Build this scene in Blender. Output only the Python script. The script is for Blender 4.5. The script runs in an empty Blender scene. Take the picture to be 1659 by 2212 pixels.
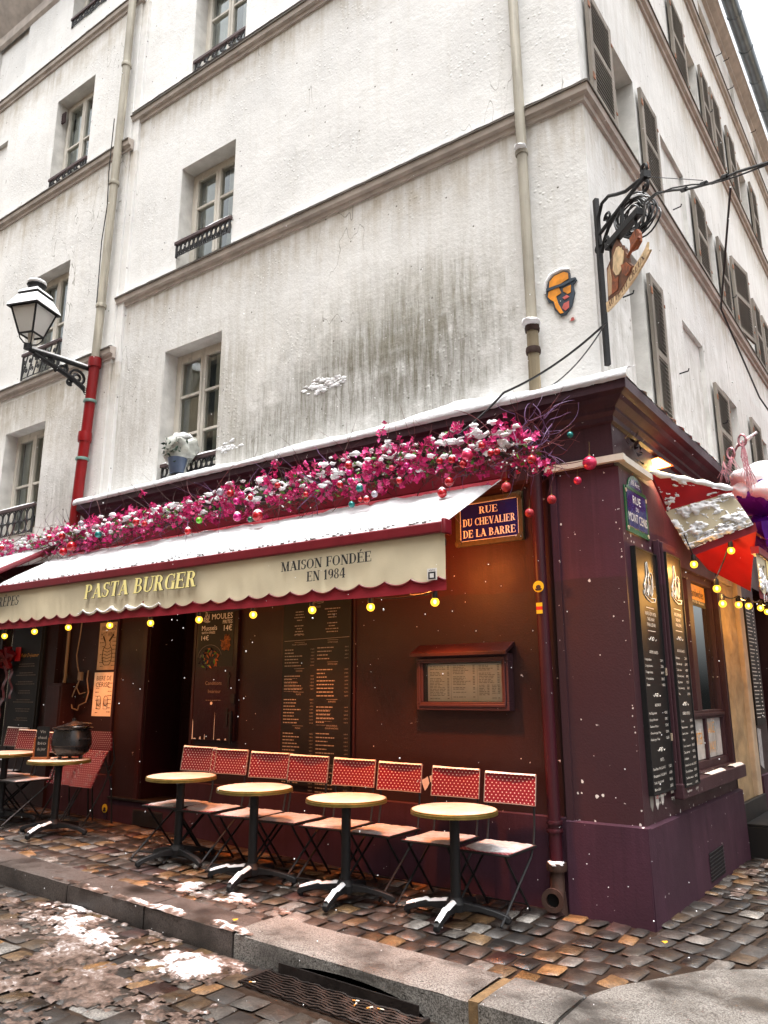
import bpy, math, random
from mathutils import Vector, Matrix, noise as mnoise
R = math.radians
C = bpy.context.scene.collection
SC = bpy.context.scene
random.seed(7)

# ---------------------------------------------------------------- camera, sky, sun, exposure
cd = bpy.data.cameras.new('camera'); cam = bpy.data.objects.new('camera', cd); C.objects.link(cam)
cam.location = (2.024, -6.144, 1.6)
cam.rotation_euler = (R(90 + 13.315), R(0.05), R(35.155))
cd.sensor_fit = 'VERTICAL'; cd.sensor_height = 36.0; cd.lens = 36.0 * 1660 / 2212
cd.clip_start = .05; cd.clip_end = 800
SC.camera = cam
SC.view_settings.view_transform = 'Standard'; SC.view_settings.look = 'None'
SC.view_settings.exposure = 1.55; SC.view_settings.gamma = 1
w = bpy.data.worlds.new('World'); SC.world = w; w.use_nodes = True
nt = w.node_tree; bg = nt.nodes['Background']
sky = nt.nodes.new('ShaderNodeTexSky'); sky.sky_type = 'NISHITA'; sky.sun_disc = False
sky.sun_elevation = R(78); sky.sun_rotation = R(150); sky.dust_density = 8; sky.air_density = 1.0; sky.ozone_density = 1.0
hs = nt.nodes.new('ShaderNodeHueSaturation'); hs.inputs['Saturation'].default_value = .10
nt.links.new(sky.outputs[0], hs.inputs['Color']); nt.links.new(hs.outputs[0], bg.inputs['Color'])
bg.inputs['Strength'].default_value = .15
sl = bpy.data.lights.new('sun', 'SUN'); sl.energy = .5; sl.angle = R(16); sl.color = (1, .985, .965)
sun = bpy.data.objects.new('sun', sl); C.objects.link(sun)
sd = Vector((math.sin(R(150)) * math.cos(R(78)), math.cos(R(150)) * math.cos(R(78)), math.sin(R(78))))
sun.rotation_euler = sd.to_track_quat('Z', 'Y').to_euler()

# ---------------------------------------------------------------- frames: (along, out, up) -> world
PHI = .02
def F(a, o, z): return (a, -o, z)                                        # front facade
def RF(a, o, z): return (math.cos(PHI)*o + math.sin(PHI)*a, -math.sin(PHI)*o + math.cos(PHI)*a, z)   # side facade
DA = .75
def DG(a, o, z): return (.05 + math.cos(DA)*a - math.sin(DA)*o, -math.sin(DA)*a - math.cos(DA)*o, z)  # plane of the hanging sign
def I(a, b, c): return (a, b, c)
def gz(x, y): return -.03 - .03*x                               # pavement height
def hexc(h):
    h = h.lstrip('#'); r = [int(h[i:i+2], 16)/255 for i in (0, 2, 4)]
    return tuple(c/12.92 if c <= .04045 else ((c+.055)/1.055)**2.4 for c in r)

# ---------------------------------------------------------------- materials
MATS = {}
def N(nt, t, **k):
    n = nt.nodes.new(t)
    for a, v in k.items():
        if a in n.inputs: n.inputs[a].default_value = v
        else: setattr(n, a, v)
    return n
def mat(name, col, rough=.6, var=.12, vs=6., bump=.0, bs=40., metal=0., spec=.5, emit=None, es=1., coat=0.):
    """principled, its base colour varied by a noise and its surface bumped by a finer one"""
    if name in MATS: return MATS[name]
    m = bpy.data.materials.new(name); m.use_nodes = True; nt = m.node_tree; b = nt.nodes['Principled BSDF']
    b.inputs['Roughness'].default_value = rough; b.inputs['Metallic'].default_value = metal
    b.inputs['Specular IOR Level'].default_value = spec; b.inputs['Coat Weight'].default_value = coat
    c = tuple(col) + (1,)
    b.inputs['Base Color'].default_value = c
    tc = N(nt, 'ShaderNodeTexCoord')
    if var:
        n = N(nt, 'ShaderNodeTexNoise', Scale=vs, Detail=6.); nt.links.new(tc.outputs['Object'], n.inputs['Vector'])
        mr = N(nt, 'ShaderNodeMapRange'); mr.inputs['From Min'].default_value = .3; mr.inputs['From Max'].default_value = .7
        mr.inputs['To Min'].default_value = 1-var; mr.inputs['To Max'].default_value = 1+var
        nt.links.new(n.outputs['Fac'], mr.inputs['Value'])
        v = N(nt, 'ShaderNodeVectorMath', operation='SCALE'); v.inputs[0].default_value = col
        nt.links.new(mr.outputs[0], v.inputs['Scale']); nt.links.new(v.outputs[0], b.inputs['Base Color'])
        mr2 = N(nt, 'ShaderNodeMapRange'); mr2.inputs['To Min'].default_value = max(.02, rough-.12); mr2.inputs['To Max'].default_value = min(1, rough+.12)
        nt.links.new(n.outputs['Fac'], mr2.inputs['Value']); nt.links.new(mr2.outputs[0], b.inputs['Roughness'])
    if bump:
        n2 = N(nt, 'ShaderNodeTexNoise', Scale=bs, Detail=5.); nt.links.new(tc.outputs['Object'], n2.inputs['Vector'])
        bp = N(nt, 'ShaderNodeBump'); bp.inputs['Strength'].default_value = bump; bp.inputs['Distance'].default_value = .01
        nt.links.new(n2.outputs['Fac'], bp.inputs['Height']); nt.links.new(bp.outputs[0], b.inputs['Normal'])
    if emit:
        b.inputs['Emission Color'].default_value = tuple(emit)+(1,); b.inputs['Emission Strength'].default_value = es
    MATS[name] = m; return m
def math_(nt, op, a, b=None, c=None):
    n = N(nt, 'ShaderNodeMath', operation=op)
    for i, x in enumerate((a, b, c)):
        if x is None: continue
        if isinstance(x, (int, float)): n.inputs[i].default_value = x
        else: nt.links.new(x, n.inputs[i])
    return n.outputs[0]
def ramp(nt, x, lo, hi, a=0., b=1.):
    n = N(nt, 'ShaderNodeMapRange', interpolation_type='SMOOTHSTEP'); n.clamp = True
    n.inputs['From Min'].default_value = lo; n.inputs['From Max'].default_value = hi
    n.inputs['To Min'].default_value = a; n.inputs['To Max'].default_value = b
    nt.links.new(x, n.inputs['Value']); return n.outputs[0]
def mixc(nt, f, a, b):
    n = N(nt, 'ShaderNodeMix', data_type='RGBA')
    if isinstance(f, (int, float)): n.inputs[0].default_value = f
    else: nt.links.new(f, n.inputs[0])
    for i, x in ((6, a), (7, b)):
        if isinstance(x, tuple): n.inputs[i].default_value = x[:3]+(1,)
        else: nt.links.new(x, n.inputs[i])
    return n.outputs[2]
def noise(nt, vec, scale, detail=5., sx=1, sy=1, sz=1, rough=.55, off=0):
    mp = N(nt, 'ShaderNodeMapping'); mp.inputs['Scale'].default_value = (sx, sy, sz); mp.inputs['Location'].default_value = (off, off, off)
    nt.links.new(vec, mp.inputs['Vector'])
    n = N(nt, 'ShaderNodeTexNoise', Scale=scale, Detail=detail, Roughness=rough); nt.links.new(mp.outputs[0], n.inputs['Vector'])
    return n.outputs['Fac']

def plaster(name, strings, grime, base):
    """old limewashed render: bumps, rain streaks below each string course, soot and lichen patches with shapes of their own"""
    m = bpy.data.materials.new(name); m.use_nodes = True; nt = m.node_tree; b = nt.nodes['Principled BSDF']
    b.inputs['Roughness'].default_value = .9; b.inputs['Specular IOR Level'].default_value = .2
    g = N(nt, 'ShaderNodeNewGeometry'); P = g.outputs['Position']
    s = N(nt, 'ShaderNodeSeparateXYZ'); nt.links.new(P, s.inputs[0]); x, y, z = s.outputs
    big = noise(nt, P, .9, 6); mid = noise(nt, P, 4., 8, rough=.65); fine = noise(nt, P, 30, 6)
    stre = noise(nt, P, 1., 7, 9, 9, .55, .7, 3); stre2 = noise(nt, P, 1., 8, 17, 17, 1.5, .75, 9)
    col = mixc(nt, ramp(nt, big, .35, .7), base, tuple(c*.86 for c in base))
    col = mixc(nt, math_(nt, 'MULTIPLY', ramp(nt, stre, .45, .8), .22), col, hexc('#b9b2a2'))
    col = mixc(nt, math_(nt, 'MULTIPLY', ramp(nt, mid, .55, .8), .25), col, hexc('#a9a598'))
    for zs in strings:                                                   # run-off under each ledge
        d = math_(nt, 'SUBTRACT', zs, z)
        k = math_(nt, 'MULTIPLY', ramp(nt, d, 0, .02), ramp(nt, d, .03, .8, 1, 0))
        k2 = math_(nt, 'MULTIPLY', k, math_(nt, 'ADD', math_(nt, 'MULTIPLY', ramp(nt, stre, .35, .7), .6), math_(nt, 'MULTIPLY', ramp(nt, mid, .35, .7), .5)))
        col = mixc(nt, math_(nt, 'MULTIPLY', k2, .75), col, hexc('#a3957c'))
    for (gx, gz_, rx, rz, amt, ch) in grime:
        dx = math_(nt, 'DIVIDE', math_(nt, 'SUBTRACT', x, gx), rx); dz = math_(nt, 'DIVIDE', math_(nt, 'SUBTRACT', z, gz_), rz)
        rr = math_(nt, 'SQRT', math_(nt, 'ADD', math_(nt, 'MULTIPLY', dx, dx), math_(nt, 'MULTIPLY', dz, dz)))
        rr = math_(nt, 'ADD', rr, math_(nt, 'MULTIPLY', math_(nt, 'SUBTRACT', mid, .5), 1.6))
        k = ramp(nt, rr, 1.05, .25)
        k = math_(nt, 'MULTIPLY', k, math_(nt, 'ADD', math_(nt, 'MULTIPLY', ramp(nt, stre2, .40, .72), .6), math_(nt, 'ADD', math_(nt, 'MULTIPLY', ramp(nt, stre, .3, .75), .35), math_(nt, 'MULTIPLY', ramp(nt, mid, .3, .62), .4))))
        col = mixc(nt, math_(nt, 'MULTIPLY', k, amt), col, hexc(ch))
    sp = N(nt, 'ShaderNodeTexVoronoi', Scale=5.5); nt.links.new(P, sp.inputs['Vector'])
    col = mixc(nt, ramp(nt, sp.outputs['Distance'], .075, .035), col, hexc('#5d5a52'))
    cr = noise(nt, P, 1.3, 3, 1.6, 1.6, .45, .5, 14)
    col = mixc(nt, math_(nt, 'MULTIPLY', ramp(nt, math_(nt, 'ABSOLUTE', math_(nt, 'SUBTRACT', cr, .5)), .003, .001), math_(nt, 'MULTIPLY', ramp(nt, noise(nt, P, .8, 2, off=31), .56, .62), .6)), col, hexc('#6d685e'))
    nt.links.new(col, b.inputs['Base Color'])
    blob = N(nt, 'ShaderNodeTexVoronoi', Scale=16.); nt.links.new(P, blob.inputs['Vector'])
    bl = math_(nt, 'MULTIPLY', ramp(nt, blob.outputs['Distance'], .32, .1), ramp(nt, big, .5, .62))
    h = math_(nt, 'ADD', math_(nt, 'ADD', math_(nt, 'MULTIPLY', mid, 1.1), math_(nt, 'MULTIPLY', fine, .35)), math_(nt, 'MULTIPLY', bl, .35))
    bp = N(nt, 'ShaderNodeBump'); bp.inputs['Strength'].default_value = .36; bp.inputs['Distance'].default_value = .03
    nt.links.new(h, bp.inputs['Height']); nt.links.new(bp.outputs[0], b.inputs['Normal'])
    MATS[name] = m; return m

def painted(name, base, chips=.0, rough=.42, streak=.25, patch=None):
    """oil paint over old render: brush streaks, chalky scuffs and white flakes where the paint has come off"""
    m = bpy.data.materials.new(name); m.use_nodes = True; nt = m.node_tree; b = nt.nodes['Principled BSDF']
    P = N(nt, 'ShaderNodeNewGeometry').outputs['Position']
    big = noise(nt, P, 1.7, 6); st = noise(nt, P, 1., 6, 14, 14, .8); fine = noise(nt, P, 60, 4)
    col = mixc(nt, ramp(nt, big, .3, .7), base, tuple(c*.72 for c in base))
    col = mixc(nt, math_(nt, 'MULTIPLY', ramp(nt, st, .5, .8), streak), col, tuple(min(1, c*1.9+.012) for c in base))
    st3 = noise(nt, P, 1., 8, 9, 9, .5, .75, 21); col = mixc(nt, math_(nt, 'MULTIPLY', ramp(nt, st3, .5, .72), .75), col, tuple(c*.42 for c in base))
    if patch:                                                            # a lower part once repainted in a browner tint
        s = N(nt, 'ShaderNodeSeparateXYZ'); nt.links.new(P, s.inputs[0])
        col = mixc(nt, math_(nt, 'MULTIPLY', ramp(nt, math_(nt, 'ADD', s.outputs[2], math_(nt, 'MULTIPLY', big, .12)), patch[0]+.05, patch[0]+.07, 1, 0), .85), col, patch[1])
    if chips:
        v = N(nt, 'ShaderNodeTexNoise', Scale=5.5, Detail=9., Roughness=.72); nt.links.new(P, v.inputs['Vector'])
        k = ramp(nt, v.outputs['Fac'], .735-chips*.04, .742-chips*.04)
        v2 = noise(nt, P, 17, 3, off=5); k2 = ramp(nt, v2, .755-chips*.04, .762-chips*.04)
        col = mixc(nt, math_(nt, 'MAXIMUM', k, k2), col, hexc('#cfc6c4'))
    nt.links.new(col, b.inputs['Base Color'])
    nt.links.new(ramp(nt, big, .2, .8, rough-.1, rough+.14), b.inputs['Roughness'])
    b.inputs['Specular IOR Level'].default_value = .3
    bp = N(nt, 'ShaderNodeBump'); bp.inputs['Strength'].default_value = .25; bp.inputs['Distance'].default_value = .008
    nt.links.new(math_(nt, 'ADD', fine, math_(nt, 'MULTIPLY', big, 1.5)), bp.inputs['Height']); nt.links.new(bp.outputs[0], b.inputs['Normal'])
    MATS[name] = m; return m

def woven(name, axes):
    """red plaited chair cane with a staggered grid of white dots"""
    m = bpy.data.materials.new(name); m.use_nodes = True; nt = m.node_tree; b = nt.nodes['Principled BSDF']
    tc = N(nt, 'ShaderNodeTexCoord'); s = N(nt, 'ShaderNodeSeparateXYZ'); nt.links.new(tc.outputs['Object'], s.inputs[0])
    u = math_(nt, 'DIVIDE', s.outputs[axes[0]], .036); v = math_(nt, 'DIVIDE', s.outputs[axes[1]], .023)
    row = math_(nt, 'FLOOR', v)
    u = math_(nt, 'ADD', u, math_(nt, 'MULTIPLY', math_(nt, 'FLOORED_MODULO', row, 2.), .5))
    fu = math_(nt, 'SUBTRACT', math_(nt, 'FRACT', u), .5); fv = math_(nt, 'MULTIPLY', math_(nt, 'SUBTRACT', math_(nt, 'FRACT', v), .5), .75)
    d = math_(nt, 'SQRT', math_(nt, 'ADD', math_(nt, 'MULTIPLY', fu, fu), math_(nt, 'MULTIPLY', fv, fv)))
    k = ramp(nt, d, .175, .14)
    rib = math_(nt, 'SINE', math_(nt, 'MULTIPLY', s.outputs[axes[1]], 620.))
    col = mixc(nt, ramp(nt, rib, -1, 1), hexc('#8a0b28'), hexc('#64061c'))
    col = mixc(nt, k, col, hexc('#d8cfc4'))
    nt.links.new(col, b.inputs['Base Color']); b.inputs['Roughness'].default_value = .42
    MATS[name] = m; return m

def stone_mat(name, rough=.3):
    """sett stones: own colour per stone (the attribute), grain, wet sheen in patches"""
    m = bpy.data.materials.new(name); m.use_nodes = True; nt = m.node_tree; b = nt.nodes['Principled BSDF']
    at = N(nt, 'ShaderNodeAttribute', attribute_name='stone')
    P = N(nt, 'ShaderNodeNewGeometry').outputs['Position']
    g = noise(nt, P, 90, 6); l = noise(nt, P, 9, 6); wet = noise(nt, P, 1.6, 5)
    v = N(nt, 'ShaderNodeVectorMath', operation='SCALE'); nt.links.new(at.outputs['Color'], v.inputs[0])
    nt.links.new(math_(nt, 'MULTIPLY', ramp(nt, g, .25, .75, .3, .95), ramp(nt, l, .3, .7, .5, 1.3)), v.inputs['Scale'])
    nt.links.new(v.outputs[0], b.inputs['Base Color'])
    nt.links.new(ramp(nt, wet, .35, .65, rough-.12, rough+.25), b.inputs['Roughness'])
    bp = N(nt, 'ShaderNodeBump'); bp.inputs['Strength'].default_value = .5; bp.inputs['Distance'].default_value = .008
    nt.links.new(math_(nt, 'ADD', g, math_(nt, 'MULTIPLY', l, 1.5)), bp.inputs['Height']); nt.links.new(bp.outputs[0], b.inputs['Normal'])
    MATS[name] = m; return m

def granite(name, a, b_, c):
    m = bpy.data.materials.new(name); m.use_nodes = True; nt = m.node_tree; b = nt.nodes['Principled BSDF']
    P = N(nt, 'ShaderNodeNewGeometry').outputs['Position']
    g = noise(nt, P, 110, 3, rough=.7); l = noise(nt, P, 2.2, 7); g2 = noise(nt, P, 60, 4, off=7)
    col = mixc(nt, ramp(nt, g, .42, .58), a, b_); col = mixc(nt, ramp(nt, g2, .6, .68), col, c)
    col = mixc(nt, ramp(nt, l, .42, .7), col, tuple(x*.4 for x in a))
    nt.links.new(col, b.inputs['Base Color']); nt.links.new(ramp(nt, l, .35, .65, .6, .28), b.inputs['Roughness'])
    bp = N(nt, 'ShaderNodeBump'); bp.inputs['Strength'].default_value = .5; bp.inputs['Distance'].default_value = .006
    nt.links.new(math_(nt, 'ADD', g, l), bp.inputs['Height']); nt.links.new(bp.outputs[0], b.inputs['Normal'])
    MATS[name] = m; return m

def slush_mat():
    m = bpy.data.materials.new('slush'); m.use_nodes = True; nt = m.node_tree; b = nt.nodes['Principled BSDF']
    P = N(nt, 'ShaderNodeNewGeometry').outputs['Position']
    s = N(nt, 'ShaderNodeSeparateXYZ'); nt.links.new(P, s.inputs[0])
    at = N(nt, 'ShaderNodeAttribute', attribute_name='dirt')
    n1 = noise(nt, P, 7, 8, rough=.7); n2 = noise(nt, P, 40, 4)
    k = math_(nt, 'ADD', at.outputs['Fac'], math_(nt, 'ADD', math_(nt, 'MULTIPLY', math_(nt, 'SUBTRACT', n1, .5), 2.2), math_(nt, 'MULTIPLY', math_(nt, 'SUBTRACT', n2, .5), .8)))
    col = mixc(nt, ramp(nt, k, .2, .8), (.80, .80, .82), hexc('#6f5d54')); col = mixc(nt, ramp(nt, k, .75, 1.2), col, hexc('#352b26'))
    nt.links.new(col, b.inputs['Base Color']); b.inputs['Roughness'].default_value = .45
    bp = N(nt, 'ShaderNodeBump'); bp.inputs['Strength'].default_value = .7; bp.inputs['Distance'].default_value = .015
    nt.links.new(math_(nt, 'ADD', n1, math_(nt, 'MULTIPLY', n2, .5)), bp.inputs['Height']); nt.links.new(bp.outputs[0], b.inputs['Normal'])
    MATS['slush'] = m; return m

def frosted(name):
    m = bpy.data.materials.new(name); m.use_nodes = True; nt = m.node_tree; nt.nodes.remove(nt.nodes['Principled BSDF']); out = nt.nodes['Material Output']
    d = N(nt, 'ShaderNodeBsdfDiffuse'); d.inputs[0].default_value = (.8, .8, .78, 1); t = N(nt, 'ShaderNodeBsdfTranslucent'); t.inputs[0].default_value = (.85, .85, .83, 1); g = N(nt, 'ShaderNodeBsdfGlossy'); g.inputs['Roughness'].default_value = .25
    a = N(nt, 'ShaderNodeMixShader'); a.inputs[0].default_value = .55; b = N(nt, 'ShaderNodeMixShader'); b.inputs[0].default_value = .12
    nt.links.new(d.outputs[0], a.inputs[1]); nt.links.new(t.outputs[0], a.inputs[2]); nt.links.new(a.outputs[0], b.inputs[1]); nt.links.new(g.outputs[0], b.inputs[2]); nt.links.new(b.outputs[0], out.inputs['Surface']); MATS[name] = m
def lit_glass(name):
    m = bpy.data.materials.new(name); m.use_nodes = True; nt = m.node_tree; nt.nodes.remove(nt.nodes['Principled BSDF']); out = nt.nodes['Material Output']
    e = N(nt, 'ShaderNodeEmission'); e.inputs[0].default_value = (1, .50, .04, 1); e.inputs[1].default_value = 1.3; t = N(nt, 'ShaderNodeBsdfTransparent'); t.inputs[0].default_value = (1, .8, .3, 1)
    a = N(nt, 'ShaderNodeMixShader'); a.inputs[0].default_value = .45; nt.links.new(e.outputs[0], a.inputs[1]); nt.links.new(t.outputs[0], a.inputs[2]); nt.links.new(a.outputs[0], out.inputs['Surface']); MATS[name] = m
def glass_mat(name, tint, clear):
    """window pane: partly clear, reflecting more at a glancing angle"""
    m = bpy.data.materials.new(name); m.use_nodes = True; nt = m.node_tree
    nt.nodes.remove(nt.nodes['Principled BSDF']); out = nt.nodes['Material Output']
    gl = N(nt, 'ShaderNodeBsdfGlossy'); gl.inputs['Roughness'].default_value = .04; gl.inputs['Color'].default_value = (.8, .85, .85, 1)
    tr = N(nt, 'ShaderNodeBsdfTransparent'); tr.inputs['Color'].default_value = tint+(1,)
    lw = N(nt, 'ShaderNodeFresnel'); lw.inputs['IOR'].default_value = 1.5
    mx = N(nt, 'ShaderNodeMixShader'); f = math_(nt, 'ADD', lw.outputs[0], clear)
    nt.links.new(f, mx.inputs[0]); nt.links.new(tr.outputs[0], mx.inputs[1]); nt.links.new(gl.outputs[0], mx.inputs[2])
    nt.links.new(mx.outputs[0], out.inputs['Surface'])
    MATS[name] = m; return m

plaster('plaster_corner', (7.05, 10.2), ((-2.6, 4.9, 1.9, .85, 1., '#4b4a40'), (-1.7, 4.9, 1.2, 1.2, .85, '#5f5d52'), (-3.9, 4.5, 1.1, .6, .85, '#615f54'), (-2.2, 5.5, 1.6, .8, .6, '#6c6856'), (-4.7, 5.0, .7, 1.2, .5, '#7a7460'), (-5.2, 5.6, 2.2, 1.4, .34, '#8b8474'), (-1.2, 6.0, 1.6, 1.0, .25, '#8a8578'), (-6.6, 5.2, .7, 1.6, .4, '#827b6b'), (-3.2, 5.4, 4.8, 2.0, .16, '#b5ab90')), (.80, .80, .785))
plaster('plaster_side', (7.05, 10.15, 12.65), ((0, 5.0, 9, 1.6, .6, '#8d897c'), (0, 8, 6, 2.6, .35, '#9a978b'), (0, 11, 6, 2, .3, '#9a978b')), (.80, .80, .785))
plaster('plaster_left', (6.2, 9.66, 12.45), ((-8.0, 5.6, 1.2, .9, .5, '#8b7a55'), (-8.0, 4.3, .8, .8, .6, '#6a675b'), (-9.6, 5.9, 1.2, .5, .4, '#8d8167')), (.80, .795, .775))
for n, c, k in (('reveal', (.62, .61, .58), .16), ('ledge', hexc('#b3a9a0'), .2), ('ledge_cap', hexc('#5a544c'), .25)):
    mat(n, c, .85, k, 5., .3, 30)
painted('burgundy', hexc('#361a1c'), .5, .42)
painted('burgundy_front', hexc('#381617'), .35, .46, patch=(2.47, hexc('#29191a')))
painted('burgundy_corner', hexc('#4c2a38'), .75, .5, .3, patch=(2.52, hexc('#3a2428')))
painted('burgundy_dark', hexc('#240d11'), .3, .35)
painted('burgundy_plinth', hexc('#3e2231'), .45, .7, .25)
painted('frieze', hexc('#3c212b'), .6, .5)
painted('pipe_burgundy', hexc('#421620'), .6, .4)
painted('pipe_cream', hexc('#a8a293'), .0, .5, .5)
painted('pipe_red', hexc('#8a1519'), .02, .4, .05)
painted('pipe_stained', hexc('#8d8068'), .0, .6, .6); painted('pipe_rust', hexc('#3f2c25'), .1, .7, .4)
painted('shutter_grey', hexc('#8d857b'), .05, .8, .5)
painted('shutter_back', hexc('#857d73'), .0, .8, .3)
painted('wood_white', hexc('#d8d2c6'), .0, .5, .2)
woven('cane_seat', (0, 1)); woven('cane_back', (0, 2))
stone_mat('setts', .38); stone_mat('road_setts', .38)
granite('kerb_granite', hexc('#56534f'), hexc('#8a8782'), hexc('#262422')); granite('kerb_dark', hexc('#3f3a37'), hexc('#5c5450'), hexc('#201d1b'))
slush_mat()
glass_mat('pane', (.85, .9, .9), .14); glass_mat('pane_shop', (.8, .78, .75), .42); glass_mat('case_glass', (.95, .95, .95), .03)
mat('snow', (.88, .885, .90), .75, .03, 5, .5, 55, spec=.3)
mat('snow_wet', (.66, .67, .69), .6, .06, 4, .7, 45, spec=.35)
mat('snow_thin', (.39, .385, .39), .7, .2, 18, .6, 70, spec=.3)
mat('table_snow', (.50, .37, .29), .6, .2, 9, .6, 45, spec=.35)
mat('joint_mortar', hexc('#6f593c'), .8, .3, 25, .5, 40)
mat('mortar', hexc('#2c221b'), .4, .3, 20, .4, 60)
mat('iron', (.010, .010, .011), .55, .2, 20, .2, 60, spec=.3)
mat('iron_rail', (.02, .02, .022), .5, .2, 20)
mat('rail_wood', hexc('#4b3a3a'), .6, .2, 10)
mat('void', (.006, .006, .007), .9, 0)
mat('room', (.10, .105, .10), .9, .2, 2)
mat('curtain', (.8, .82, .78), .9, .1, 8)
mat('canvas_cream', hexc('#cfc3a6'), .8, .14, 1.6, .15, 200)
mat('canvas_red', hexc('#8e0f22'), .7, .15, 4, .15, 200)
mat('canvas_red_bright', hexc('#b3101c'), .6, .15, 4, .15, 200)
mat('bar_red', hexc('#6e0c1c'), .4, .15, 6)
mat('ink', (.012, .012, .014), .6, 0)
mat('letter_gold', hexc('#fff0a0'), .5, .04, 5)
mat('letter_white', hexc('#e9e4da'), .6, 0)
mat('enamel_navy', hexc('#141c60'), .25, .06, 5, coat=.15)
mat('enamel_green', hexc('#1f5b37'), .25, .1, 8)
mat('bronze', hexc('#4a4128'), .5, .25, 30, .3, 60, metal=.3)
mat('brass', hexc('#7d6a34'), .4, .2, 20, metal=.6)
mat('table_wood', hexc('#a8885a'), .5, .2, 10)
mat('board_black', (.010, .0095, .0095), .5, .06, 3, spec=.3)
mat('reflection_white', hexc('#c9c9c6'), .25, .3, 5)  # pale colour imitating light reflected in the lower shop panes
mat('paper', hexc('#efeae2'), .7, .08, 10, .2, 20)
mat('paper_tan', hexc('#c8ae8f'), .5, .15, 10, .3, 14)
mat('sketch', hexc('#40322a'), .8, 0)
mat('chalk', hexc('#8f877e'), .9, 0); mat('chalk_dim', hexc('#6f6660'), .9, 0)
mat('print_grey', hexc('#8f8a84'), .8, 0); mat('print_dark', hexc('#8c8378'), .8, 0)
mat('gilt', hexc('#e0a23c'), .4, .1, 10)
mat('limestone', hexc('#a8916f'), .85, .3, 5., .9, 14)
mat('limestone_pale', hexc('#b9a58c'), .85, .2, 5., .5, 14)
mat('zinc', hexc('#7d868c'), .4, .15, 4, metal=.6)
mat('rust', hexc('#8a5a3c'), .8, .4, 30)
mat('plug_white', hexc('#8d7c6a'), .5, .1, 10)
mat('cable_black', (.012, .012, .013), .45, .1, 10)
mat('trunking', hexc('#cfc9bd'), .5, .1, 8)
frosted('lamp_glass')
mat('cauldron_black', (.01, .01, .011), .28, .2, 12)
mat('wood_orange', hexc('#8a4a22'), .5, .2, 12)
mat('marble', hexc('#cfcfcf'), .2, .25, 6)
lit_glass('bulb_glow')
mat('filament_glow', (1, .8, .4), .3, 0, emit=(1, .74, .30), es=9.)
mat('flood_glow', (1, .8, .4), .3, 0, emit=(1, .72, .25), es=6.)
mat('heat_glow', (1, .3, .05), .3, 0, emit=(1, .30, .05), es=4.)
for n, c, rg in (('red', '#b00d1c', .12), ('glitter', '#a30f1e', .4), ('pink', '#d62a58', .3), ('magenta', '#c31673', .15), ('teal', '#0f6f6c', .2), ('silver', '#a9a0ac', .15), ('green', '#0c5a3c', .2), ('lime', '#62b81e', .2)):
    mat('bauble_'+n, hexc(c), rg, .05, 10, .5 if n == 'glitter' else 0, 300, metal=.35, coat=.5)
for n, c in (('a', '#d21f74'), ('b', '#e65a9c'), ('c', '#b0145a')): mat('petal_'+n, hexc(c), .6, .2, 40)
mat('leaf_green', hexc('#4b7a24'), .5, .3, 30); mat('needles', hexc('#17301f'), .7, .3, 30)
mat('twig_red', hexc('#5c1c22'), .6, .3, 30); mat('twig_brown', hexc('#4a3530'), .7, .3, 30); mat('twig_violet', hexc('#6a4a72'), .6, .3, 30)
mat('foil_purple', hexc('#5a1a94'), .25, .4, 5, .6, 6, metal=.3); mat('foil_pink', hexc('#9c6a70'), .3, .3, 20, metal=.5); mat('orange_cloth', hexc('#e0701a'), .5, .2, 8)
mat('plastic_wrap', hexc('#a9aba3'), .15, .35, 9, .9, 14, coat=.6); mat('pot_blue', hexc('#485469'), .4, .2, 8)
mat('clamp_green', hexc('#6f8f86'), .5, .1, 8)
mat('ribbon_red', hexc('#6c0b16'), .35, .3, 10, .5, 15)
mat('art_orange', hexc('#d98a1e'), .5, .35, 9); mat('art_gold', hexc('#d8a636'), .5, .3, 14); mat('art_slate', hexc('#2d3b48'), .5, .1, 10); mat('art_pink', hexc('#c8605a'), .5, .3, 14)
mat('sign_tan', hexc('#b99a77'), .6, .25, 12); mat('sign_brown', hexc('#684026'), .6, .4, 16); mat('sign_rust', hexc('#8a4a26'), .6, .5, 30); mat('sign_pale', hexc('#d8bd94'), .6, .3, 16)
mat('sticker_yellow', hexc('#d8bf2a'), .4, .05, 8); mat('sticker_red', hexc('#c01a22'), .4, 0); mat('sticker_white', hexc('#d8d4d0'), .5, 0)
mat('fries', hexc('#8a4e1c'), .6, .5, 40); mat('mussel', (.02, .022, .03), .2, .4, 30)
mat('cigarette', hexc('#d9d0c0'), .8, 0); mat('cig_filter', hexc('#c8863a'), .8, 0)
mat('yellow_leaf', hexc('#d8a52a'), .7, .2, 20)
mat('grate', hexc('#2c2624'), .45, .3, 20, .3, 40, metal=.4)

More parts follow.
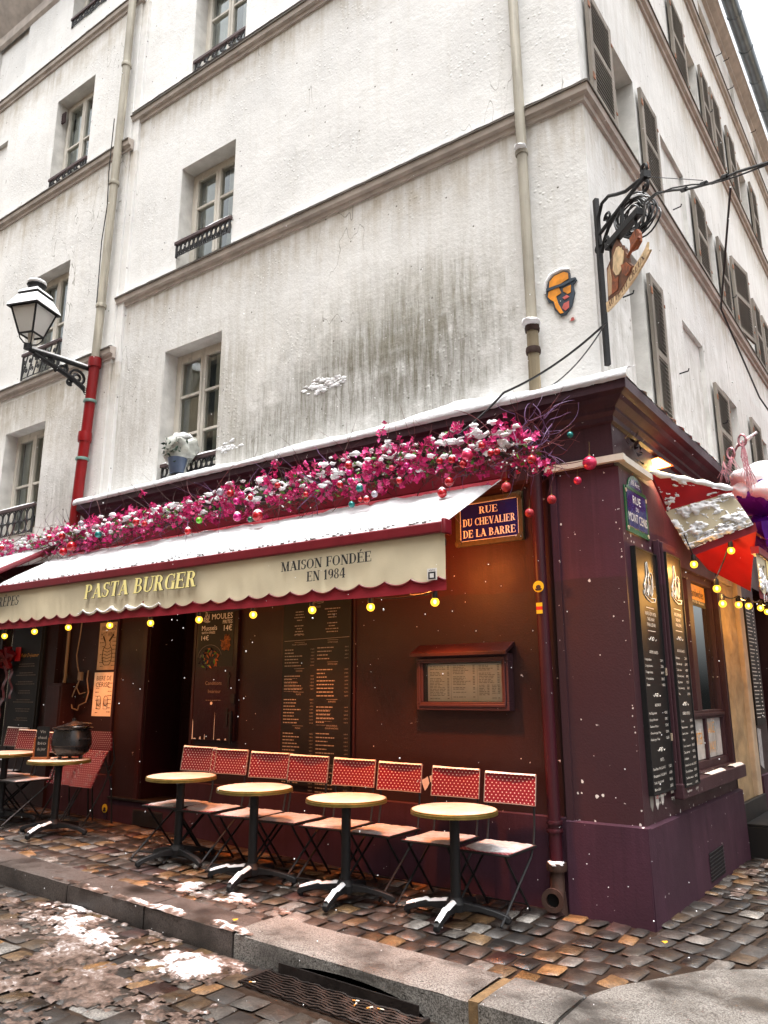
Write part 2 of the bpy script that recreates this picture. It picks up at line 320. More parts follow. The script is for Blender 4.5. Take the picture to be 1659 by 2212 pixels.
# ---------------------------------------------------------------- mesh helpers
class MB:
    """collects shapes, in the frame fn, and links them as ONE mesh object"""
    def __init__(s, fn=I): s.v = []; s.f = []; s.m = []; s.fn = fn; s.col = []
    def add(s, vs, fs, mi=0, raw=False, col=None):
        b = len(s.v); s.v += [tuple(p) if raw else s.fn(*p) for p in vs]
        s.f += [tuple(b+i for i in f) for f in fs]; s.m += [mi]*len(fs); s.col += [col]*len(fs)
        return s
    def box(s, a0, a1, o0, o1, z0, z1, mi=0):
        v = [(a, o, z) for z in (z0, z1) for o in (o0, o1) for a in (a0, a1)]
        return s.add(v, [(0, 1, 3, 2), (4, 6, 7, 5), (0, 4, 5, 1), (2, 3, 7, 6), (0, 2, 6, 4), (1, 5, 7, 3)], mi)
    def quad(s, a, b, c, d, mi=0): return s.add([a, b, c, d], [(0, 1, 2, 3)], mi)
    def prism(s, pts, o0, o1, mi=0, ax=1):
        """polygon (a, z) extruded along the outward axis; ax=0: polygon (o, z) along a; ax=2: polygon (a, o) along z"""
        n = len(pts); put = {1: lambda p, t: (p[0], t, p[1]), 0: lambda p, t: (t, p[0], p[1]), 2: lambda p, t: (p[0], p[1], t)}[ax]
        v = [put(p, o0) for p in pts]+[put(p, o1) for p in pts]
        return s.add(v, [tuple(range(n)), tuple(range(2*n-1, n-1, -1))]+[(i, i+n, (i+1) % n+n, (i+1) % n) for i in range(n)], mi)
    def tube(s, pts, r, n=6, mi=0, cap=True, raw=False):
        P = [Vector(p) if raw else Vector(s.fn(*p)) for p in pts]
        rs = r if isinstance(r, (list, tuple)) else [r]*len(P)
        v = []; f = []; u = None
        for i, p in enumerate(P):
            t = (P[min(i+1, len(P)-1)]-P[max(i-1, 0)])
            t = t.normalized() if t.length > 1e-9 else Vector((0, 0, 1))
            if u is None: u = t.orthogonal().normalized()
            else:
                u = u-t*u.dot(t); u = u.normalized() if u.length > 1e-6 else t.orthogonal().normalized()
            w_ = t.cross(u)
            v += [p+(u*math.cos(2*math.pi*k/n)+w_*math.sin(2*math.pi*k/n))*rs[i] for k in range(n)]
        for i in range(len(P)-1):
            f += [(i*n+k, i*n+(k+1) % n, (i+1)*n+(k+1) % n, (i+1)*n+k) for k in range(n)]
        if cap: f += [tuple(range(n-1, -1, -1)), tuple(range((len(P)-1)*n, len(P)*n))]
        return s.add(v, f, mi, raw=True)
    def lathe(s, prof, c=(0, 0, 0), n=20, mi=0, sx=1, sy=1):
        v = []; f = []
        for r, z in prof:
            v += [(c[0]+max(r, 1e-4)*math.cos(2*math.pi*k/n)*sx, c[1]+max(r, 1e-4)*math.sin(2*math.pi*k/n)*sy, c[2]+z) for k in range(n)]
        for i in range(len(prof)-1):
            f += [(i*n+k, i*n+(k+1) % n, (i+1)*n+(k+1) % n, (i+1)*n+k) for k in range(n)]
        return s.add(v, f, mi)
    def sphere(s, c, r, n=12, m=8, sc=(1, 1, 1), mi=0, wob=0, seed=0):
        v = []; f = []
        for j in range(m+1):
            th = math.pi*j/m
            for k in range(n):
                ph = 2*math.pi*k/n
                d = Vector((math.sin(th)*math.cos(ph), math.sin(th)*math.sin(ph), math.cos(th)))
                q = 1+(wob*mnoise.noise(d*1.7+Vector((seed, seed*.7, 0))) if wob else 0)
                v.append((c[0]+d.x*r*sc[0]*q, c[1]+d.y*r*sc[1]*q, c[2]+d.z*r*sc[2]*q))
        for j in range(m): f += [(j*n+k, j*n+(k+1) % n, (j+1)*n+(k+1) % n, (j+1)*n+k) for k in range(n)]
        return s.add(v, f, mi)
    def grid(s, nu, nv, fun, mi=0, keep=None):
        v = [fun(i/nu, j/nv) for j in range(nv+1) for i in range(nu+1)]
        f = [(j*(nu+1)+i, j*(nu+1)+i+1, (j+1)*(nu+1)+i+1, (j+1)*(nu+1)+i) for j in range(nv) for i in range(nu) if keep is None or keep((i+.5)/nu, (j+.5)/nv)]
        return s.add(v, f, mi)
    def build(s, name, ms, parent=None, smooth=40, bevel=0, attr=None, label=None):
        me = bpy.data.meshes.new(name); me.from_pydata(s.v, [], s.f)
        for m in (ms if isinstance(ms, (list, tuple)) else [ms]): me.materials.append(MATS[m])
        if any(s.m): me.polygons.foreach_set('material_index', s.m)
        if attr:
            a = me.color_attributes.new(attr, 'FLOAT_COLOR', 'CORNER'); k = 0
            for p, c in zip(me.polygons, s.col):
                for _ in range(p.loop_total): a.data[k].color = (c or (.1, .1, .1))[:3]+(1,); k += 1
        me.validate(); me.update()
        if smooth:
            me.polygons.foreach_set('use_smooth', [True]*len(me.polygons)); me.set_sharp_from_angle(angle=R(smooth))
        o = bpy.data.objects.new(name, me); C.objects.link(o)
        if parent: o.parent = parent; o.matrix_parent_inverse = Matrix.Translation(-parent.location)
        if bevel:
            bm = o.modifiers.new('bevel', 'BEVEL'); bm.width = bevel; bm.segments = 2; bm.limit_method = 'ANGLE'
        if label: o['label'] = label
        return o
def thing(name, label, cat, loc=(0, 0, 0), group=None, rz=0):
    o = bpy.data.objects.new(name, None); C.objects.link(o); o.location = loc; o.rotation_euler = (0, 0, rz); o.empty_display_size = .1
    o['label'] = label; o['category'] = cat
    if group: o['group'] = group
    return o
def tag(o, label, cat=None, group=None, kind=None):
    if label: o['label'] = label
    if cat: o['category'] = cat
    if group: o['group'] = group
    if kind: o['kind'] = kind
    return o
def dup(root, loc, rz=0, label=None, name=None):
    """a copy of a thing with copies of its parts and their sub-parts"""
    r = root.copy(); C.objects.link(r); r.location = loc; r.rotation_euler = (0, 0, rz)
    if label: r['label'] = label
    for ch in list(root.children):
        c = ch.copy(); C.objects.link(c); c.parent = r
        for g in list(ch.children):
            d = g.copy(); C.objects.link(d); d.parent = c
    return r
def lam(name, loc, energy, col, radius=.03, parent=None):
    l = bpy.data.lights.new(name, 'POINT'); l.energy = energy; l.color = col; l.shadow_soft_size = radius
    o = bpy.data.objects.new(name, l); C.objects.link(o); o.location = loc
    return o

# ---- lettering: the built-in sans, and a set of bold serif capitals drawn stroke by stroke
_tx = {}
def bf_raw(sx):
    if sx not in _tx:
        cu = bpy.data.curves.new('lettering', 'FONT'); cu.body = sx; cu.resolution_u = 1 if len(sx) > 14 else 2
        o = bpy.data.objects.new('lettering', cu); me = bpy.data.meshes.new_from_object(o)
        vs = [(v.co.x/.69, v.co.y/.69) for v in me.vertices]; fs = [tuple(p.vertices) for p in me.polygons]
        _tx[sx] = (vs, fs, min([v[0] for v in vs] or [0]), max([v[0] for v in vs] or [0]))
        bpy.data.objects.remove(o); bpy.data.curves.remove(cu); bpy.data.meshes.remove(me)
    return _tx[sx]
def bf(mb, sx, a, z, h, o, al='c', width=None, shear=0, mi=0):
    """sans text of cap height h with its baseline at z"""
    vs, fs, x0, x1 = bf_raw(sx); k = h if width is None else width/(x1-x0)
    off = {'c': -(x0+x1)/2, 'l': -x0, 'r': -x1}[al]
    mb.add([(a+(x+off)*k+shear*y*h, o, z+y*h) for x, y in vs], fs, mi)
T, t_ = .21, .065
def _arc(cx, cy, rx, ry, a0, a1, wk=T, wn=t_, n=14):
    q = []
    for i in range(n+1):
        a = R(a0+(a1-a0)*i/n); k = abs(math.cos(a))**1.3; wd = (wn+(wk-wn)*k)/2
        q.append(((cx+(rx-wd)*math.cos(a)-wd*math.cos(a), cy+(ry-wn/2)*math.sin(a)-wn/2*math.sin(a)), (cx+rx*math.cos(a), cy+ry*math.sin(a))))
    return [[q[i][0], q[i][1], q[i+1][1], q[i+1][0]] for i in range(n)]
def _l(x0, y0, x1, y1, wd): return [[(x0-wd/2, y0), (x0+wd/2, y0), (x1+wd/2, y1), (x1-wd/2, y1)]]
def _h(x0, x1, y, wd=t_): return [[(x0, y-wd/2), (x1, y-wd/2), (x1, y+wd/2), (x0, y+wd/2)]]
def _s(x, y, wd=.36): return _h(x-wd/2, x+wd/2, y+(.03 if y < .5 else -.03), .06)
def _st(x, wd=.36): return _l(x, 0, x, 1, T)+_s(x, 0, wd)+_s(x, 1, wd)
def _E(): return _st(.18)+_h(.18, .68, .97)+_h(.18, .56, .52)+_h(.18, .72, .03)+_l(.68, .74, .68, 1, .06)+_l(.56, .4, .56, .64, .06)+_l(.72, 0, .72, .28, .06)
GL = {
 'A': (.92, _l(.14, 0, .44, 1, .08)+_l(.42, 1, .74, 0, .24)+_h(.24, .66, .32)+_s(.13, 0, .28)+_s(.76, 0, .36)),
 'B': (.80, _st(.18)+_arc(.34, .745, .32, .255, -90, 90)+_arc(.36, .265, .38, .265, -90, 90)+_h(.18, .36, .97)+_h(.18, .38, .51)+_h(.18, .38, .03)),
 'C': (.82, _arc(.46, .5, .42, .5, 48, 312)+_l(.76, .66, .76, .98, .07)),
 'D': (.88, _st(.18)+_arc(.36, .5, .46, .5, -90, 90)+_h(.18, .38, .97)+_h(.18, .38, .03)),
 'E': (.80, _E()),
 'É': (.80, _E()+_l(.34, 1.07, .5, 1.27, .13)),
 'Ê': (.80, _E()+_l(.24, 1.07, .4, 1.24, .1)+_l(.42, 1.24, .58, 1.07, .1)),
 'F': (.74, _st(.18)+_h(.18, .66, .97)+_h(.18, .54, .50)+_l(.66, .72, .66, 1, .06)+_l(.54, .38, .54, .62, .06)),
 'G': (.88, _arc(.46, .5, .42, .5, 48, 318)+_l(.76, .66, .76, .98, .07)+_l(.74, 0, .74, .44, T)+_s(.72, .47, .3)),
 'H': (.96, _st(.18)+_st(.76)+_h(.2, .74, .5)),
 'I': (.42, _st(.2)),
 'L': (.76, _st(.18)+_h(.18, .68, .03)+_l(.68, 0, .68, .3, .06)),
 'M': (1.1, _l(.16, 0, .16, 1, .08)+_l(.2, 1, .54, 0, .2)+_l(.54, 0, .86, 1, .08)+_l(.88, 0, .88, 1, T)+_s(.16, 0, .28)+_s(.88, 0)+_s(.12, 1, .26)+_s(.92, 1, .28)),
 'N': (.94, _l(.17, 0, .17, 1, .08)+_l(.2, 1, .74, 0, .23)+_l(.76, 0, .76, 1, .08)+_s(.17, 0, .28)+_s(.13, 1, .26)+_s(.76, 1, .28)),
 'O': (.92, _arc(.45, .5, .42, .5, 0, 360, n=26)),
 'P': (.76, _st(.18)+_arc(.34, .73, .36, .27, -90, 90)+_h(.18, .36, .97)+_h(.18, .36, .49)),
 'R': (.86, _st(.18)+_arc(.34, .74, .34, .26, -90, 90)+_h(.18, .36, .97)+_h(.18, .38, .51)+_l(.46, .5, .68, 0, .22)+_s(.72, 0, .3)),
 'S': (.70, _arc(.35, .745, .29, .255, 40, 270, .2, .09)+_arc(.35, .255, .31, .27, -140, 90, .2, .09)+_l(.58, .72, .58, .99, .06)+_l(.09, .01, .09, .3, .06)),
 'T': (.80, _l(.4, 0, .4, 1, T)+_s(.4, 0)+_h(.06, .74, .97)+_l(.07, .7, .07, 1, .06)+_l(.73, .7, .73, 1, .06)),
 'U': (.90, _l(.18, .3, .18, 1, T)+_l(.74, .3, .74, 1, .08)+_arc(.43, .31, .355, .31, 180, 360, .2, .08)+_s(.18, 1)+_s(.74, 1, .28)),
 'V': (.88, _l(.44, 0, .16, 1, .24)+_l(.46, 0, .74, 1, .08)+_s(.16, 1, .36)+_s(.74, 1, .28)),
 'X': (.88, _l(.16, 1, .72, 0, .24)+_l(.14, 0, .72, 1, .08)+_s(.16, 1, .34)+_s(.72, 1, .26)+_s(.14, 0, .26)+_s(.72, 0, .34)),
 '1': (.60, _l(.3, 0, .3, 1, T)+_s(.3, 0)+_l(.12, .8, .28, .97, .1)),
 '9': (.72, _arc(.36, .68, .32, .32, 0, 360, n=20)+_arc(.2, .5, .48, .5, -70, 15, .2, .1)),
 '8': (.70, _arc(.35, .745, .27, .25, 0, 360, .17, .07, 18)+_arc(.35, .265, .32, .265, 0, 360, .19, .07, 18)),
 '4': (.74, _l(.5, 0, .5, 1, T)+_s(.5, 0)+_l(.06, .3, .46, 1, .09)+_h(.04, .72, .28, .09)),
 ' ': (.42, [])}
def serif(mb, sx, a, z, h, o, width, al='l', shear=0, grow=0, mi=0, step=.00022, curve=None):
    """bold serif capitals, cap height h, fitted to a width; every stroke lies a hair in front of the one before"""
    tot = sum(GL[c][0] for c in sx); k = width/tot; a -= {'l': 0, 'c': width/2}[al]; x = 0
    for c in sx:
        for i, p in enumerate(GL[c][1]):
            cx = sum(q[0] for q in p)/4; cy = sum(q[1] for q in p)/4; vs = []
            for px, py in p:
                if grow: px += math.copysign(grow/k, px-cx); py += math.copysign(grow/h, py-cy)
                vs.append((a+(x+px)*k+shear*py*h, o+step*(i % 23), z+py*h+(curve(a+(x+px)*k) if curve else 0)))
            mb.add(vs, [(0, 1, 2, 3)], mi)
        x += GL[c][0]

def wall(mb, a0, a1, z0, z1, holes, o=0, depth=.28, mi=0, mr=1):
    """a wall face with openings cut out and their reveals"""
    A = sorted({a0, a1, *[h[0] for h in holes], *[h[1] for h in holes]}); Zs = sorted({z0, z1, *[max(z0, h[2]) for h in holes], *[min(z1, h[3]) for h in holes]})
    A = [x for x in A if a0 <= x <= a1]; Zs = [x for x in Zs if z0 <= x <= z1]
    for i in range(len(A)-1):
        for j in range(len(Zs)-1):
            ca, cz = (A[i]+A[i+1])/2, (Zs[j]+Zs[j+1])/2
            if any(h[0] < ca < h[1] and h[2] < cz < h[3] for h in holes): continue
            mb.quad((A[i], o, Zs[j]), (A[i+1], o, Zs[j]), (A[i+1], o, Zs[j+1]), (A[i], o, Zs[j+1]), mi)
    for h in holes:
        d = h[4] if len(h) > 4 else depth; b = o-d; x0, x1, y0, y1 = h[0], h[1], max(z0, h[2]), min(z1, h[3])
        mb.quad((x0, o, y0), (x0, b, y0), (x0, b, y1), (x0, o, y1), mr); mb.quad((x1, o, y0), (x1, o, y1), (x1, b, y1), (x1, b, y0), mr)
        mb.quad((x0, o, y1), (x0, b, y1), (x1, b, y1), (x1, o, y1), mr); mb.quad((x0, o, y0), (x1, o, y0), (x1, b, y0), (x0, b, y0), mr)
        if d < .1: mb.quad((x0, b, y0), (x1, b, y0), (x1, b, y1), (x0, b, y1), mi)
def course(fn, name, parent, prof, a0, a1, mats, split, m0=0, m1=0):
    """a moulding of profile (out, z) run along a wall; faces above 'split' are the dark weathered cap"""
    mb = MB(fn); n = len(prof); N_ = max(2, int(abs(a1-a0)/1.2))
    for i in range(N_):
        p0 = a0+(a1-a0)*i/N_; p1 = a0+(a1-a0)*(i+1)/N_; e0 = m0 if i == 0 else 0; e1 = m1 if i == N_-1 else 0
        for j in range(n-1):
            mb.quad((p0+e0*prof[j][0], *prof[j]), (p1+e1*prof[j][0], *prof[j]), (p1+e1*prof[j+1][0], *prof[j+1]), (p0+e0*prof[j+1][0], *prof[j+1]), 1 if min(prof[j][1], prof[j+1][1]) >= split else 0)
    for a, e in ((a0, m0), (a1, m1)):
        if not e: mb.add([(a, *p) for p in prof], [tuple(range(n))], 0)
    return mb.build(name, mats, parent, smooth=30)
def scroll(mb, c, r, turns, a0, rad, dirn=1, n=16, pl=0, mi=0):
    """a spiral of iron bar in the (along, up) plane at out = pl"""
    pts = []
    for i in range(n+1):
        q = i/n; rr = r*(1-.82*q); an = a0+dirn*turns*2*math.pi*q
        pts.append((c[0]+rr*math.cos(an), pl, c[1]+rr*math.sin(an)))
    mb.tube(pts, rad, 4, mi)
def railing(fn, par, x0, x1, z0, z1, o, kind):
    mb = MB(fn)
    mb.tube([(x0, o, z0), (x1, o, z0)], .009, 4)
    n = max(3, int(round((x1-x0)/(.16 if kind != 'lace' else .09)))); st = (x1-x0)/n; h = z1-z0
    for i in range(n):
        cx = x0+st*(i+.5)
        if kind == 'scroll':
            scroll(mb, (cx-st*.22, z0+h*.7), st*.24, 1.3, 0, .011, 1, 14, o); scroll(mb, (cx+st*.22, z0+h*.34), st*.24, 1.3, math.pi, .011, 1, 14, o)
            mb.tube([(cx-st/2, o, z0), (cx-st*.1, o, z0+h*.5), (cx+st*.3, o, z1)], .011, 4); mb.sphere((cx, o, z0+h*.5), .022, 6, 4)
        elif kind == 'ring':
            for k in range(2): mb.tube([(cx+st*.46*math.cos(t), o, z0+h*(.27+.46*k)+h*.25*math.sin(t)) for t in [2*math.pi*q/14 for q in range(15)]], .011, 4)
            mb.sphere((cx-st/2, o, z0+h*.5), .025, 6, 4); mb.tube([(cx-st/2, o, z0), (cx-st/2, o, z1)], .010, 4)
        else:
            mb.tube([(cx+st*.42*math.cos(t), o, z1-h*.35+h*.33*math.sin(t)) for t in [2*math.pi*q/10 for q in range(11)]], .011, 4)
            mb.tube([(cx-st*.5, o, z1-h*.55), (cx-st*.2, o, z1-h*.95), (cx, o, z1-h*.7), (cx+st*.2, o, z1-h*.95), (cx+st*.5, o, z1-h*.55)], .012, 4)
    for x in (x0, x1): mb.box(x-.012, x+.012, o-.012, o+.012, z0-.02, z1+.03)
    r = mb.build('railing', 'iron_rail', par)
    MB(fn).box(x0-.03, x1+.03, o-.028, o+.028, z1, z1+.05).build('handrail', 'rail_wood', r, bevel=.008)
    sn = MB(fn); snow_ridge(sn, x0-.03, x1+.03, o-.026, o+.026, z1+.051, .02, .3); sn.build('snow_layer', 'snow', r)
    return r
def snow_ridge(mb, a0, a1, o0, o1, z, h, seed=0., n=None, m=4, gap=0.):
    """a soft strip of lying snow of height about h"""
    n = n or max(8, int(abs(a1-a0)/.05))
    def f(i, j):
        a = a0+(a1-a0)*i; e = math.sin(math.pi*min(1, max(0, j)))**.55 if 0 < j < 1 else 0
        q = .75+.8*mnoise.noise(Vector((a*2.3+seed*9, seed*5, j)))+.35*mnoise.noise(Vector((a*9+seed, j*2, seed)))
        return (a, o0+(o1-o0)*j+.1*(o1-o0)*mnoise.noise(Vector((a*7, seed, 3))), z+max(.0, h*q)*e)
    mb.grid(n, m, f, keep=(lambda i, j: mnoise.noise(Vector(((a0+(a1-a0)*i)*1.7, seed*3, 1))) > -1+gap) if gap else None)
def window(fn, par, x0, x1, z0, z1, o=-.24, leaves=2, rows=2, curt=True, fw=.075, wood='wood_white', bot=0.):
    """a casement: frame, panes, curtains and the dark room behind"""
    mb = MB(fn); y0 = o-.055
    mb.box(x0, x0+fw, y0, o, z0, z1); mb.box(x1-fw, x1, y0, o, z0, z1); mb.box(x0+fw, x1-fw, y0, o, z1-fw, z1); mb.box(x0+fw, x1-fw, y0, o, z0, z0+fw*1.1)
    L = (x1-x0-2*fw)/leaves; gm = MB(fn); sw = .05
    for i in range(leaves):
        a = x0+fw+L*i; b = a+L
        for (p, q) in ((a+.004, a+sw), (b-sw, b-.004)): mb.box(p, q, y0-.01, o+.022, z0+fw*1.1+.003, z1-fw-.003)
        mb.box(a+sw, b-sw, y0-.008, o+.02, z1-fw-sw-.003, z1-fw-.003); mb.box(a+sw, b-sw, y0-.008, o+.02, z0+fw*1.1+.003, z0+fw*1.1+sw+.03)
        for r in range(1, rows):
            zz = z0+fw+(z1-z0-2*fw)*r/rows; mb.box(a+sw, b-sw, y0-.004, o+.012, zz-.016, zz+.016)
        gm.quad((a+sw, o-.018, z0+fw), (b-sw, o-.018, z0+fw), (b-sw, o-.018, z1-fw), (a+sw, o-.018, z1-fw))
    w_ = thing_part('window', mb, wood, par)
    gm.build('pane', 'pane', w_, smooth=0)
    if curt:
        cm = MB(fn); cx = random.uniform(-.05, .05)
        for (p, q) in ((x0+fw, x0+(x1-x0)*.42+cx), (x0+(x1-x0)*.6+cx, x1-fw)):
            cm.grid(22, 2, lambda i, j, p=p, q=q: (p+(q-p)*i, o-.12+.025*math.sin(i*30+p*5), z0+.05+(z1-z0-.1)*j))
        cm.build('curtain', 'curtain', w_)
    rm = MB(fn); d = o-.9
    rm.quad((x0-.3, d, z0-.3), (x1+.3, d, z0-.3), (x1+.3, d, z1+.3), (x0-.3, d, z1+.3)); rm.quad((x0-.3, o-.06, z0-.3), (x0-.3, d, z0-.3), (x0-.3, d, z1+.3), (x0-.3, o-.06, z1+.3))
    rm.quad((x1+.3, o-.06, z0-.3), (x1+.3, d, z0-.3), (x1+.3, d, z1+.3), (x1+.3, o-.06, z1+.3)); rm.quad((x0-.3, o-.06, z1+.3), (x1+.3, o-.06, z1+.3), (x1+.3, d, z1+.3), (x0-.3, d, z1+.3)); rm.quad((x0-.3, o-.06, z0-.3), (x1+.3, o-.06, z0-.3), (x1+.3, d, z0-.3), (x0-.3, d, z0-.3))
    rm.build('room', 'room', w_, smooth=0)
    return w_
def thing_part(name, mb, m, par, **k): return mb.build(name, m, par, **k)

# ================================================================ THE GROUND
PAL = [hexc(h) for h in ('#3f3731', '#453a32', '#5a4836', '#524d49', '#33302e', '#45403a', '#66533f', '#3b3836', '#412c29', '#5c5650', '#7d6346', '#352f2b', '#3c3531', '#463c35', '#312d2a', '#4b4744', '#3a3532', '#8d8882', '#96714a')]
def sett(mb, cx, cy, lx, ly, zf, rot=0, hgt=.013, col=None, rr=random):
    """one stone: a slightly domed, worn block"""
    ca, sa = math.cos(rot), math.sin(rot); v = []; n = 4
    jx = [rr.uniform(-.10, .08) for _ in range(4)]; jy = [rr.uniform(-.10, .08) for _ in range(4)]; US = (-1, -.86, 0, .86, 1); tl = (rr.uniform(-.005, .005), rr.uniform(-.005, .005)); up = rr.uniform(-.005, .004)
    for j in range(n+1):
        for i in range(n+1):
            u, q = US[i], US[j]
            k = (jx[0]*(1-u)*(1-q)+jx[1]*(1+u)*(1-q)+jx[2]*(1-u)*(1+q)+jx[3]*(1+u)*(1+q))/4; l = (jy[0]*(1-u)*(1-q)+jy[1]*(1+u)*(1-q)+jy[2]*(1-u)*(1+q)+jy[3]*(1+u)*(1+q))/4
            e = max(abs(u), abs(q)); rd = 1-.07*(abs(u)*abs(q))**3
            X = lx/2*(u*rd+k); Y = ly/2*(q*rd+l); x = cx+ca*X-sa*Y; y = cy+sa*X+ca*Y
            edge = hgt if e > .99 else (.002 if e > .4 else 0)
            v.append((x, y, zf(x, y)+up+tl[0]*u+tl[1]*q-edge+.004*mnoise.noise(Vector((x*21, y*21, 0)))))
    c = col or rr.choice(PAL); k = rr.uniform(.7, 1.2); c = tuple(x*k for x in c)
    mb.add(v, [(j*(n+1)+i, j*(n+1)+i+1, (j+1)*(n+1)+i+1, (j+1)*(n+1)+i) for j in range(n) for i in range(n)], col=c)
KY = -2.06; RD = .145                                                    # kerb line, drop to the road
rg = random.Random(3)
def corner_kerb(x):                                                      # inner edge of the big corner slab
    P = [(.2, -1.6), (.28, -1.36), (.45, -1.05), (.62, -.77), (.93, -.48), (1.6, -.1), (2.6, .25), (9, .6)]
    for (a, b), (c, d) in zip(P, P[1:]):
        if a <= x <= c: return b+(d-b)*(x-a)/(c-a)
    return -1.6 if x < .2 else .6
pv = MB()
# front pavement: rows parallel to the facade
y = -1.53
while y < -.02:
    x = -11.+rg.uniform(0, .1); ly = rg.uniform(.20, .235)
    while x < .12:
        lx = rg.uniform(.13, .19)
        sett(pv, x+lx/2, y, lx-.026, ly-.026, gz, rg.uniform(-.03, .03), rr=rg); x += lx
    y += ly
y = -1.67                                                                # a row that fills the gap to the narrow kerb on the left
while y > -1.8:
    x = -11.
    while x < -2.16:
        lx = rg.uniform(.13, .22); sett(pv, x+lx/2, y+.02, lx-.014, .14, gz, rr=rg); x += lx
    y -= .2
# the side street, its setts laid across the fall
row = 0; yy = -1.5
while yy < 16:
    ly = (rg.uniform(.21, .25) if yy < 1.2 else rg.uniform(.12, .16)) if yy < 6 else .2; x = .13 + rg.uniform(-.05, .05)
    while x < (5.5 if yy < 6 else 4.2):
        lx = rg.uniform(.14, .20)
        if yy > corner_kerb(x+lx/2)+.07 and (yy > -.05 or x > .02): sett(pv, x+lx/2+.02*max(0, yy), yy, lx-.03, ly-.028, gz, rg.uniform(-.05, .05)-.15*(yy < 1), rr=rg)
        x += lx
    yy += ly
mg = MB()
mg.grid(30, 30, lambda i, j: (-16+40*i, -2.05+50*j, gz(-16+40*i, 0)-.02))
o = pv.build('pavement_setts', 'setts', smooth=60, attr='stone'); tag(o, None, kind='structure')
o = mg.build('pavement', 'mortar', smooth=0); tag(o, None, kind='structure')
def rz(x, y): return gz(x, KY)-RD
rd = MB(); y = KY-.1
while y > -6.6:
    x = -9.5; ly = rg.uniform(.17, .21)
    while x < 2.4 if y < -2.3 else x < .15:
        lx = rg.uniform(.14, .21)
        if not (-1.72 < x+lx/2 < -.5 and y > -2.37): sett(rd, x+lx/2, y, lx-.014, ly-.014, rz, rg.uniform(-.03, .03), .011, rr=rg)
        x += lx
    y -= ly
o = rd.build('road_setts', 'road_setts', smooth=60, attr='stone'); tag(o, None, kind='structure')
rb = MB(); rb.quad((-40, -60, rz(-40, 0)-.016), (40, -60, rz(40, 0)-.016), (40, KY+.3, rz(40, 0)-.016), (-40, KY+.3, rz(-40, 0)-.016))
o = rb.build('road', 'mortar', smooth=0); tag(o, None, kind='structure')
# kerb: narrow stones to the left, a wide stone arched over the drain, a short stone, the big corner slab
def kstone(mb, x0, x1, y0, y1, seed):
    nx = max(4, int((x1-x0)/.08)); ny = 5
    def top(i, j):
        x = x0+(x1-x0)*i; y = y0+(y1-y0)*j
        dr = .012*max(0, 1-abs(j)*6)+.006*max(0, abs(i*2-1)*12-11)
        return (x, y+(.004*mnoise.noise(Vector((x*9, seed, 0)))), gz(x, y)+.008-dr+.005*mnoise.noise(Vector((x*6, y*6, seed))))
    mb.grid(nx, ny, top)
    zb = lambda x: rz(x, 0)-.05
    mb.grid(nx, 3, lambda i, j: (x0+(x1-x0)*i, y0+(.004*mnoise.noise(Vector(((x0+(x1-x0)*i)*9, seed, 0))))+.006*mnoise.noise(Vector((i*20, j*4, seed))), zb(x0)+(gz(x0+(x1-x0)*i, y0)-.004-zb(x0))*j))
    for x in (x0, x1): mb.quad((x, y0, zb(x)), (x, y1, zb(x)), (x, y1, gz(x, y1)), (x, y0, gz(x, y0)-.004))
kd = MB(); xs = [-11.2, -9.6, -8.1, -6.6, -5.1, -4.02, -3.04, -2.105]
for i in range(len(xs)-1): kstone(kd, xs[i]+.006, xs[i+1]-.006, KY, KY+.31, i)
o = kd.build('kerb', 'kerb_dark', smooth=50); tag(o, None, kind='structure')
kg = MB()
A0, A1 = -2.09, -.30
nx = 30
def atop(i, j):
    x = A0+(A1-A0)*i; y = KY+(.43)*j
    return (x, y, gz(x, y)+.010-.02*max(0, 1-j*7)+.006*mnoise.noise(Vector((x*5, y*5, 2))))
kg.grid(nx, 7, atop)
def arch(x): q = (x+1.13)/.57; return .105*math.sqrt(max(0, 1-q**2)) if abs(q) < 1 else 0
def aface(i, j):
    x = A0+(A1-A0)*i; b = rz(x, 0)-.03+arch(x)*1.05; tz = gz(x, KY)-.010
    return (x, KY+.005*mnoise.noise(Vector((x*9, j*3, 1))), b+(tz-b)*j)
kg.grid(60, 4, aface)
kg.grid(60, 1, lambda i, j: (A0+(A1-A0)*i, KY+.3*j, rz(A0+(A1-A0)*i, 0)-.03+arch(A0+(A1-A0)*i)*1.05))
for x in (A0, A1): kg.quad((x, KY, rz(x, 0)-.05), (x, KY+.43, rz(x, 0)-.05), (x, KY+.43, gz(x, KY+.43)), (x, KY, gz(x, KY)-.012))
kstone(kg, -.235, .185, KY, KY+.46, 5)
o = kg.build('granite_kerb', 'kerb_granite', smooth=50); tag(o, None, kind='structure')
jm = MB(); jm.box(-.30, -.235, KY+.01, KY+.43, -.2, gz(-.27, -1.6)-.002); o = jm.build('kerb_joint', 'joint_mortar', smooth=0); tag(o, None, kind='structure')
sl_ = MB(); ring = [(.205, KY), (.2, -1.61), (.28, -1.37), (.45, -1.06), (.62, -.78), (.93, -.49), (1.6, -.1), (2.6, .25), (5, .5), (5, -.5), (2.8, -.9), (2.0, -1.3), (1.4, -1.75), (.95, -2.06)]
cen = (1.2, -1.15); rings = []
vs = []; fs = []; M_ = len(ring)
for k, s in enumerate((1., .985, .66, .33)):
    for (x, y) in ring:
        X, Y = cen[0]+(x-cen[0])*s, cen[1]+(y-cen[1])*s
        vs.append((X, Y, gz(X, Y)+.012-(.014 if k == 0 else 0)+.008*mnoise.noise(Vector((X*2, Y*2, 0)))))
vs.append((cen[0], cen[1], gz(*cen)+.012)); vs += [(x, y, rz(x, y)-.05) for x, y in ring]
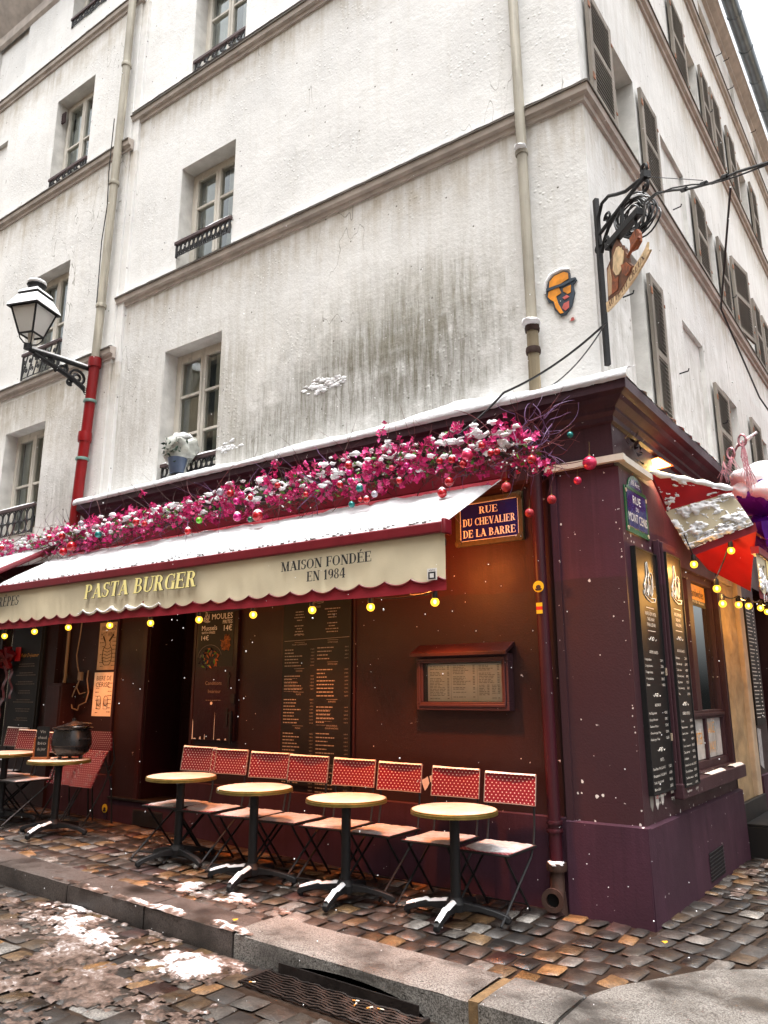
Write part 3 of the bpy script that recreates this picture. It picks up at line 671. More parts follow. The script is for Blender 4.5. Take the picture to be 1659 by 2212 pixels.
for k in range(3): fs += [(k*M_+i, k*M_+(i+1) % M_, (k+1)*M_+(i+1) % M_, (k+1)*M_+i) for i in range(M_)]
fs += [(3*M_+i, 3*M_+(i+1) % M_, 4*M_) for i in range(M_)]+[(i, 4*M_+1+i, 4*M_+1+(i+1) % M_, (i+1) % M_) for i in range(M_)]
sl_.add(vs, fs); o = sl_.build('corner_kerb', 'kerb_granite', smooth=40); tag(o, None, kind='structure')
# storm drain under the arch
dr = thing('storm_drain', 'rusty cast iron storm drain grate below the arched granite kerb', 'drain', (-1.13, -2.15, -.2))
dz = lambda x: rz(x, 0)
m = MB(); m.add([(x, y, dz(x)+z) for x in (-1.73, -.53) for y, z in ((KY+.02, -.05), (KY+.29, -.05), (KY+.29, .11), (KY+.02, .11))], [(0, 1, 5, 4), (1, 2, 6, 5), (0, 3, 2, 1), (4, 5, 6, 7)]); m.build('chamber', 'void', dr, smooth=0)
m = MB(); m.add([(x, y, dz(x)+z) for x in (-1.66, -.60) for y, z in ((-2.085, -.005), (-2.075, -.005), (-2.075, .055), (-2.085, .055))], [(0, 1, 2, 3), (7, 6, 5, 4), (0, 4, 5, 1), (1, 5, 6, 2), (2, 6, 7, 3), (3, 7, 4, 0)]); m.build('back_plate', 'grate', dr, smooth=0)
m = MB()
m.add([(x, y, dz(x)-.012) for x in (-1.71, -.55) for y in (-2.36, -2.09)], [(0, 1, 3, 2)])
for k in range(9):
    y0 = -2.355+.03*k; pts = [(-1.71+1.16*q/40, y0+.006*math.sin(q*1.9), dz(-1.71+1.16*q/40)+.004+.004*math.sin(q*.95+k)) for q in range(41)]
    m.tube(pts, .008, 4)
for x in (-1.72, -.54): m.box(x-.012, x+.012, -2.37, -2.08, dz(x)-.02, dz(x)+.012)
m.build('grille', 'grate', dr, smooth=30)
for i, (x, y, a, t) in enumerate(((-.98, -2.165, .3, 'lying alone at the middle of the grate'), (-.95, -2.21, 1.9, 'crossways on the outer bars of the grate'), (-.80, -2.17, .1, 'with a bright orange filter near the right end of the grate'), (-.86, -2.195, 1.1, 'tilted beside the bright orange filter'), (-1.64, -2.34, .6, 'at the left outer corner of the grate'))):
    c = thing('cigarette_butt', 'cigarette butt '+t, 'cigarette butt', (x, y, dz(x)+.016), 'cigarette butts on the drain')
    d = (math.cos(a)*.022, math.sin(a)*.022); z = dz(x)+.017
    MB().tube([(x, y, z), (x+d[0], y+d[1], z)], .0042, 6).build('paper', 'cigarette', c); MB().tube([(x-d[0]*.9, y-d[1]*.9, z), (x, y, z)], .0043, 6).build('filter', 'cig_filter', c)
for x, y, t in ((-2.22, -1.93, 'small yellow leaf on the snowy kerb edge'), (.3, -.45, 'small yellow leaf on the cobbles in front of the corner')):
    m = MB(); m.add([(x+.028*math.cos(k)*(1 if k % 2 else .7), y+.02*math.sin(k), gz(x, y)+.028+.006*math.sin(k*2)) for k in range(6)], [(0, 1, 2, 3, 4, 5)]); tag(m.build('fallen_leaf', 'yellow_leaf'), t, 'leaf')

# ---- lying snow and slush
def patch(name, mt, x0, x1, y0, y1, zf, f, step, dirt):
    nu = int((x1-x0)/step); nv = int((y1-y0)/step); m = MB()
    H = lambda i, j: f(x0+(x1-x0)*i, y0+(y1-y0)*j)
    vs = []; cols = []
    for j in range(nv+1):
        for i in range(nu+1):
            x, y = x0+(x1-x0)*i/nu, y0+(y1-y0)*j/nv; h = f(x, y); vs.append((x, y, zf(x, y)+h-.012))
    fs = []; fc = []
    for j in range(nv):
        for i in range(nu):
            q = (j*(nu+1)+i, j*(nu+1)+i+1, (j+1)*(nu+1)+i+1, (j+1)*(nu+1)+i)
            if max(f(x0+(x1-x0)*(i+u)/nu, y0+(y1-y0)*(j+v)/nv) for u, v in ((0, 0), (1, 0), (0, 1), (1, 1))) > .006:
                fs.append(q); X, Y = x0+(x1-x0)*(i+.5)/nu, y0+(y1-y0)*(j+.5)/nv; d = max(dirt(X, Y), 1.15-1.3*f(X, Y)/.028); fc.append((d, d, d))
    for q, c in zip(fs, fc): m.f.append(q); m.m.append(0); m.col.append(c)
    m.v = vs
    o = m.build(name, mt, smooth=80, attr='dirt'); return tag(o, None, kind='stuff')
def nz(x, y, k, s=0): return mnoise.noise(Vector((x*k, y*k, s)))
def road_slush(x, y):
    d = -(y-KY)
    ridge = math.exp(-((d-.27-.10*(x+3.0))/.27)**2)*max(0, min(1, (x+4.3)/.6))*max(0, min(1, (-1.6-x)/.6))
    film = .55*max(0, min(1, (d-.05)*3))*max(0, min(1, (-1.4-x+.5*(d-.6))/1.2))*(1 if d < 3 else max(0, 4-d))
    n = nz(x, y, 2.2)+.6*nz(x, y, 6, 4)+.7*nz(x, y, 13, 8)+.6*nz(x, y, 24, 3)+.5*nz(x, y, 47, 6)
    nl = nz(x, y, 1.6, 3)+.6*nz(x, y, 5, 4)+.4*nz(x, y, 12, 8)+.25*nz(x, y, 26, 1)
    return .026*ridge*max(0, .30+1.1*nl)+.026*(film*1.05+.7*n-.36)*(film > 0)
patch('road_slush', 'slush', -7.5, -1.0, -4.6, KY-.01, lambda x, y: rz(x, y)+.008, road_slush, .020, lambda x, y: .92-1.0*math.exp(-((-(y-KY)-.27-.10*(x+3.0))/.2)**2)*max(0, min(1, (x+4.2)/.5)))
def kerb_snow(x, y):
    if x > -1.85 or x < -5.3: return 0
    e = math.exp(-((y-(KY+.05))/.06)**2)
    return .02*e*min(1, (-1.85-x)*5)*max(0, (.5+nz(x, y, 3)+.8*nz(x, y, 11, 2)+.6*nz(x, y, 25, 2))*min(1, max(.15, (x+5.2)*.5)))
patch('kerb_snow', 'slush', -5.3, -1.8, KY-.012, KY+.3, lambda x, y: gz(x, y)+.012, kerb_snow, .025, lambda x, y: -.3)
def pave_snow(x, y):
    k = max(0, 1-abs((x+2.9)/1.3)**2)*max(0, 1-abs((y+1.48)/.3)**2)
    return .018*max(0, k*(.40+1.3*nz(x, y, 3.6, 5)+.9*nz(x*.5, y, 11, 1)+.9*nz(x*.6, y, 27, 6))-.44)
patch('pavement_snow', 'slush', -4.4, -1.5, -1.75, -1.1, lambda x, y: gz(x, y)+.012, pave_snow, .018, lambda x, y: .22)
patch('street_snow', 'slush', .2, 4.5, 1.2, 7, lambda x, y: gz(x, y)+.012, lambda x, y: .03*max(0, .3*nz(x, y, .7, 3)+nz(x, y*.4, 6, 5)+.5*nz(x, y, 14, 2)-.34), .05, lambda x, y: .1)

# ================================================================ THE BUILDINGS
bld = thing('corner_building', 'tall white rendered corner building over a burgundy shopfront, grey shutters on its side', 'building')
FW = [(-5.91, -4.81, 4.2, 6.09), (-5.81, -4.73, 7.225, 8.88), (-5.74, -4.65, 10.36, 12.1)]
m = MB(F); wall(m, -7.0, 0, 3.2, 14.6, FW); m.build('front_wall', ['plaster_corner', 'reveal'], bld, smooth=0)
SW = [(.97, 1.46, 4.2, 6.02), (2.96, 3.9, 4.4, 6.04, .05), (4.86, 5.7, 4.3, 5.75), (7.2, 7.9, 4.3, 5.75), (.87, 1.74, 7.23, 8.56), (2.75, 3.79, 7.3, 8.54, .05), (4.68, 5.34, 7.23, 8.46), (7.12, 7.85, 7.23, 8.5), (9.4, 10.1, 7.23, 8.5),
      (.9, 1.75, 10.25, 11.7), (4.56, 5.42, 10.25, 11.62), (6.82, 7.24, 10.25, 11.7), (8.4, 9.2, 10.25, 11.7), (6.3, 7.2, 12.95, 13.7, .06), (7.96, 9.1, 13.0, 14.42, .06), (10.34, 11.45, 13.0, 14.5, .06), (12.6, 13.6, 13.0, 14.5, .06)]
m = MB(RF); wall(m, 0, 17, 3.2, 14.75, SW); m.build('side_wall', ['plaster_side', 'reveal'], bld, smooth=0)
m = MB(); m.box(-6.9, -.1, .1, 16.8, 14.3, 14.6); m.add([(-7, 0, 14.6), (.3, 0, 14.6), (.3, 17, 14.75), (-7, 17, 14.75), (-6.5, 1.6, 17), (-1.6, 1.6, 17), (-1.6, 15.5, 17), (-6.5, 15.5, 17)], [(0, 1, 5, 4), (1, 2, 6, 5), (2, 3, 7, 6), (3, 0, 4, 7), (4, 5, 6, 7)]); m.build('roof', 'zinc', bld, smooth=0)
m = MB(RF); gp = [(.36+.13*math.cos(t), 14.42+.13*math.sin(t)) for t in [math.pi+math.pi*k/10 for k in range(11)]]
for k in range(18): m.add([(v, o*1.0, z-.004*(k % 2)) for v in (k*1.0-.2, k*1.0+.82) for o, z in gp], [(i, i+1, i+12, i+11) for i in range(10)])
for k in range(18): m.tube([(k*1.0-.19, o, z) for o, z in gp], .018, 4)
m.build('gutter', 'zinc', bld)
m = MB(RF); 
for (o0, z0), (o1, z1) in zip([(0, 14.0), (.06, 14.02), (.06, 14.1), (.14, 14.16), (.2, 14.24)], [(.06, 14.02), (.06, 14.1), (.14, 14.16), (.2, 14.24), (.2, 14.3)]): m.quad((-.2, o0, z0), (17, o0, z0), (17, o1, z1), (-.2, o1, z1))
m.build('eave_moulding', 'ledge', bld, smooth=0)
def prof(z, d=1.): return [(-.02, z-.155), (.03*d, z-.15), (.035*d, z-.10), (.075*d, z-.085), (.085*d, z-.02), (.1*d, z-.018), (.1*d, z), (-.02, z+.022)]
course(F, 'string_course', bld, prof(7.2), -7.02, 0, ['ledge', 'ledge_cap'], 7.179, 0, 1); course(RF, 'string_course', bld, prof(7.2), 0, 17, ['ledge', 'ledge_cap'], 7.179, -1)
course(F, 'string_course', bld, prof(10.3), -7.02, 0, ['ledge', 'ledge_cap'], 10.279, 0, 1); course(RF, 'string_course', bld, prof(10.3), 0, 17, ['ledge', 'ledge_cap'], 10.279, -1)
course(RF, 'string_course', bld, prof(12.8), -.1, 17, ['ledge', 'ledge_cap'], 12.779)
m = MB(F)
for z, s in ((7.21, 1), (10.34, 2)): snow_ridge(m, -7.0, .08, .0, .098, z, .02, s)
tag(m.build('ledge_snow', 'snow'), 'thin snow lying along the stone ledges of the white building', kind='stuff')
# front windows
w_ = window(F, bld, -5.91, -4.81, 4.3, 6.09, -.22, 2, 3); railing(F, w_, -5.86, -4.84, 4.28, 4.46, -.05, 'lace')
w_ = window(F, bld, -5.81, -4.73, 7.225, 8.88, -.22, 2, 3); railing(F, w_, -5.79, -4.75, 7.47, 7.64, .02, 'lace')
w_ = window(F, bld, -5.74, -4.65, 10.36, 12.1, -.22, 2, 3); railing(F, w_, -5.7, -4.68, 10.42, 10.62, -.02, 'scroll')
for (a, b, c, d, *e) in SW:
    if not e: window(RF, bld, a, b, c, d, -.2, 2, 3, curt=(b-a) > .6, fw=.06)
def shutter(v0, v1, z0, z1, ang=None, fr=0):
    """louvred wooden leaf; flat on the wall, or standing off it at an angle about the edge v0"""
    def fn(a, o, z):
        if ang is None: return RF(v0+a, .03+o, z)
        return RF(v0+a*math.cos(ang)-o*math.sin(ang), .03+a*math.sin(ang)+o*math.cos(ang), z)
    W_ = v1-v0; m = MB(fn); f = .075
    m.box(0, f, 0, .04, z0, z1); m.box(W_-f, W_, 0, .04, z0, z1)
    for z in (z0, (z0+z1)/2-.04, z1-f): m.box(f, W_-f, .002, .038, z, z+f)
    n = int((z1-z0)/.05)
    for k in range(n):
        z = z0+(z1-z0)*(k+.5)/n; m.quad((f, .006, z+.034), (W_-f, .006, z+.034), (W_-f, .037, z-.022), (f, .037, z-.022)); m.quad((f, .037, z-.022), (W_-f, .037, z-.022), (W_-f, .037, z-.012), (f, .037, z-.012))
    m.quad((f, .003, z0+f), (W_-f, .003, z0+f), (W_-f, .003, z1-f), (f, .003, z1-f), 1)
    s = m.build('shutter', ['shutter_grey', 'shutter_back'], bld, smooth=0)
    for z in (z0+.16, z1-.24): MB(fn).box(-.015, .035, .041, .048, z, z+.07).build('hinge', 'rust', s, smooth=0); MB(fn).box(W_-.025, W_+.01, .041, .047, z+.02, z+.05).build('catch', 'rust', s, smooth=0)
for a in ((1.49, 1.95, 4.2, 5.95), (4.12, 4.83, 4.35, 5.6), (6.42, 7.1, 4.35, 5.8), (.17, .82, 7.25, 8.5), (1.79, 2.39, 7.25, 8.5), (4.0, 4.64, 7.25, 8.45), (5.37, 5.95, 7.25, 8.42), (6.3, 7.05, 7.25, 8.55, .12), (7.9, 8.5, 7.25, 8.5), (8.7, 9.35, 7.25, 8.5),
          (.2, .86, 10.27, 11.7), (1.79, 2.4, 10.27, 11.7), (3.76, 4.5, 10.27, 11.6), (5.45, 5.96, 10.27, 11.62), (6.15, 6.78, 10.27, 11.7), (7.28, 7.9, 10.27, 11.7), (9.25, 9.85, 10.27, 11.7)):
    shutter(*a)
m = MB(RF)
for v, z in ((.75, 5.35), (2.6, 5.2), (3.05, 7.6), (6.1, 7.7), (8.3, 13.9), (8.4, 13.3), (10.8, 13.9), (4.4, 5.1), (5.9, 11.0), (7.5, 13.4)): m.tube([(v, 0, z), (v, .1, z+.01), (v, .11, z+.04)], .009, 5)
m.build('shutter_hooks', 'iron', bld)
# ---- shopfront
CP = [(.03, 3.42), (.075, 3.44), (.075, 3.80), (.105, 3.815), (.105, 3.86), (.14, 3.89), (.14, 3.92), (.20, 3.96), (.225, 3.99), (.25, 4.0), (.28, 4.015), (.28, 4.105), (-.02, 4.15)]
course(F, 'cornice', bld, CP, -7.19, 0, ['frieze', 'frieze'], 9, 0, 1); course(RF, 'cornice', bld, CP, 0, 5.5, ['frieze', 'frieze'], 9, -1)
m = MB(F); wall(m, -7.6, -.48, -.4, 3.43, [(-5.76, -4.98, .36, 2.62, .55)], .03, mr=1); m.build('front_panelling', ['burgundy_front', 'burgundy_dark'], bld, smooth=0)
m = MB(F)
for x in (-3.585, -2.63): m.box(x-.012, x+.012, .031, .045, .66, 3.4)
m.box(-5.86, -5.79, .031, .06, .36, 3.2); m.box(-4.95, -4.92, .031, .05, .36, 3.2); m.box(-6.4, -6.36, .031, .06, .3, 3.2)
m.build('batten', 'burgundy', bld, smooth=0)
m = MB(F); m.box(-.48, .103, -.2, .062, -.4, 3.43); m.box(-.5, -.44, .0621, .075, .63, 3.43); m.build('corner_pilaster', 'burgundy_corner', bld, smooth=0)
m = MB(RF); wall(m, -.05, 2.98, -.4, 3.43, [(1.56, 2.92, .9, 2.8, .12)], .1, mr=0); m.box(2.9, 2.98, 0, .1, -.4, 3.4); m.build('side_panelling', 'burgundy_corner', bld, smooth=0)
def plinth(fn, name, a0, a1, o, zt, ground):
    m = MB(fn); n = max(3, int((a1-a0)/.25))
    m.grid(n, 4, lambda i, j: (a0+(a1-a0)*i, o+.02*(1-j), -.4+(zt+.4)*j)); m.grid(n, 1, lambda i, j: (a0+(a1-a0)*i, o-.04*j, zt+.012*j))
    for a in (a0, a1): m.quad((a, o+.02, -.4), (a, o-.06, -.4), (a, o-.06, zt), (a, o, zt))
    return m.build(name, 'burgundy_plinth', bld, smooth=20)
plinth(F, 'plinth', -7.6, -6.31, .06, .64, 0); plinth(F, 'plinth', -4.96, -.5, .06, .645, 0); plinth(F, 'plinth', -.5, .14, .10, .63, 0); plinth(RF, 'plinth', -.098, 2.98, .14, .62, 0)
m = MB(F); m.box(-6.3, -4.97, -.3, .066, -.4, .38); st_ = m.build('doorstep', 'burgundy_plinth', bld, smooth=0); MB(F).box(-6.31, -4.96, -.3, .085, .381, .41).build('step_edge', 'board_black', st_, smooth=0, bevel=.006)
m = MB(F); m.box(-5.82, -5.3, .0665, .074, .13, .3, 0)
for k in range(14): m.box(-5.81, -5.31, .0745, .082, .135+.0116*k, .139+.0116*k)
m.build('air_vent', 'iron_rail', bld, smooth=0)
dm = MB(F); dm.box(-5.76, -4.98, -.53, -.49, .41, 2.62); dm.box(-5.7, -5.42, -.489, -.475, .6, 1.3); dm.box(-5.32, -5.04, -.489, -.475, .6, 1.3); dm.box(-5.7, -5.42, -.489, -.475, 1.5, 2.4); dm.box(-5.32, -5.04, -.489, -.475, 1.5, 2.4)
d_ = dm.build('door', 'burgundy_dark', bld, smooth=0, bevel=.006); MB(F).tube([(-5.37, -.47, 1.35), (-5.37, -.42, 1.35), (-5.37, -.42, 1.42)], .012, 6).build('handle', 'brass', d_)
MB(F).box(-5.36, -5.05, -.474, -.468, 1.32, 1.48).build('letter_plate', 'burgundy', d_, smooth=0)
# cream cable trunking round the corner
m = MB(F); m.box(-.52, .17, .063, .12, 3.46, 3.515); m.build('cable_trunking', 'trunking', bld, smooth=0); MB(RF).box(-.06, .68, .104, .16, 3.463, 3.518).build('cable_trunking', 'trunking', bld, smooth=0)
# side window with its sign and lettered lower panes
m = MB(RF); A, B_, Z0, Z1 = 1.56, 2.92, .9, 2.8
for a0, a1, z0, z1 in ((A, A+.07, Z0, Z1), (B_-.08, B_, Z0, Z1), (A+.07, B_-.08, Z1-.07, Z1), (A+.07, B_-.08, Z0, Z0+.07), (A+.07, B_-.08, 1.36, 1.44)): m.box(a0, a1, -.03, .05, z0, z1)
m.box(1.9, 2.06, -.028, .048, 1.441, Z1-.071); m.box(2.16, 2.22, -.02, .04, Z0+.071, 1.359); m.box(A+.071, B_-.081, .0505, .07, 1.385, 1.415)
sw_ = m.build('shop_window', 'burgundy_corner', bld, smooth=0, bevel=.004)
m = MB(RF)
for a0, a1, z0, z1 in ((A+.07, 1.9, 1.44, Z1-.07), (2.06, B_-.08, 1.44, Z1-.07), (A+.07, 2.16, Z0+.07, 1.36), (2.22, B_-.08, Z0+.07, 1.36)): m.quad((a0, .01, z0), (a1, .01, z0), (a1, .01, z1), (a0, .01, z1))
m.build('pane', 'pane_shop', sw_, smooth=0)
m = MB(RF); m.quad((1.0, -1.2, .5), (3.6, -1.2, .5), (3.6, -1.2, 3.2), (1.0, -1.2, 3.2)); m.quad((1.3, -.05, .88), (3.1, -.05, .88), (3.1, -1.2, .88), (1.3, -1.2, .88)); m.quad((3.1, -.05, .8), (3.1, -1.2, .8), (3.1, -1.2, 3), (3.1, -.05, 3)); m.build('room', 'room', sw_, smooth=0)
m = MB(RF); m.box(1.64, 2.15, .0105, .0125, .98, 1.355); m.box(2.23, 2.6, .0105, .0125, .98, 1.355); m.build('pane_reflection', 'reflection_white', sw_, smooth=0); m = MB(RF); m.box(2.62, 2.83, .0105, .0125, .98, 1.355); m.build('marble_panel', 'marble', sw_, smooth=0)  # pale sheets beside the marble: the ground's bright reflection put in as colour
m = MB(RF); bf(m, 'Sandwiches', 2.38, 2.585, .085, .0162, width=.5); bf(m, 'A EMPORTER · TAKE AWAY', 2.38, 2.52, .03, .0162, width=.52, mi=1)
b2 = MB(RF); b2.box(2.08, 2.69, .011, .014, 2.555, 2.715); b2.box(2.08, 2.69, .011, .0138, 2.49, 2.553, 1); s_ = b2.build('window_sign', ['gilt', 'board_black'], sw_, smooth=0); m.build('lettering', ['ink', 'letter_white'], s_, smooth=0)
m = MB(RF); bf(m, 'EMPORTER', 1.87, 1.12, .11, .0135, width=.46); bf(m, 'TAKE', 2.42, 1.21, .11, .0135, width=.32); bf(m, 'AWAY', 2.42, 1.02, .11, .0135, width=.32); m.build('pane_lettering', 'gilt', sw_, smooth=0)
m = MB(RF); m.box(.66, 2.95, .101, .2, .76, .88); si = m.build('window_sill', 'burgundy_corner', bld, smooth=0, bevel=.008)
m = MB(RF); snow_ridge(m, 1.6, 2.15, .105, .19, .881, .018, 4); snow_ridge(m, 2.5, 2.93, .105, .19, .881, .02, 5); m.build('snow_layer', 'snow', si)
m = MB(RF)
for k in range(16): m.tube([(1.42+.03*k, .158, .24), (1.42+.03*k+.02, .158, -.0)], .004, 4); 
for k in range(8): m.tube([(1.4, .158, .02+.03*k), (1.92, .158, .03+.03*k)], .004, 4)
m.build('air_vent', 'iron_rail', bld)
m = MB(F); rq = random.Random(33)
def flake(m, a, z, r, o):
    r *= .7
    n = rq.randint(5, 8); m.prism([(a+r*rq.uniform(.4, 1)*math.cos(6.283*k/n), z+r*rq.uniform(.4, 1)*1.2*math.sin(6.283*k/n)) for k in range(n)], o, o+.0012)
for a, z, r in ((-.36, .93, .022), (-.40, .84, .016), (-.37, .845, .012), (-.25, .83, .03), (-.2, .84, .02), (-.34, 1.4, .01), (-.2, 2.5, .02), (-.42, 3.0, .018), (-.15, 1.9, .012), (-.02, 2.2, .014), (-.3, 2.9, .012)): flake(m, a, z, r, .0625)
for k in range(20): flake(m, .09-abs(rq.gauss(0, .02)), rq.uniform(.65, 3.2), rq.uniform(.004, .014), .0625)
for k in range(16): flake(m, rq.uniform(-.47, .09), .632+rq.gauss(0, .012), rq.uniform(.006, .022), .0626)
m.build('paint_loss', 'sticker_white', bld, smooth=0)['kind'] = 'stuff'
m = MB(F); flake(m, -1.83, .83, .085, .0305); flake(m, -1.76, .86, .06, .032)
for k in range(26): flake(m, rq.uniform(-4.1, -.7), rq.uniform(.8, 3.2), rq.uniform(.003, .009), .0306)
m.build('paint_loss', 'sticker_white', bld, smooth=0)['kind'] = 'stuff'
m = MB(RF)
for k in range(24): flake(m, -.04+abs(rq.gauss(0, .025)), rq.uniform(.65, 3.4), rq.uniform(.005, .016), .1005)
for k in range(12): flake(m, rq.uniform(-.04, .02), rq.uniform(2.85, 3.4), rq.uniform(.008, .025), .1007)
for k in range(6): flake(m, .05+.16*k*rq.random(), 2.84+rq.gauss(0, .02), rq.uniform(.012, .03), .1009)
for k in range(30): flake(m, rq.uniform(0, 2.9), .625+rq.gauss(0, .012), rq.uniform(.005, .02), .1006)
m.build('paint_loss', 'sticker_white', bld, smooth=0)['kind'] = 'stuff'
# stone pier, threshold, next shopfront
m = MB(RF); m.grid(12, 34, lambda i, j: (2.98+.95*i, .045+.035*mnoise.noise(Vector((i*6, j*14, 2)))*(i < .97)+.02*mnoise.noise(Vector((i*15, j*40, 5))), .1+2.75*j)); m.box(2.98, 3.93, -.1, .0, .1, 3.43); m.build('stone_pier', 'limestone', bld, smooth=60)
m = MB(RF); m.box(3.932, 4.15, -.1, .10, .1, 3.43); m.box(2.99, 3.93, -.1, .06, 2.86, 3.43); m.build('rendered_jamb', 'limestone_pale', bld, smooth=0, bevel=.01)
m = MB(RF); m.box(3.0, 4.14, .08, .34, -.3, .26); m.box(3.0, 4.14, .08, .13, .261, .47); m.box(3.0, 4.14, .131, .36, .261, .285); m.build('side_threshold', 'board_black', bld, smooth=0, bevel=.006)
m = MB(RF); wall(m, 4.15, 9.0, -.4, 3.6, [(4.85, 5.9, .3, 2.95, .3), (6.4, 7.8, .7, 2.8, .2)], .09, mr=1); m.quad((4.85, -.2, .3), (5.9, -.2, .3), (5.9, -.2, 2.95), (4.85, -.2, 2.95), 1); m.quad((6.4, -.1, .7), (7.8, -.1, .7), (7.8, -.1, 2.8), (6.4, -.1, 2.8), 1)
m.build('next_shopfront', ['burgundy_front', 'burgundy_dark'], bld, smooth=0); plinth(RF, 'plinth', 4.15, 4.83, .12, .66, 0)
m = MB(RF); m.box(4.83, 4.88, .1, .25, .7, .82); m.quad((4.2, .0945, .78), (4.4, .0945, .72), (4.42, .0945, 1.18), (4.22, .0945, 1.2)); m.build('bare_patch', 'snow_thin', bld, smooth=0)

# ---- the building to the left
lb = thing('white_building', 'white rendered building left of the cream drainpipe, with small windows and iron rails', 'building', (-9, 0, 0))
LO = .08
LW = [(-9.05, -8.0, 13.1, 14.7), (-9.2, -8.12, 9.86, 11.67), (-9.4, -8.3, 6.47, 8.29), (-9.63, -8.52, 3.9, 5.64), (-11.6, -10.52, 13.0, 14.57, .06), (-11.9, -10.8, 9.95, 11.65, .06)]
m = MB(F); wall(m, -17, -7.0, 3.0, 15.0, LW, LO); m.quad((-7.0, LO, 3.0), (-7.0, -.02, 3.0), (-7.0, -.02, 15), (-7.0, LO, 15)); m.build('wall', ['plaster_left', 'reveal'], lb, smooth=0)
def profL(z): return [(o+LO, zz) for o, zz in prof(z, .9)]
for z in (6.4, 9.83, 12.6): course(F, 'string_course', lb, profL(z), -17, -6.93, ['ledge', 'ledge_cap'], z-.021)
m = MB(F)
for z, s in ((6.41, 1), (9.84, 2), (12.61, 3)): snow_ridge(m, -13, -6.94, LO, LO+.088, z, .028 if z < 7 else .016, s+4)
tag(m.build('ledge_snow', 'snow'), 'thin snow lying along the stone ledges of the left hand building', kind='stuff')
m = MB(F); m.box(-7.0, -6.86, -.05, .05, 4.2, 14.6); m.build('edge_pilaster', 'plaster_left', lb, smooth=0, bevel=.01)
for (x0, x1, z0, z1), (ra, rb_, rz0, rz1, kind, ro) in zip([h[:4] for h in LW[:4]], [(-9.0, -8.03, 13.13, 13.25, 'scroll', .06), (-9.15, -8.15, 9.9, 10.04, 'scroll', .06), (-9.33, -8.33, 6.5, 6.88, 'scroll', .07), (-9.56, -8.56, 3.93, 4.3, 'ring', .07)]):
    w_ = window(F, lb, x0, x1, z0, z1, LO-.2, 2, 2 if z0 > 5 else 2); railing(F, w_, ra, rb_, rz0, rz1, ro+LO-.05, kind)
for x, z in ((-9.3, 8.05), (-9.12, 11.42)):
    m = MB(F); m.box(x-.085, x+.02, -.04, -.02, z-.13, z+.08)
    for k in range(6): m.box(x-.08, x+.015, -.019, -.012, z-.12+.033*k, z-.105+.033*k)
    m.build('air_vent', 'rail_wood', lb, smooth=0)
m = MB(F); wall(m, -17, -7.6, -.4, 3.42, [(-9.32, -8.72, .9, 2.6, .2)], LO+.03, mr=1); m.quad((-7.6, .11, -.4), (-7.6, .0, -.4), (-7.6, .0, 3.42), (-7.6, .11, 3.42)); m.quad((-9.32, -.05, .9), (-8.72, -.05, .9), (-8.72, -.05, 2.6), (-9.32, -.05, 2.6), 1); m.build('shopfront', ['burgundy_front', 'burgundy_dark'], lb, smooth=0)
m = MB(F); m.box(-9.06, -9.0, .0, .1, .9, 2.6); m.box(-9.3, -8.74, .0, .1, 1.5, 1.55); m.build('glazing_bars', 'burgundy_dark', lb, smooth=0)
m = MB(F); m.quad((-9.3, .03, .9), (-8.74, .03, .9), (-8.74, .03, 2.6), (-9.3, .03, 2.6)); m.build('pane', 'pane_shop', lb, smooth=0)
m = MB(F)
for (o0, z0), (o1, z1) in zip([(LO, 14.05), (LO+.05, 14.1), (LO+.05, 14.3), (LO+.2, 14.5)], [(LO+.05, 14.1), (LO+.05, 14.3), (LO+.2, 14.5), (LO+.35, 14.72)]): m.quad((-17, o0, z0), (-9.4, o0, z0), (-9.4, o1, z1), (-17, o1, z1))
m.build('eave_moulding', 'ledge', lb, smooth=0)
m = MB(); m.add([(-17, -.5, 14.75), (-7, -.5, 15.0), (-7, 9, 15), (-17, 9, 15), (-17, 1.5, 17.4), (-7, 1.5, 17.4), (-7, 8, 17.4), (-17, 8, 17.4)], [(0, 1, 5, 4), (1, 2, 6, 5), (2, 3, 7, 6), (3, 0, 4, 7), (4, 5, 6, 7), (0, 3, 2, 1)]); m.build('roof', 'zinc', lb, smooth=0)
# snow along the cornice
m = MB(F)
def csn(i, j):
    x = -7.25+7.55*i; n = mnoise.noise(Vector((x*1.1, 3, 0)))+.5*mnoise.noise(Vector((x*4, 1, j))); h = .07+.035*n+.05*max(0, 1-abs(x+1.6)/1.6)*.6
    prof_ = [(.292, 4.085), (.312, 4.11), (.30, 4.11+h*.6), (.25, 4.12+h*.95), (.16, 4.14+h*1.1), (.07, 4.16+h*1.35), (.0, 4.17+h*1.6+.02*n)]
    q = j*6; k = min(5, int(q)); t = q-k
    return (x, prof_[k][0]*(1-t)+prof_[k+1][0]*t, prof_[k][1]*(1-t)+prof_[k+1][1]*t+.008*mnoise.noise(Vector((x*14, j*8, 0))))
m.grid(190, 12, csn); tag(m.build('cornice_snow', 'snow_wet', smooth=80), 'snow lying along the burgundy cornice of the front', kind='stuff')
m = MB(RF); snow_ridge(m, -.28, 5.4, .0, .285, 4.12, .06, 3); tag(m.build('cornice_snow', 'snow', smooth=80), 'snow lying along the cornice of the side street front', kind='stuff')
m = MB(F)
for x, z, r, s in ((-3.25, 4.95, .10, 1), (-3.1, 4.96, .12, 2), (-2.95, 4.95, .09, 3), (-4.55, 4.5, .10, 6), (-3.0, 4.92, .07, 9)):
    
    for q in range(26): m.sphere((x+rq.gauss(0, r*.9), .0, z+rq.gauss(0, r*.3)-.01*(q % 3)), r*rq.uniform(.08, .30), 8, 5, (1.5, .45, .6), wob=1.0, seed=q*1.7+s)
tag(m.build('wall_snow', 'snow', smooth=80), 'snow stuck to the stained render above the cornice', kind='stuff')

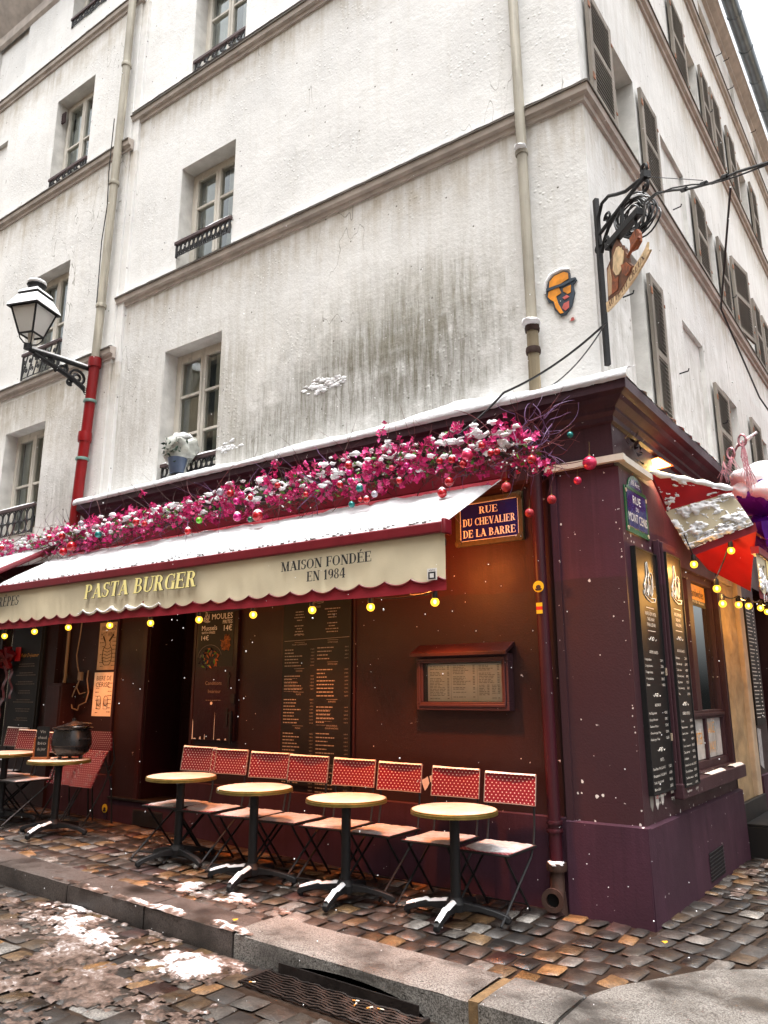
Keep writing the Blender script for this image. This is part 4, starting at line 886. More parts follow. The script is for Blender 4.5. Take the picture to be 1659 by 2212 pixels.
# ================================================================ PIPES, LAMP, CABLES
def collar(par, x, y, z, r, m='pipe_cream', h=.05):
    MB().lathe([(r*.8, -h/2), (r*1.22, -h/2), (r*1.3, 0), (r*1.22, h/2), (r*.8, h/2)], (x, y, z), 14).build('collar', m, par)
def snowcap(par, x, y, z, r): MB().sphere((x, y, z), r, 12, 6, (1.1, 1.1, .4), wob=.3, seed=x).build('snow_cap', 'snow', par, smooth=80)
p = thing('downpipe', 'long cream drainpipe down the white wall near the building corner', 'drainpipe', (-.6, -.1, 4.3))
MB().tube([(-.62, -.1, 14.2), (-.615, -.1, 9), (-.59, -.1, 6.6), (-.575, -.1, 4.86)], .05, 14).build('pipe', 'pipe_cream', p)
MB().tube([(-.575, -.1, 4.86), (-.575, -.1, 4.12)], .053, 14).build('lower_pipe', 'pipe_stained', p, label='rust stained lower end of the pipe')
for z in (10.6, 6.7): collar(p, -.595, -.1, z, .05)
for z in (4.84, 4.62): collar(p, -.575, -.1, z, .053, 'pipe_rust', .06)
snowcap(p, -.575, -.12, 4.895, .085); snowcap(p, -.59, -.14, 6.735, .06)
p = thing('downpipe', 'burgundy drainpipe down the shopfront with an open spout at its foot', 'drainpipe', (-.58, -.13, 0))
MB().tube([(-.6, -.13, 3.9), (-.595, -.13, 2.4), (-.585, -.13, 1.4), (-.578, -.13, .32)], .05, 14).build('pipe', 'pipe_burgundy', p)
for z in (.62, .56): collar(p, -.58, -.13, z, .051, 'pipe_burgundy', .03)
collar(p, -.578, -.13, .3, .062, 'pipe_rust', .06); snowcap(p, -.578, -.14, .325, .065)
MB().tube([(-.578, -.13, .32), (-.575, -.135, .16), (-.573, -.16, .10), (-.565, -.22, .09), (-.56, -.27, .09)], [.054, .056, .058, .056, .055], 16, cap=False).build('elbow', 'pipe_rust', p)
MB().tube([(-.575, -.13, .12), (-.575, -.13, -.06)], [.055, .07], 14).build('foot', 'pipe_rust', p)
m = MB(); 
def ringm(m, c, d, r0, r1, th, n=18):
    d = Vector(d).normalized(); u = d.orthogonal().normalized(); w_ = d.cross(u); c = Vector(c); v = []
    for k in range(n):
        e = u*math.cos(2*math.pi*k/n)+w_*math.sin(2*math.pi*k/n); v += [c+e*r0-d*th, c+e*r0+d*th, c+e*r1+d*th, c+e*r1-d*th]
    m.add(v, [(4*k+i, 4*k+(i+1) % 4, 4*((k+1) % n)+(i+1) % 4, 4*((k+1) % n)+i) for k in range(n) for i in range(4)], raw=True)
ringm(m, (-.558, -.28, .09), (.15, -1, 0), .05, .085, .011); m.build('flange', 'pipe_rust', p)
m = MB(); m.lathe([(.0, 0), (.058, 0)], (0, 0, 0), 14); m.v = [(-.561+a*.99, -.245, .09+b) for a, b, c in m.v]; m.build('bore', 'void', p, smooth=0)
p = thing('downpipe', 'cream drainpipe turning bright red below, between the two white buildings', 'drainpipe', (-7.25, -.2, 3.6))
MB().tube([(-7.08, -.19, 14.4), (-7.1, -.19, 11), (-7.15, -.19, 8.8), (-7.21, -.19, 6.25)], .061, 14).build('pipe', 'pipe_cream', p)
MB().tube([(-7.21, -.19, 6.25), (-7.26, -.19, 5.3), (-7.31, -.19, 4.6), (-7.36, -.19, 3.7)], .073, 14).build('lower_pipe', 'pipe_red', p, label='bright red lower length of the pipe')
for z, x in ((11.2, -7.1), (9.1, -7.145), (7.08, -7.185)): collar(p, x, -.19, z, .061, 'pipe_cream', .06)
collar(p, -7.212, -.19, 6.2, .072, 'pipe_red', .14); collar(p, -7.29, -.19, 5.1, .074, 'pipe_red', .14)
for z, x in ((5.62, -7.242), (4.78, -7.302)): collar(p, x, -.19, z, .072, 'clamp_green', .04)
m = MB()
for k, z in enumerate((5.9, 5.5, 5.35, 4.4)): bf(m, ('PVC-U', '100', 'EVAC', 'NF')[k], -7.23-.03*k, z, .05, 0)
m = MB()
for k in range(22):
    z = 5.98-.027*k-(.25 if k > 11 else 0); x = -7.222-(6.25-z)*.056; m.quad((x-.012, -.276, z), (x+.018, -.277, z), (x+.018, -.277, z+.012), (x-.012, -.276, z+.012))
m.build('printed_marks', 'letter_white', p, smooth=0)
m = MB(); m.tube([(-7.2, -.26, 7.1), (-7.3, -.2, 7.6), (-7.36, -.17, 8.2), (-7.3, -.17, 8.8), (-7.2, -.26, 9.3), (-7.17, -.27, 10.2)], .008, 5); tag(m.build('thin_cable', 'cable_black'), 'thin dark cable looping out beside the cream pipe of the left building', 'cable')
# street lamp on its scrolled bracket
L = thing('street_lamp', 'snow topped black street lantern on a scrolled iron wall bracket', 'street lamp', (-7.33, -.2, 6.0))
lx, ly, lz = -7.36, -1.08, 6.08
def arm(a, o, z): return (lx+.02*a, -.2-a, z+o*0)
m = MB(); m.tube([(-7.3, -.12, 6.12), (-7.33, -.6, 6.12), (lx, ly, 6.1)], .032, 8); m.tube([(lx, ly-.03, 6.1), (lx, ly-.03, 6.17)], .055, 8)
pts = []
for k in range(13):
    q = k/12; pts.append((-7.3-.04*q, -.18-.85*q, 5.70+.36*q**.55 if q > 0 else 5.70))
m.tube(pts, .036, 6); m.tube([(-7.3, -.17, 5.62), (-7.3, -.17, 6.2)], .03, 6)
def SCR(a, o, z): return (-7.31-.04*a, -.2-a, z)
for c, r, t, a0 in (((.17, 5.93), .13, 1.7, 0), ((.40, 6.0), .075, 1.5, 2), ((.58, 6.045), .045, 1.3, 2), ((.28, 5.84), .05, 1.3, 4), ((.70, 6.065), .03, 1.2, 1), ((.48, 5.955), .035, 1.2, 5)):
    q = MB(SCR); scroll(q, c, r, t, a0, .02, 1, 22, 0); b = len(m.v); m.v += q.v; m.f += [tuple(i+b for i in f) for f in q.f]; m.m += q.m; m.col += q.col
m.build('bracket', 'iron', L)
m = MB(); m.tube([(-7.3, -.12, 6.156), (-7.33, -.6, 6.156), (lx, ly, 6.136)], .022, 6); m.build('bracket_snow', 'snow', L)
LR = R(20)
def lq(r, z, k): r *= .82; a = LR+k*math.pi/2+math.pi/4; return (lx+r*math.cos(a), ly+r*math.sin(a), z)
m = MB()
for k in range(4):
    m.tube([lq(.185, 6.31, k), lq(.345, 6.68, k)], .014, 4); m.tube([lq(.185, 6.31, k), lq(.185, 6.31, k+1)], .014, 4)
    m.tube([lq(.345, 6.68, k), lq(.345, 6.68, k+1)], .02, 4); m.tube([(lx, ly, 6.17), lq(.10, 6.19, k), lq(.165, 6.25, k), lq(.185, 6.31, k)], .011, 4)
def pyr(m, lev):
    for (r0, z0), (r1, z1) in zip(lev, lev[1:]):
        for k in range(4): m.add([lq(r0, z0, k), lq(r0, z0, k+1), lq(r1, z1, k+1), lq(r1, z1, k)], [(0, 1, 2, 3)])
pyr(m, [(.31, 6.68), (.415, 6.665), (.415, 6.68), (.26, 6.85), (.24, 6.87), (.27, 6.88), (.27, 6.90), (.12, 6.985), (0, 7.0)]); m.lathe([(.11, 6.98), (.11, 7.04), (.13, 7.05), (.09, 7.085), (0, 7.09)], (lx, ly, 0), 12)
m.build('lantern_frame', 'iron', L, smooth=30)
m = MB()
for k in range(4): m.add([lq(.182, 6.315, k), lq(.182, 6.315, k+1), lq(.338, 6.675, k+1), lq(.338, 6.675, k)], [(0, 1, 2, 3)])
m.build('lantern_glass', 'lamp_glass', L, smooth=0)
m = MB(); m.lathe([(.03, 6.2), (.05, 6.4), (.03, 6.5), (.0, 6.5)], (lx, ly, 0), 10); m.lathe([(0, 6.67), (.16, 6.665), (.2, 6.64)], (lx, ly, 0), 16); m.build('reflector', 'trunking', L)
m = MB(); pyr(m, [(.42, 6.683), (.405, 6.715), (.33, 6.80), (.275, 6.862)]); pyr(m, [(.275, 6.903), (.25, 6.935), (.13, 6.995)]); m.sphere((lx, ly, 7.09), .125, 14, 8, (1, 1, .42)); m.build('snow_cap', 'snow', L, smooth=50)

# ---- cables across the corner
def droop(a, b, sag, n=14): return [tuple(a[i]+(b[i]-a[i])*k/n-(sag*4*(k/n)*(1-k/n) if i == 2 else 0) for i in range(3)) for k in range(n+1)]
m = MB(); m.tube(droop((.09, -.06, 4.72), (-.78, -.31, 4.2), .06), .011, 5); m.tube(droop((-.78, -.31, 4.2), (-1.2, -.42, 3.85), .02), .011, 5); tag(m.build('black_cable', 'cable_black'), 'thick black cable slanting from the foot of the sign bracket to the garland', 'cable')
m = MB(); m.tube(droop((.08, -.07, 4.7), (-.5, -.2, 4.17), .09), .006, 4); m.tube(droop((-.5, -.2, 4.17), (-.62, -.25, 4.0), .0, 3), .006, 4); tag(m.build('thin_cable', 'cable_black'), 'thin wire hanging just below the thick black cable at the corner', 'cable')

# ================================================================ HANGING SIGN
hs_ = thing('sign_bracket', 'scrolled black wrought iron sign bracket on the building corner', 'bracket', (.05, -.05, 5.4))
m = MB(DG); m.box(-.005, .04, -.02, .02, 4.35, 5.97)
m.tube([(.04, 0, 5.60), (.32, 0, 5.615), (.72, 0, 5.63), (.82, 0, 5.62)], .018, 6)
m.tube([(.06, 0, 5.48), (.035, 0, 5.62), (.05, 0, 5.77), (.12, 0, 5.86), (.24, 0, 5.85), (.38, 0, 5.77), (.52, 0, 5.70), (.70, 0, 5.66), (.80, 0, 5.63)], .016, 6)
m.tube([(.06, 0, 5.40), (.12, 0, 5.5), (.2, 0, 5.56), (.32, 0, 5.6)], .016, 6)
for c, r, t, a0, d in (((.80, 5.70), .055, 1.2, -1.5, 1), ((.80, 5.54), .055, 1.2, 1.5, -1), ((.2, 5.66), .06, 1.2, 3, -1), ((.15, 5.46), .05, 1.2, 2.5, -1), ((.0, 5.5), .06, .5, -1.5, -1)): scroll(m, c, r, t, a0, .013, d, 18)
m.box(.79, .85, -.03, .03, 5.60, 5.66)
m.build('ironwork', 'iron', hs_)
sg = thing('hanging_sign', 'painted wooden hanging sign with a bearded figure and a lettered ribbon', 'sign', (.4, -.3, 5.0))
m = MB(DG); m.box(.16, .70, -.03, .03, 5.36, 5.425); m.box(.2, .22, -.012, .012, 5.15, 5.36); m.box(.62, .64, -.012, .012, 5.2, 5.36); m.box(.42, .45, -.012, .012, 5.43, 5.6); m.build('hanger_bar', 'iron', sg, smooth=0, bevel=.004)
m = MB(DG); fig = [(.125, 4.90), (.14, 5.2), (.2, 5.235), (.235, 5.25), (.245, 5.31), (.29, 5.345), (.345, 5.36), (.375, 5.30), (.39, 5.27), (.42, 5.255), (.425, 5.225), (.455, 5.20), (.46, 5.16), (.49, 5.12), (.49, 5.05), (.55, 4.985), (.53, 4.945), (.46, 4.925), (.33, 4.88)]
m.prism(fig, -.012, .012); m.build('figure', 'sign_brown', sg, smooth=0)
m = MB(DG)
m.prism([(.25, 5.12), (.27, 5.24), (.33, 5.285), (.37, 5.275), (.385, 5.25), (.41, 5.24), (.41, 5.22), (.44, 5.19), (.43, 5.12), (.40, 5.06), (.34, 5.03), (.29, 5.05)], .0125, .018); m.build('beard', 'sign_pale', sg, smooth=0)
m = MB(DG); m.prism([(.38, 5.09), (.46, 5.07), (.535, 4.985), (.51, 4.955), (.45, 4.95), (.40, 5.0)], .0125, .019); m.prism([(.20, 4.92), (.24, 5.08), (.27, 5.02), (.33, 5.02), (.3, 4.91)], .0125, .017); m.build('sleeve', 'sign_rust', sg, smooth=0)
m = MB(DG); m.prism([(.14, 4.93), (.155, 5.17), (.2, 5.2), (.215, 5.05), (.2, 4.93)], .0125, .016); m.build('cloak', 'sign_tan', sg, smooth=0)
m = MB(DG); m.prism([(.52, 5.13), (.54, 5.19), (.53, 5.245), (.56, 5.25), (.62, 5.27), (.66, 5.25), (.685, 5.2), (.68, 5.13), (.61, 5.10)], -.012, .012); m.tube([(.49, .016, 5.10), (.69, .016, 5.16)], .014, 5); m.build('jug', 'sign_rust', sg, smooth=0)
cv = lambda a: .30*max(0, a-.1)**2.0
top = [(.08+.66*k/12, 4.905+cv(.08+.66*k/12)) for k in range(13)]; bot = [(.085+.66*k/12, 4.815+cv(.085+.66*k/12)) for k in range(12, -1, -1)]
m = MB(DG); m.prism(top+[(.78, 5.06), (.765, 5.0), (.81, 4.975)]+bot, -.008, .009); rb_ = m.build('ribbon', 'sign_pale', sg, smooth=0)
m = MB(DG); serif(m, 'AU PETIT CREUX', .115, 4.832, .052, .0105, .61, curve=cv, step=.0001); m.build('lettering', 'sign_brown', rb_, smooth=0)
cl = thing('cable_coil', 'coil of black cable slung behind the hanging sign bracket', 'cable', (.4, .15, 5.8))
m = MB(); rq = random.Random(5)
for k in range(16):
    c = (.33+rq.uniform(-.03, .03), .22+rq.uniform(-.05, .05), 5.80+rq.uniform(-.04, .04)); a, b = rq.uniform(.13, .21), rq.uniform(.13, .19)
    if k > 10: a *= .6; b *= .7
    m.tube([(c[0]+a*math.cos(t), c[1]-.12*math.cos(t)*.4+.02*math.sin(3*t+k), c[2]+b*math.sin(t)-.1*math.cos(t)*.2) for t in [2*math.pi*q/24 for q in range(25)]], .0085, 5)
m.build('loops', 'cable_black', cl); MB().sphere((.36, .2, 5.99), .06, 12, 7, (1.9, .6, .4), wob=.3).build('snow_cap', 'snow', cl, smooth=80)
m = MB(); 
Pq = [(.42, .12, 5.66), DG(.78, 0, 5.42), DG(.95, 0, 5.38), DG(1.15, 0, 5.26), DG(1.35, 0, 5.13), DG(1.6, 0, 5.0), DG(1.85, 0, 4.9), DG(2.15, 0, 4.75), DG(2.5, 0, 4.55)]
m.tube(Pq, .0095, 6); m.tube([(p_[0]+.02*math.sin(i*2), p_[1], p_[2]-.03*math.sin(i*1.3)) for i, p_ in enumerate(Pq)], .006, 5); m.tube(droop(DG(.82, 0, 5.62), DG(1.5, 0, 5.09), .0), .003, 4)
for a, z in ((1.5, 5.06), (1.28, 5.17), (1.72, 4.955)): m.tube([DG(a-.02, 0, z+.012), DG(a+.03, 0, z-.012)], .018, 6)
tag(m.build('overhead_cable', 'cable_black'), 'bundle of black cables leaving the coil towards the right across the street', 'cable')
m = MB(); m.tube([RF(3.0, .7, 7.6), RF(4.5, .16, 6.8), RF(7, .12, 6.3), RF(10, .12, 6.3)], .014, 5); tag(m.build('black_cable', 'cable_black'), 'black cable running along the side street wall below the stone ledge', 'cable')

# ---- wall art and stickers on the white wall
wa = thing('wall_art', 'orange face in a bowler hat, a flat cut-out stuck on the white wall', 'street art', (-.32, 0, 5.1))
m = MB(F); m.prism([(-.46, 5.16), (-.44, 5.10), (-.40, 5.08), (-.38, 5.0), (-.33, 4.93), (-.28, 4.93), (-.22, 5.0), (-.185, 5.12), (-.20, 5.2), (-.16, 5.235), (-.17, 5.265), (-.22, 5.27), (-.22, 5.33), (-.27, 5.36), (-.37, 5.35), (-.43, 5.30), (-.45, 5.22)], .0, .02); m.build('backing', 'art_slate', wa, smooth=0)
m = MB(F); m.prism([(-.425, 5.225), (-.415, 5.295), (-.365, 5.34), (-.27, 5.35), (-.235, 5.325), (-.235, 5.27), (-.33, 5.235)], .0205, .026); m.build('hat', 'art_orange', wa, smooth=0)
m = MB(F); m.prism([(-.44, 5.15), (-.43, 5.2), (-.33, 5.215), (-.31, 5.15), (-.36, 5.13), (-.345, 5.06), (-.30, 4.95), (-.33, 4.95), (-.37, 5.02), (-.385, 5.09), (-.42, 5.12)], .0205, .025); m.prism([(-.29, 5.19), (-.215, 5.20), (-.22, 5.13), (-.25, 5.12), (-.29, 5.16)], .0205, .025); m.build('skin', 'art_orange', wa, smooth=0)
m = MB(F); m.prism([(-.30, 5.10), (-.26, 5.115), (-.235, 5.09), (-.28, 5.075)], .0205, .025); m.prism([(-.29, 5.04), (-.24, 5.05), (-.245, 4.985), (-.28, 4.965), (-.31, 5.0)], .0205, .025); m.build('lips', 'art_pink', wa, smooth=0)
m = MB(F); m.prism([(-.45, 5.235), (-.30, 5.24), (-.17, 5.262), (-.175, 5.24), (-.28, 5.215), (-.44, 5.205)], .0265, .03); m.build('hat_brim', 'art_slate', wa, smooth=0)
snow_ = MB(F); snow_.tube([(-.47, .012, 5.2), (-.455, .012, 5.3), (-.40, .012, 5.365), (-.3, .012, 5.385), (-.22, .012, 5.365)], [.01, .02, .024, .022, .01], 6); snow_.build('snow_cap', 'snow', wa, smooth=80)
def disc(fn, a, z, r, o, name, ms, label, cat='sticker', inner=None):
    m = MB(fn); m.prism([(a+r*math.cos(t), z+r*math.sin(t)) for t in [2*math.pi*k/18 for k in range(18)]], o, o+.003)
    if inner: m.prism([(a+r*.45*math.cos(t), z-r*.1+r*.4*math.sin(t)) for t in [2*math.pi*k/12 for k in range(12)]], o+.0031, o+.005, 1); m.prism([(a-r*.7, z-r*.35), (a+r*.7, z-r*.35), (a+r*.4, z-r*.7), (a-r*.4, z-r*.7)], o+.0052, o+.0065, 1)
    return tag(m.build(name, ms, smooth=0), label, cat)
disc(F, -.225, 4.88, .034, .003, 'round_sticker', ['sticker_white', 'art_pink'], 'small round pale sticker on the white wall below the orange face', inner=1)
disc(F, -.595, 2.47, .048, .187, 'round_sticker', ['sticker_yellow', 'ink'], 'round yellow sticker with a dark bird on the burgundy drainpipe', inner=1)
disc(F, -6.33, .27, .05, .086, 'round_sticker', ['sticker_yellow', 'ink'], 'round yellow sticker low on the wall left of the doorstep', inner=1)
m = MB(F)
for k, mi in ((0, 0), (1, 1), (2, 0)): m.box(-.622, -.568, .187, .19, 2.245+.03*k, 2.275+.03*k, mi)
tag(m.build('striped_sticker', ['sticker_yellow', 'sticker_red'], smooth=0), 'yellow and red striped sticker on the burgundy drainpipe', 'sticker')
for v, z, ms, t in ((.15, .78, 'print_grey', 'grey leaf shaped sticker, first of three near the corner foot'), (.28, .78, 'sticker_white', 'white and red shield sticker, middle of three near the corner foot'), (.41, .80, 'sticker_white', 'small white and red animal sticker, third of three near the corner foot')):
    m = MB(RF); m.prism([(v-.04, z+.07), (v+.04, z+.075), (v+.035, z-.02), (v, z-.06), (v-.035, z-.02)], .101, .104)
    if ms != 'print_grey': m.prism([(v-.03, z+.06), (v+.03, z+.06), (v+.028, z+.02), (v-.03, z+.025)], .1045, .106, 1)
    tag(m.build('wall_sticker', [ms, 'sticker_red'], smooth=0), t, 'sticker', 'stickers near the corner foot')

# ================================================================ STREET NAME SIGNS
ss = thing('street_sign', 'navy enamel street sign reading RUE DU CHEVALIER DE LA BARRE in a bronze frame', 'sign', (-1.1, -.05, 3.1))
X0, X1, Z0, Z1 = -1.445, -.765, 2.91, 3.35
m = MB(F); fwd = .046
m.box(X0, X1, .031, .05, Z0, Z1, 0)
for b in ((X0, X1, Z0, Z0+fwd), (X0, X1, Z1-fwd, Z1)): m.box(b[0], b[1], .0505, .066, b[2], b[3])
for b in ((X0, X0+fwd), (X1-fwd, X1)): m.box(b[0], b[1], .0506, .065, Z0+fwd, Z1-fwd)
m.build('frame', 'bronze', ss, bevel=.006)
m = MB(F); m.box(X0+fwd, X1-fwd, .0505, .055, Z0+fwd, Z1-fwd); pl_ = m.build('plate', 'enamel_navy', ss, smooth=0)
m = MB(F); e = .006
for b in ((X0+fwd, X1-fwd, Z0+fwd, Z0+fwd+e), (X0+fwd, X1-fwd, Z1-fwd-e, Z1-fwd), (X0+fwd, X0+fwd+e, Z0+fwd+e, Z1-fwd-e), (X1-fwd-e, X1-fwd, Z0+fwd+e, Z1-fwd-e)): m.quad((b[0], .0556, b[2]), (b[1], .0556, b[2]), (b[1], .0556, b[3]), (b[0], .0556, b[3]))
xc = (X0+X1)/2
serif(m, 'RUE', xc, 3.20, .066, .0558, .19, 'c'); serif(m, 'DU CHEVALIER', xc, 3.095, .068, .0558, .53, 'c'); serif(m, 'DE LA BARRE', xc, 2.988, .07, .0558, .53, 'c')
m.build('lettering', 'letter_white', pl_, smooth=0)
for x, z in ((X1-.03, Z1-.03), (X1-.03, Z0+.03), (X0+.03, Z0+.03), (X0+.03, Z1-.03)):
    m = MB(F); m.prism([(x+.034*math.cos(t), z+.034*math.sin(t)) for t in [2*math.pi*k/16 for k in range(16)]], .0661, .076); m.prism([(x+.016*math.cos(t), z+.016*math.sin(t)) for t in [2*math.pi*k/12 for k in range(12)]], .0762, .083); m.build('rosette', 'bronze', ss, bevel=.003)
s2 = thing('street_sign', 'arched green and navy enamel street sign reading RUE DU MONT CENIS on the corner', 'sign', (.15, .3, 3.1))
V0, V1, Z0, Z1 = .03, .60, 2.90, 3.42
def archp(a0, a1, z0, z1, h, o0=0):
    c = (a0+a1)/2; r = (a1-a0)/2*.66; sh = z1-h
    return [(a0, z0), (a1, z0), (a1, sh)]+[(c+r*math.cos(t), sh+h*math.sin(t)) for t in [math.pi*k/12 for k in range(13)]]+[(a0, sh)]
m = MB(RF); m.prism(archp(V0, V1, Z0, Z1, .13), .101, .112); m.build('border', 'enamel_green', s2, smooth=0)
m = MB(RF); m.prism(archp(V0+.045, V1-.045, Z0+.05, Z1-.03, .105), .1122, .115); pl_ = m.build('plate', 'enamel_navy', s2, smooth=0)
m = MB(RF); m.box(V0+.04, V1-.04, .1152, .118, 3.27, 3.30, 1)
bf(m, '18 Arrt', (V0+V1)/2, 3.325, .045, .1165, width=.2); bf(m, 'RUE', (V0+V1)/2, 3.165, .07, .1165, width=.2); bf(m, 'DU', (V0+V1)/2, 3.105, .034, .1165, width=.07); bf(m, 'MONT CENIS', (V0+V1)/2, 3.0, .075, .1165, width=.47)
m.build('lettering', ['letter_white', 'enamel_green'], pl_, smooth=0)
m = MB(RF)
for v, z in ((V0+.03, Z0+.03), (V1-.03, Z0+.03), (V0+.03, 3.25), (V1-.03, 3.25)): m.prism([(v+.018*math.cos(t), z+.018*math.sin(t)) for t in [2*math.pi*k/10 for k in range(10)]], .1125, .118)
m.build('screw_cap', 'limestone_pale', s2, smooth=0)

# ================================================================ MENU BOARDS
def words_row(m, a0, a1, z, h, o, rq, mi=0):
    """a printed line too small to read: a run of word-length dashes"""
    x = a0
    while x < a1-.006:
        wl = min(rq.uniform(.012, .05), a1-x); m.quad((x, o, z), (x+wl, o, z), (x+wl, o, z+h), (x, o, z+h), mi); x += wl+.007
def emblem(m, a, z, s, o, mi=0):
    """line drawing of a seated bearded figure with a tall hat over a ribbon"""
    for pts in ([(-.1, .95), (-.02, 1.0), (.05, .8), (.1, .72), (.02, .6), (-.12, .62), (-.1, .95)], [(-.12, .62), (-.25, .45), (-.3, .15), (-.1, .1), (.0, .3), (.02, .6)], [(.1, .7), (.28, .5), (.3, .2), (.22, .12), (.12, .4)], [(-.25, .45), (-.36, .36), (-.34, .28)], [(.28, .74), (.36, .68), (.34, .3)], [(-.4, .12), (-.2, .02), (.1, -.05), (.42, -.02), (.5, .08), (.4, .06), (.1, .05), (-.2, .12), (-.4, .22), (-.4, .12)], [(-.05, .55), (.02, .4), (.08, .2), (.2, .1)], [(-.18, .4), (-.08, .3), (-.16, .18)]):
        m.tube([(a+x*s, o, z+y*s) for x, y in pts], .0034*(s/.2)**.6, 4, mi)
def flourish(m, a, z, s, o, mi=0):
    for d in (-1, 1):
        m.tube([(a+d*s*q, o, z+.14*s*math.sin(q*6)) for q in [k/10 for k in range(11)]], .0022, 4, mi); scroll(m, (a+d*s*.16, z-.06*s), s*.16, 1.2, 1.5, .0018, d, 12, o, mi)
rq = random.Random(11)
tm = thing('menu_board', 'tall black menu board in two columns behind the bistro chairs', 'menu board', (-3.1, -.04, 1.6), 'menu boards on the front wall')
X0, X1, Z0, Z1 = -3.56, -2.66, .72, 2.75
MB(F).box(X0, X1, .046, .058, Z0, Z1).build('panel', 'board_black', tm, smooth=0)
m = MB(F); O = .0588; emblem(m, -3.09, 2.515, .15, O); bf(m, 'FORMULES', -3.12, 2.465, .019, O)
for cx, ws, z in ((-3.34, .16, 2.43), (-2.9, .2, 2.44)):
    for k in range(9):
        if k in (4,): continue
        a = rq.uniform(.4, 1)*ws/2; words_row(m, cx-a, cx+a, z-.029*k, .0095, O, rq)
flourish(m, -3.34, 2.2, .07, O); m.quad((X0+.02, O, 2.135), (X1-.02, O, 2.15), (X1-.02, O, 2.154), (X0+.02, O, 2.139))
def col(x0, x1, z, secs, step=.0335):
    for name, n, double in secs:
        m.quad(((x0+x1)/2-.07, O, z+.028), ((x0+x1)/2+.07, O, z+.028), ((x0+x1)/2+.07, O, z+.031), ((x0+x1)/2-.07, O, z+.031)); bf(m, name, (x0+x1)/2, z, .0155, O); z -= .05
        for k in range(n):
            words_row(m, x0, x0+rq.uniform(.1, .24), z, .010, O, rq); bf(m, '%d,%s0 €' % (rq.choice((6, 7, 8, 9, 12, 13, 14, 16)), rq.choice('05')), x1, z, .0115, O, 'r'); z -= step
            if double: words_row(m, x0, x0+rq.uniform(.15, .28), z+.012, .005, O, rq, 1)
        z -= .022
col(X0+.03, X0+.43, 2.09, (('POUR COMMENCER', 6, 0), ('SALADES', 5, 1), ('PLATS', 8, 0), ('PIZZAS', 7, 0), ('CLUB SANDWICHES', 3, 1), ('CRÊPES SALÉES', 5, 0)), .0325)
col(X0+.47, X1-.03, 2.10, (('A PARTAGER', 4, 0), ('PETITE FAIM', 8, 0), ('BURGERS', 5, 1), ('GOURMANDISES', 8, 0), ('CRÊPES SUCRÉES', 6, 0)), .0365)
m.build('print', ['print_dark', 'chalk_dim'], tm, smooth=0)
mp = thing('mussels_board', 'dark hinged shutter with a mussels and fries poster at its top', 'menu board', (-4.55, -.05, 1.8), 'menu boards on the front wall')
X0, X1 = -4.88, -4.22
m = MB(F); m.box(X0, X1, .032, .075, 1.11, 2.72); m.box(X0+.36, X0+.364, .0751, .077, 1.12, 1.88); m.build('panel', 'burgundy_dark', mp, smooth=0, bevel=.004)
m = MB(F)
for z in (1.75, 1.36): m.box(X1-.12, X1-.1, .0755, .085, z-.09, z+.09); m.box(X1-.14, X1-.08, .0755, .083, z+.03, z+.05)
m.box(X1-.055, X1-.03, .0755, .1, 1.08, 1.42); m.box(X1-.06, X1+.0, .0755, .09, 1.5, 1.6); m.build('iron_bolt', 'iron', mp, smooth=0)
m = MB(F)
for x, w_, h in ((.02, .05, .012), (.12, .03, .03), (.2, .012, .06), (.35, .008, .3), (.4, .06, .012), (.52, .03, .02)): m.quad((X0+x, .0763, 1.115), (X0+x+w_, .0763, 1.113), (X0+x+w_*.8, .0763, 1.115+h), (X0+x+w_*.2, .0763, 1.115+h*.7))
m.quad((X0+.02, .0765, 1.115), (X0+.0, .0765, 1.11), (X0+.004, .0765, 1.33), (X0+.012, .0765, 1.3)); m.prism([(X0+.29+.02*math.cos(t), 1.5+.018*math.sin(t)) for t in range(6)], .076, .0768); m.build('paint_loss', 'sticker_white', mp, smooth=0)
m = MB(F); bf(m, 'Conditions', X0+.31, 1.70, .04, .0768, width=.26); bf(m, 'Intérieur', X0+.33, 1.61, .04, .0768, width=.2); words_row(m, X0+.2, X0+.44, 1.53, .006, .0768, rq); m.build('chalk_writing', 'chalk_dim', mp, smooth=0)
ps = MB(F).box(X0+.03, X1-.06, .0755, .079, 1.90, 2.715).build('poster', 'board_black', mp, smooth=0)
m = MB(F); O = .0798; a = X1-.09
bf(m, 'MOULES', a, 2.425, .062, O, 'r', width=.33); bf(m, 'FRITES', a, 2.37, .04, O, 'r', width=.15); bf(m, '14€', a, 2.29, .062, O, 'r', width=.13); bf(m, 'Mussels', X0+.08, 2.305, .055, O, 'l', width=.25); bf(m, 'WITH FRIES', X0+.08, 2.265, .026, O, 'l', width=.22); bf(m, '14€', X0+.08, 2.195, .052, O, 'l', width=.12)
emblem(m, X0+.15, 2.40, .12, O); m.build('lettering', 'letter_white', ps, smooth=0)
m = MB(F)
for k in range(60):
    t = rq.uniform(0, 6.28); r = .085*math.sqrt(rq.random()); c = (X1-.175+r*.8*math.cos(t), 2.155+r*math.sin(t)); d = rq.uniform(0, 3.14); m.tube([(c[0]-.025*math.cos(d), O+.001*(k % 5), c[1]-.025*math.sin(d)), (c[0]+.025*math.cos(d), O+.001*(k % 5), c[1]+.025*math.sin(d))], .005, 4)
m.build('fries_picture', 'fries', ps)
m = MB(F)
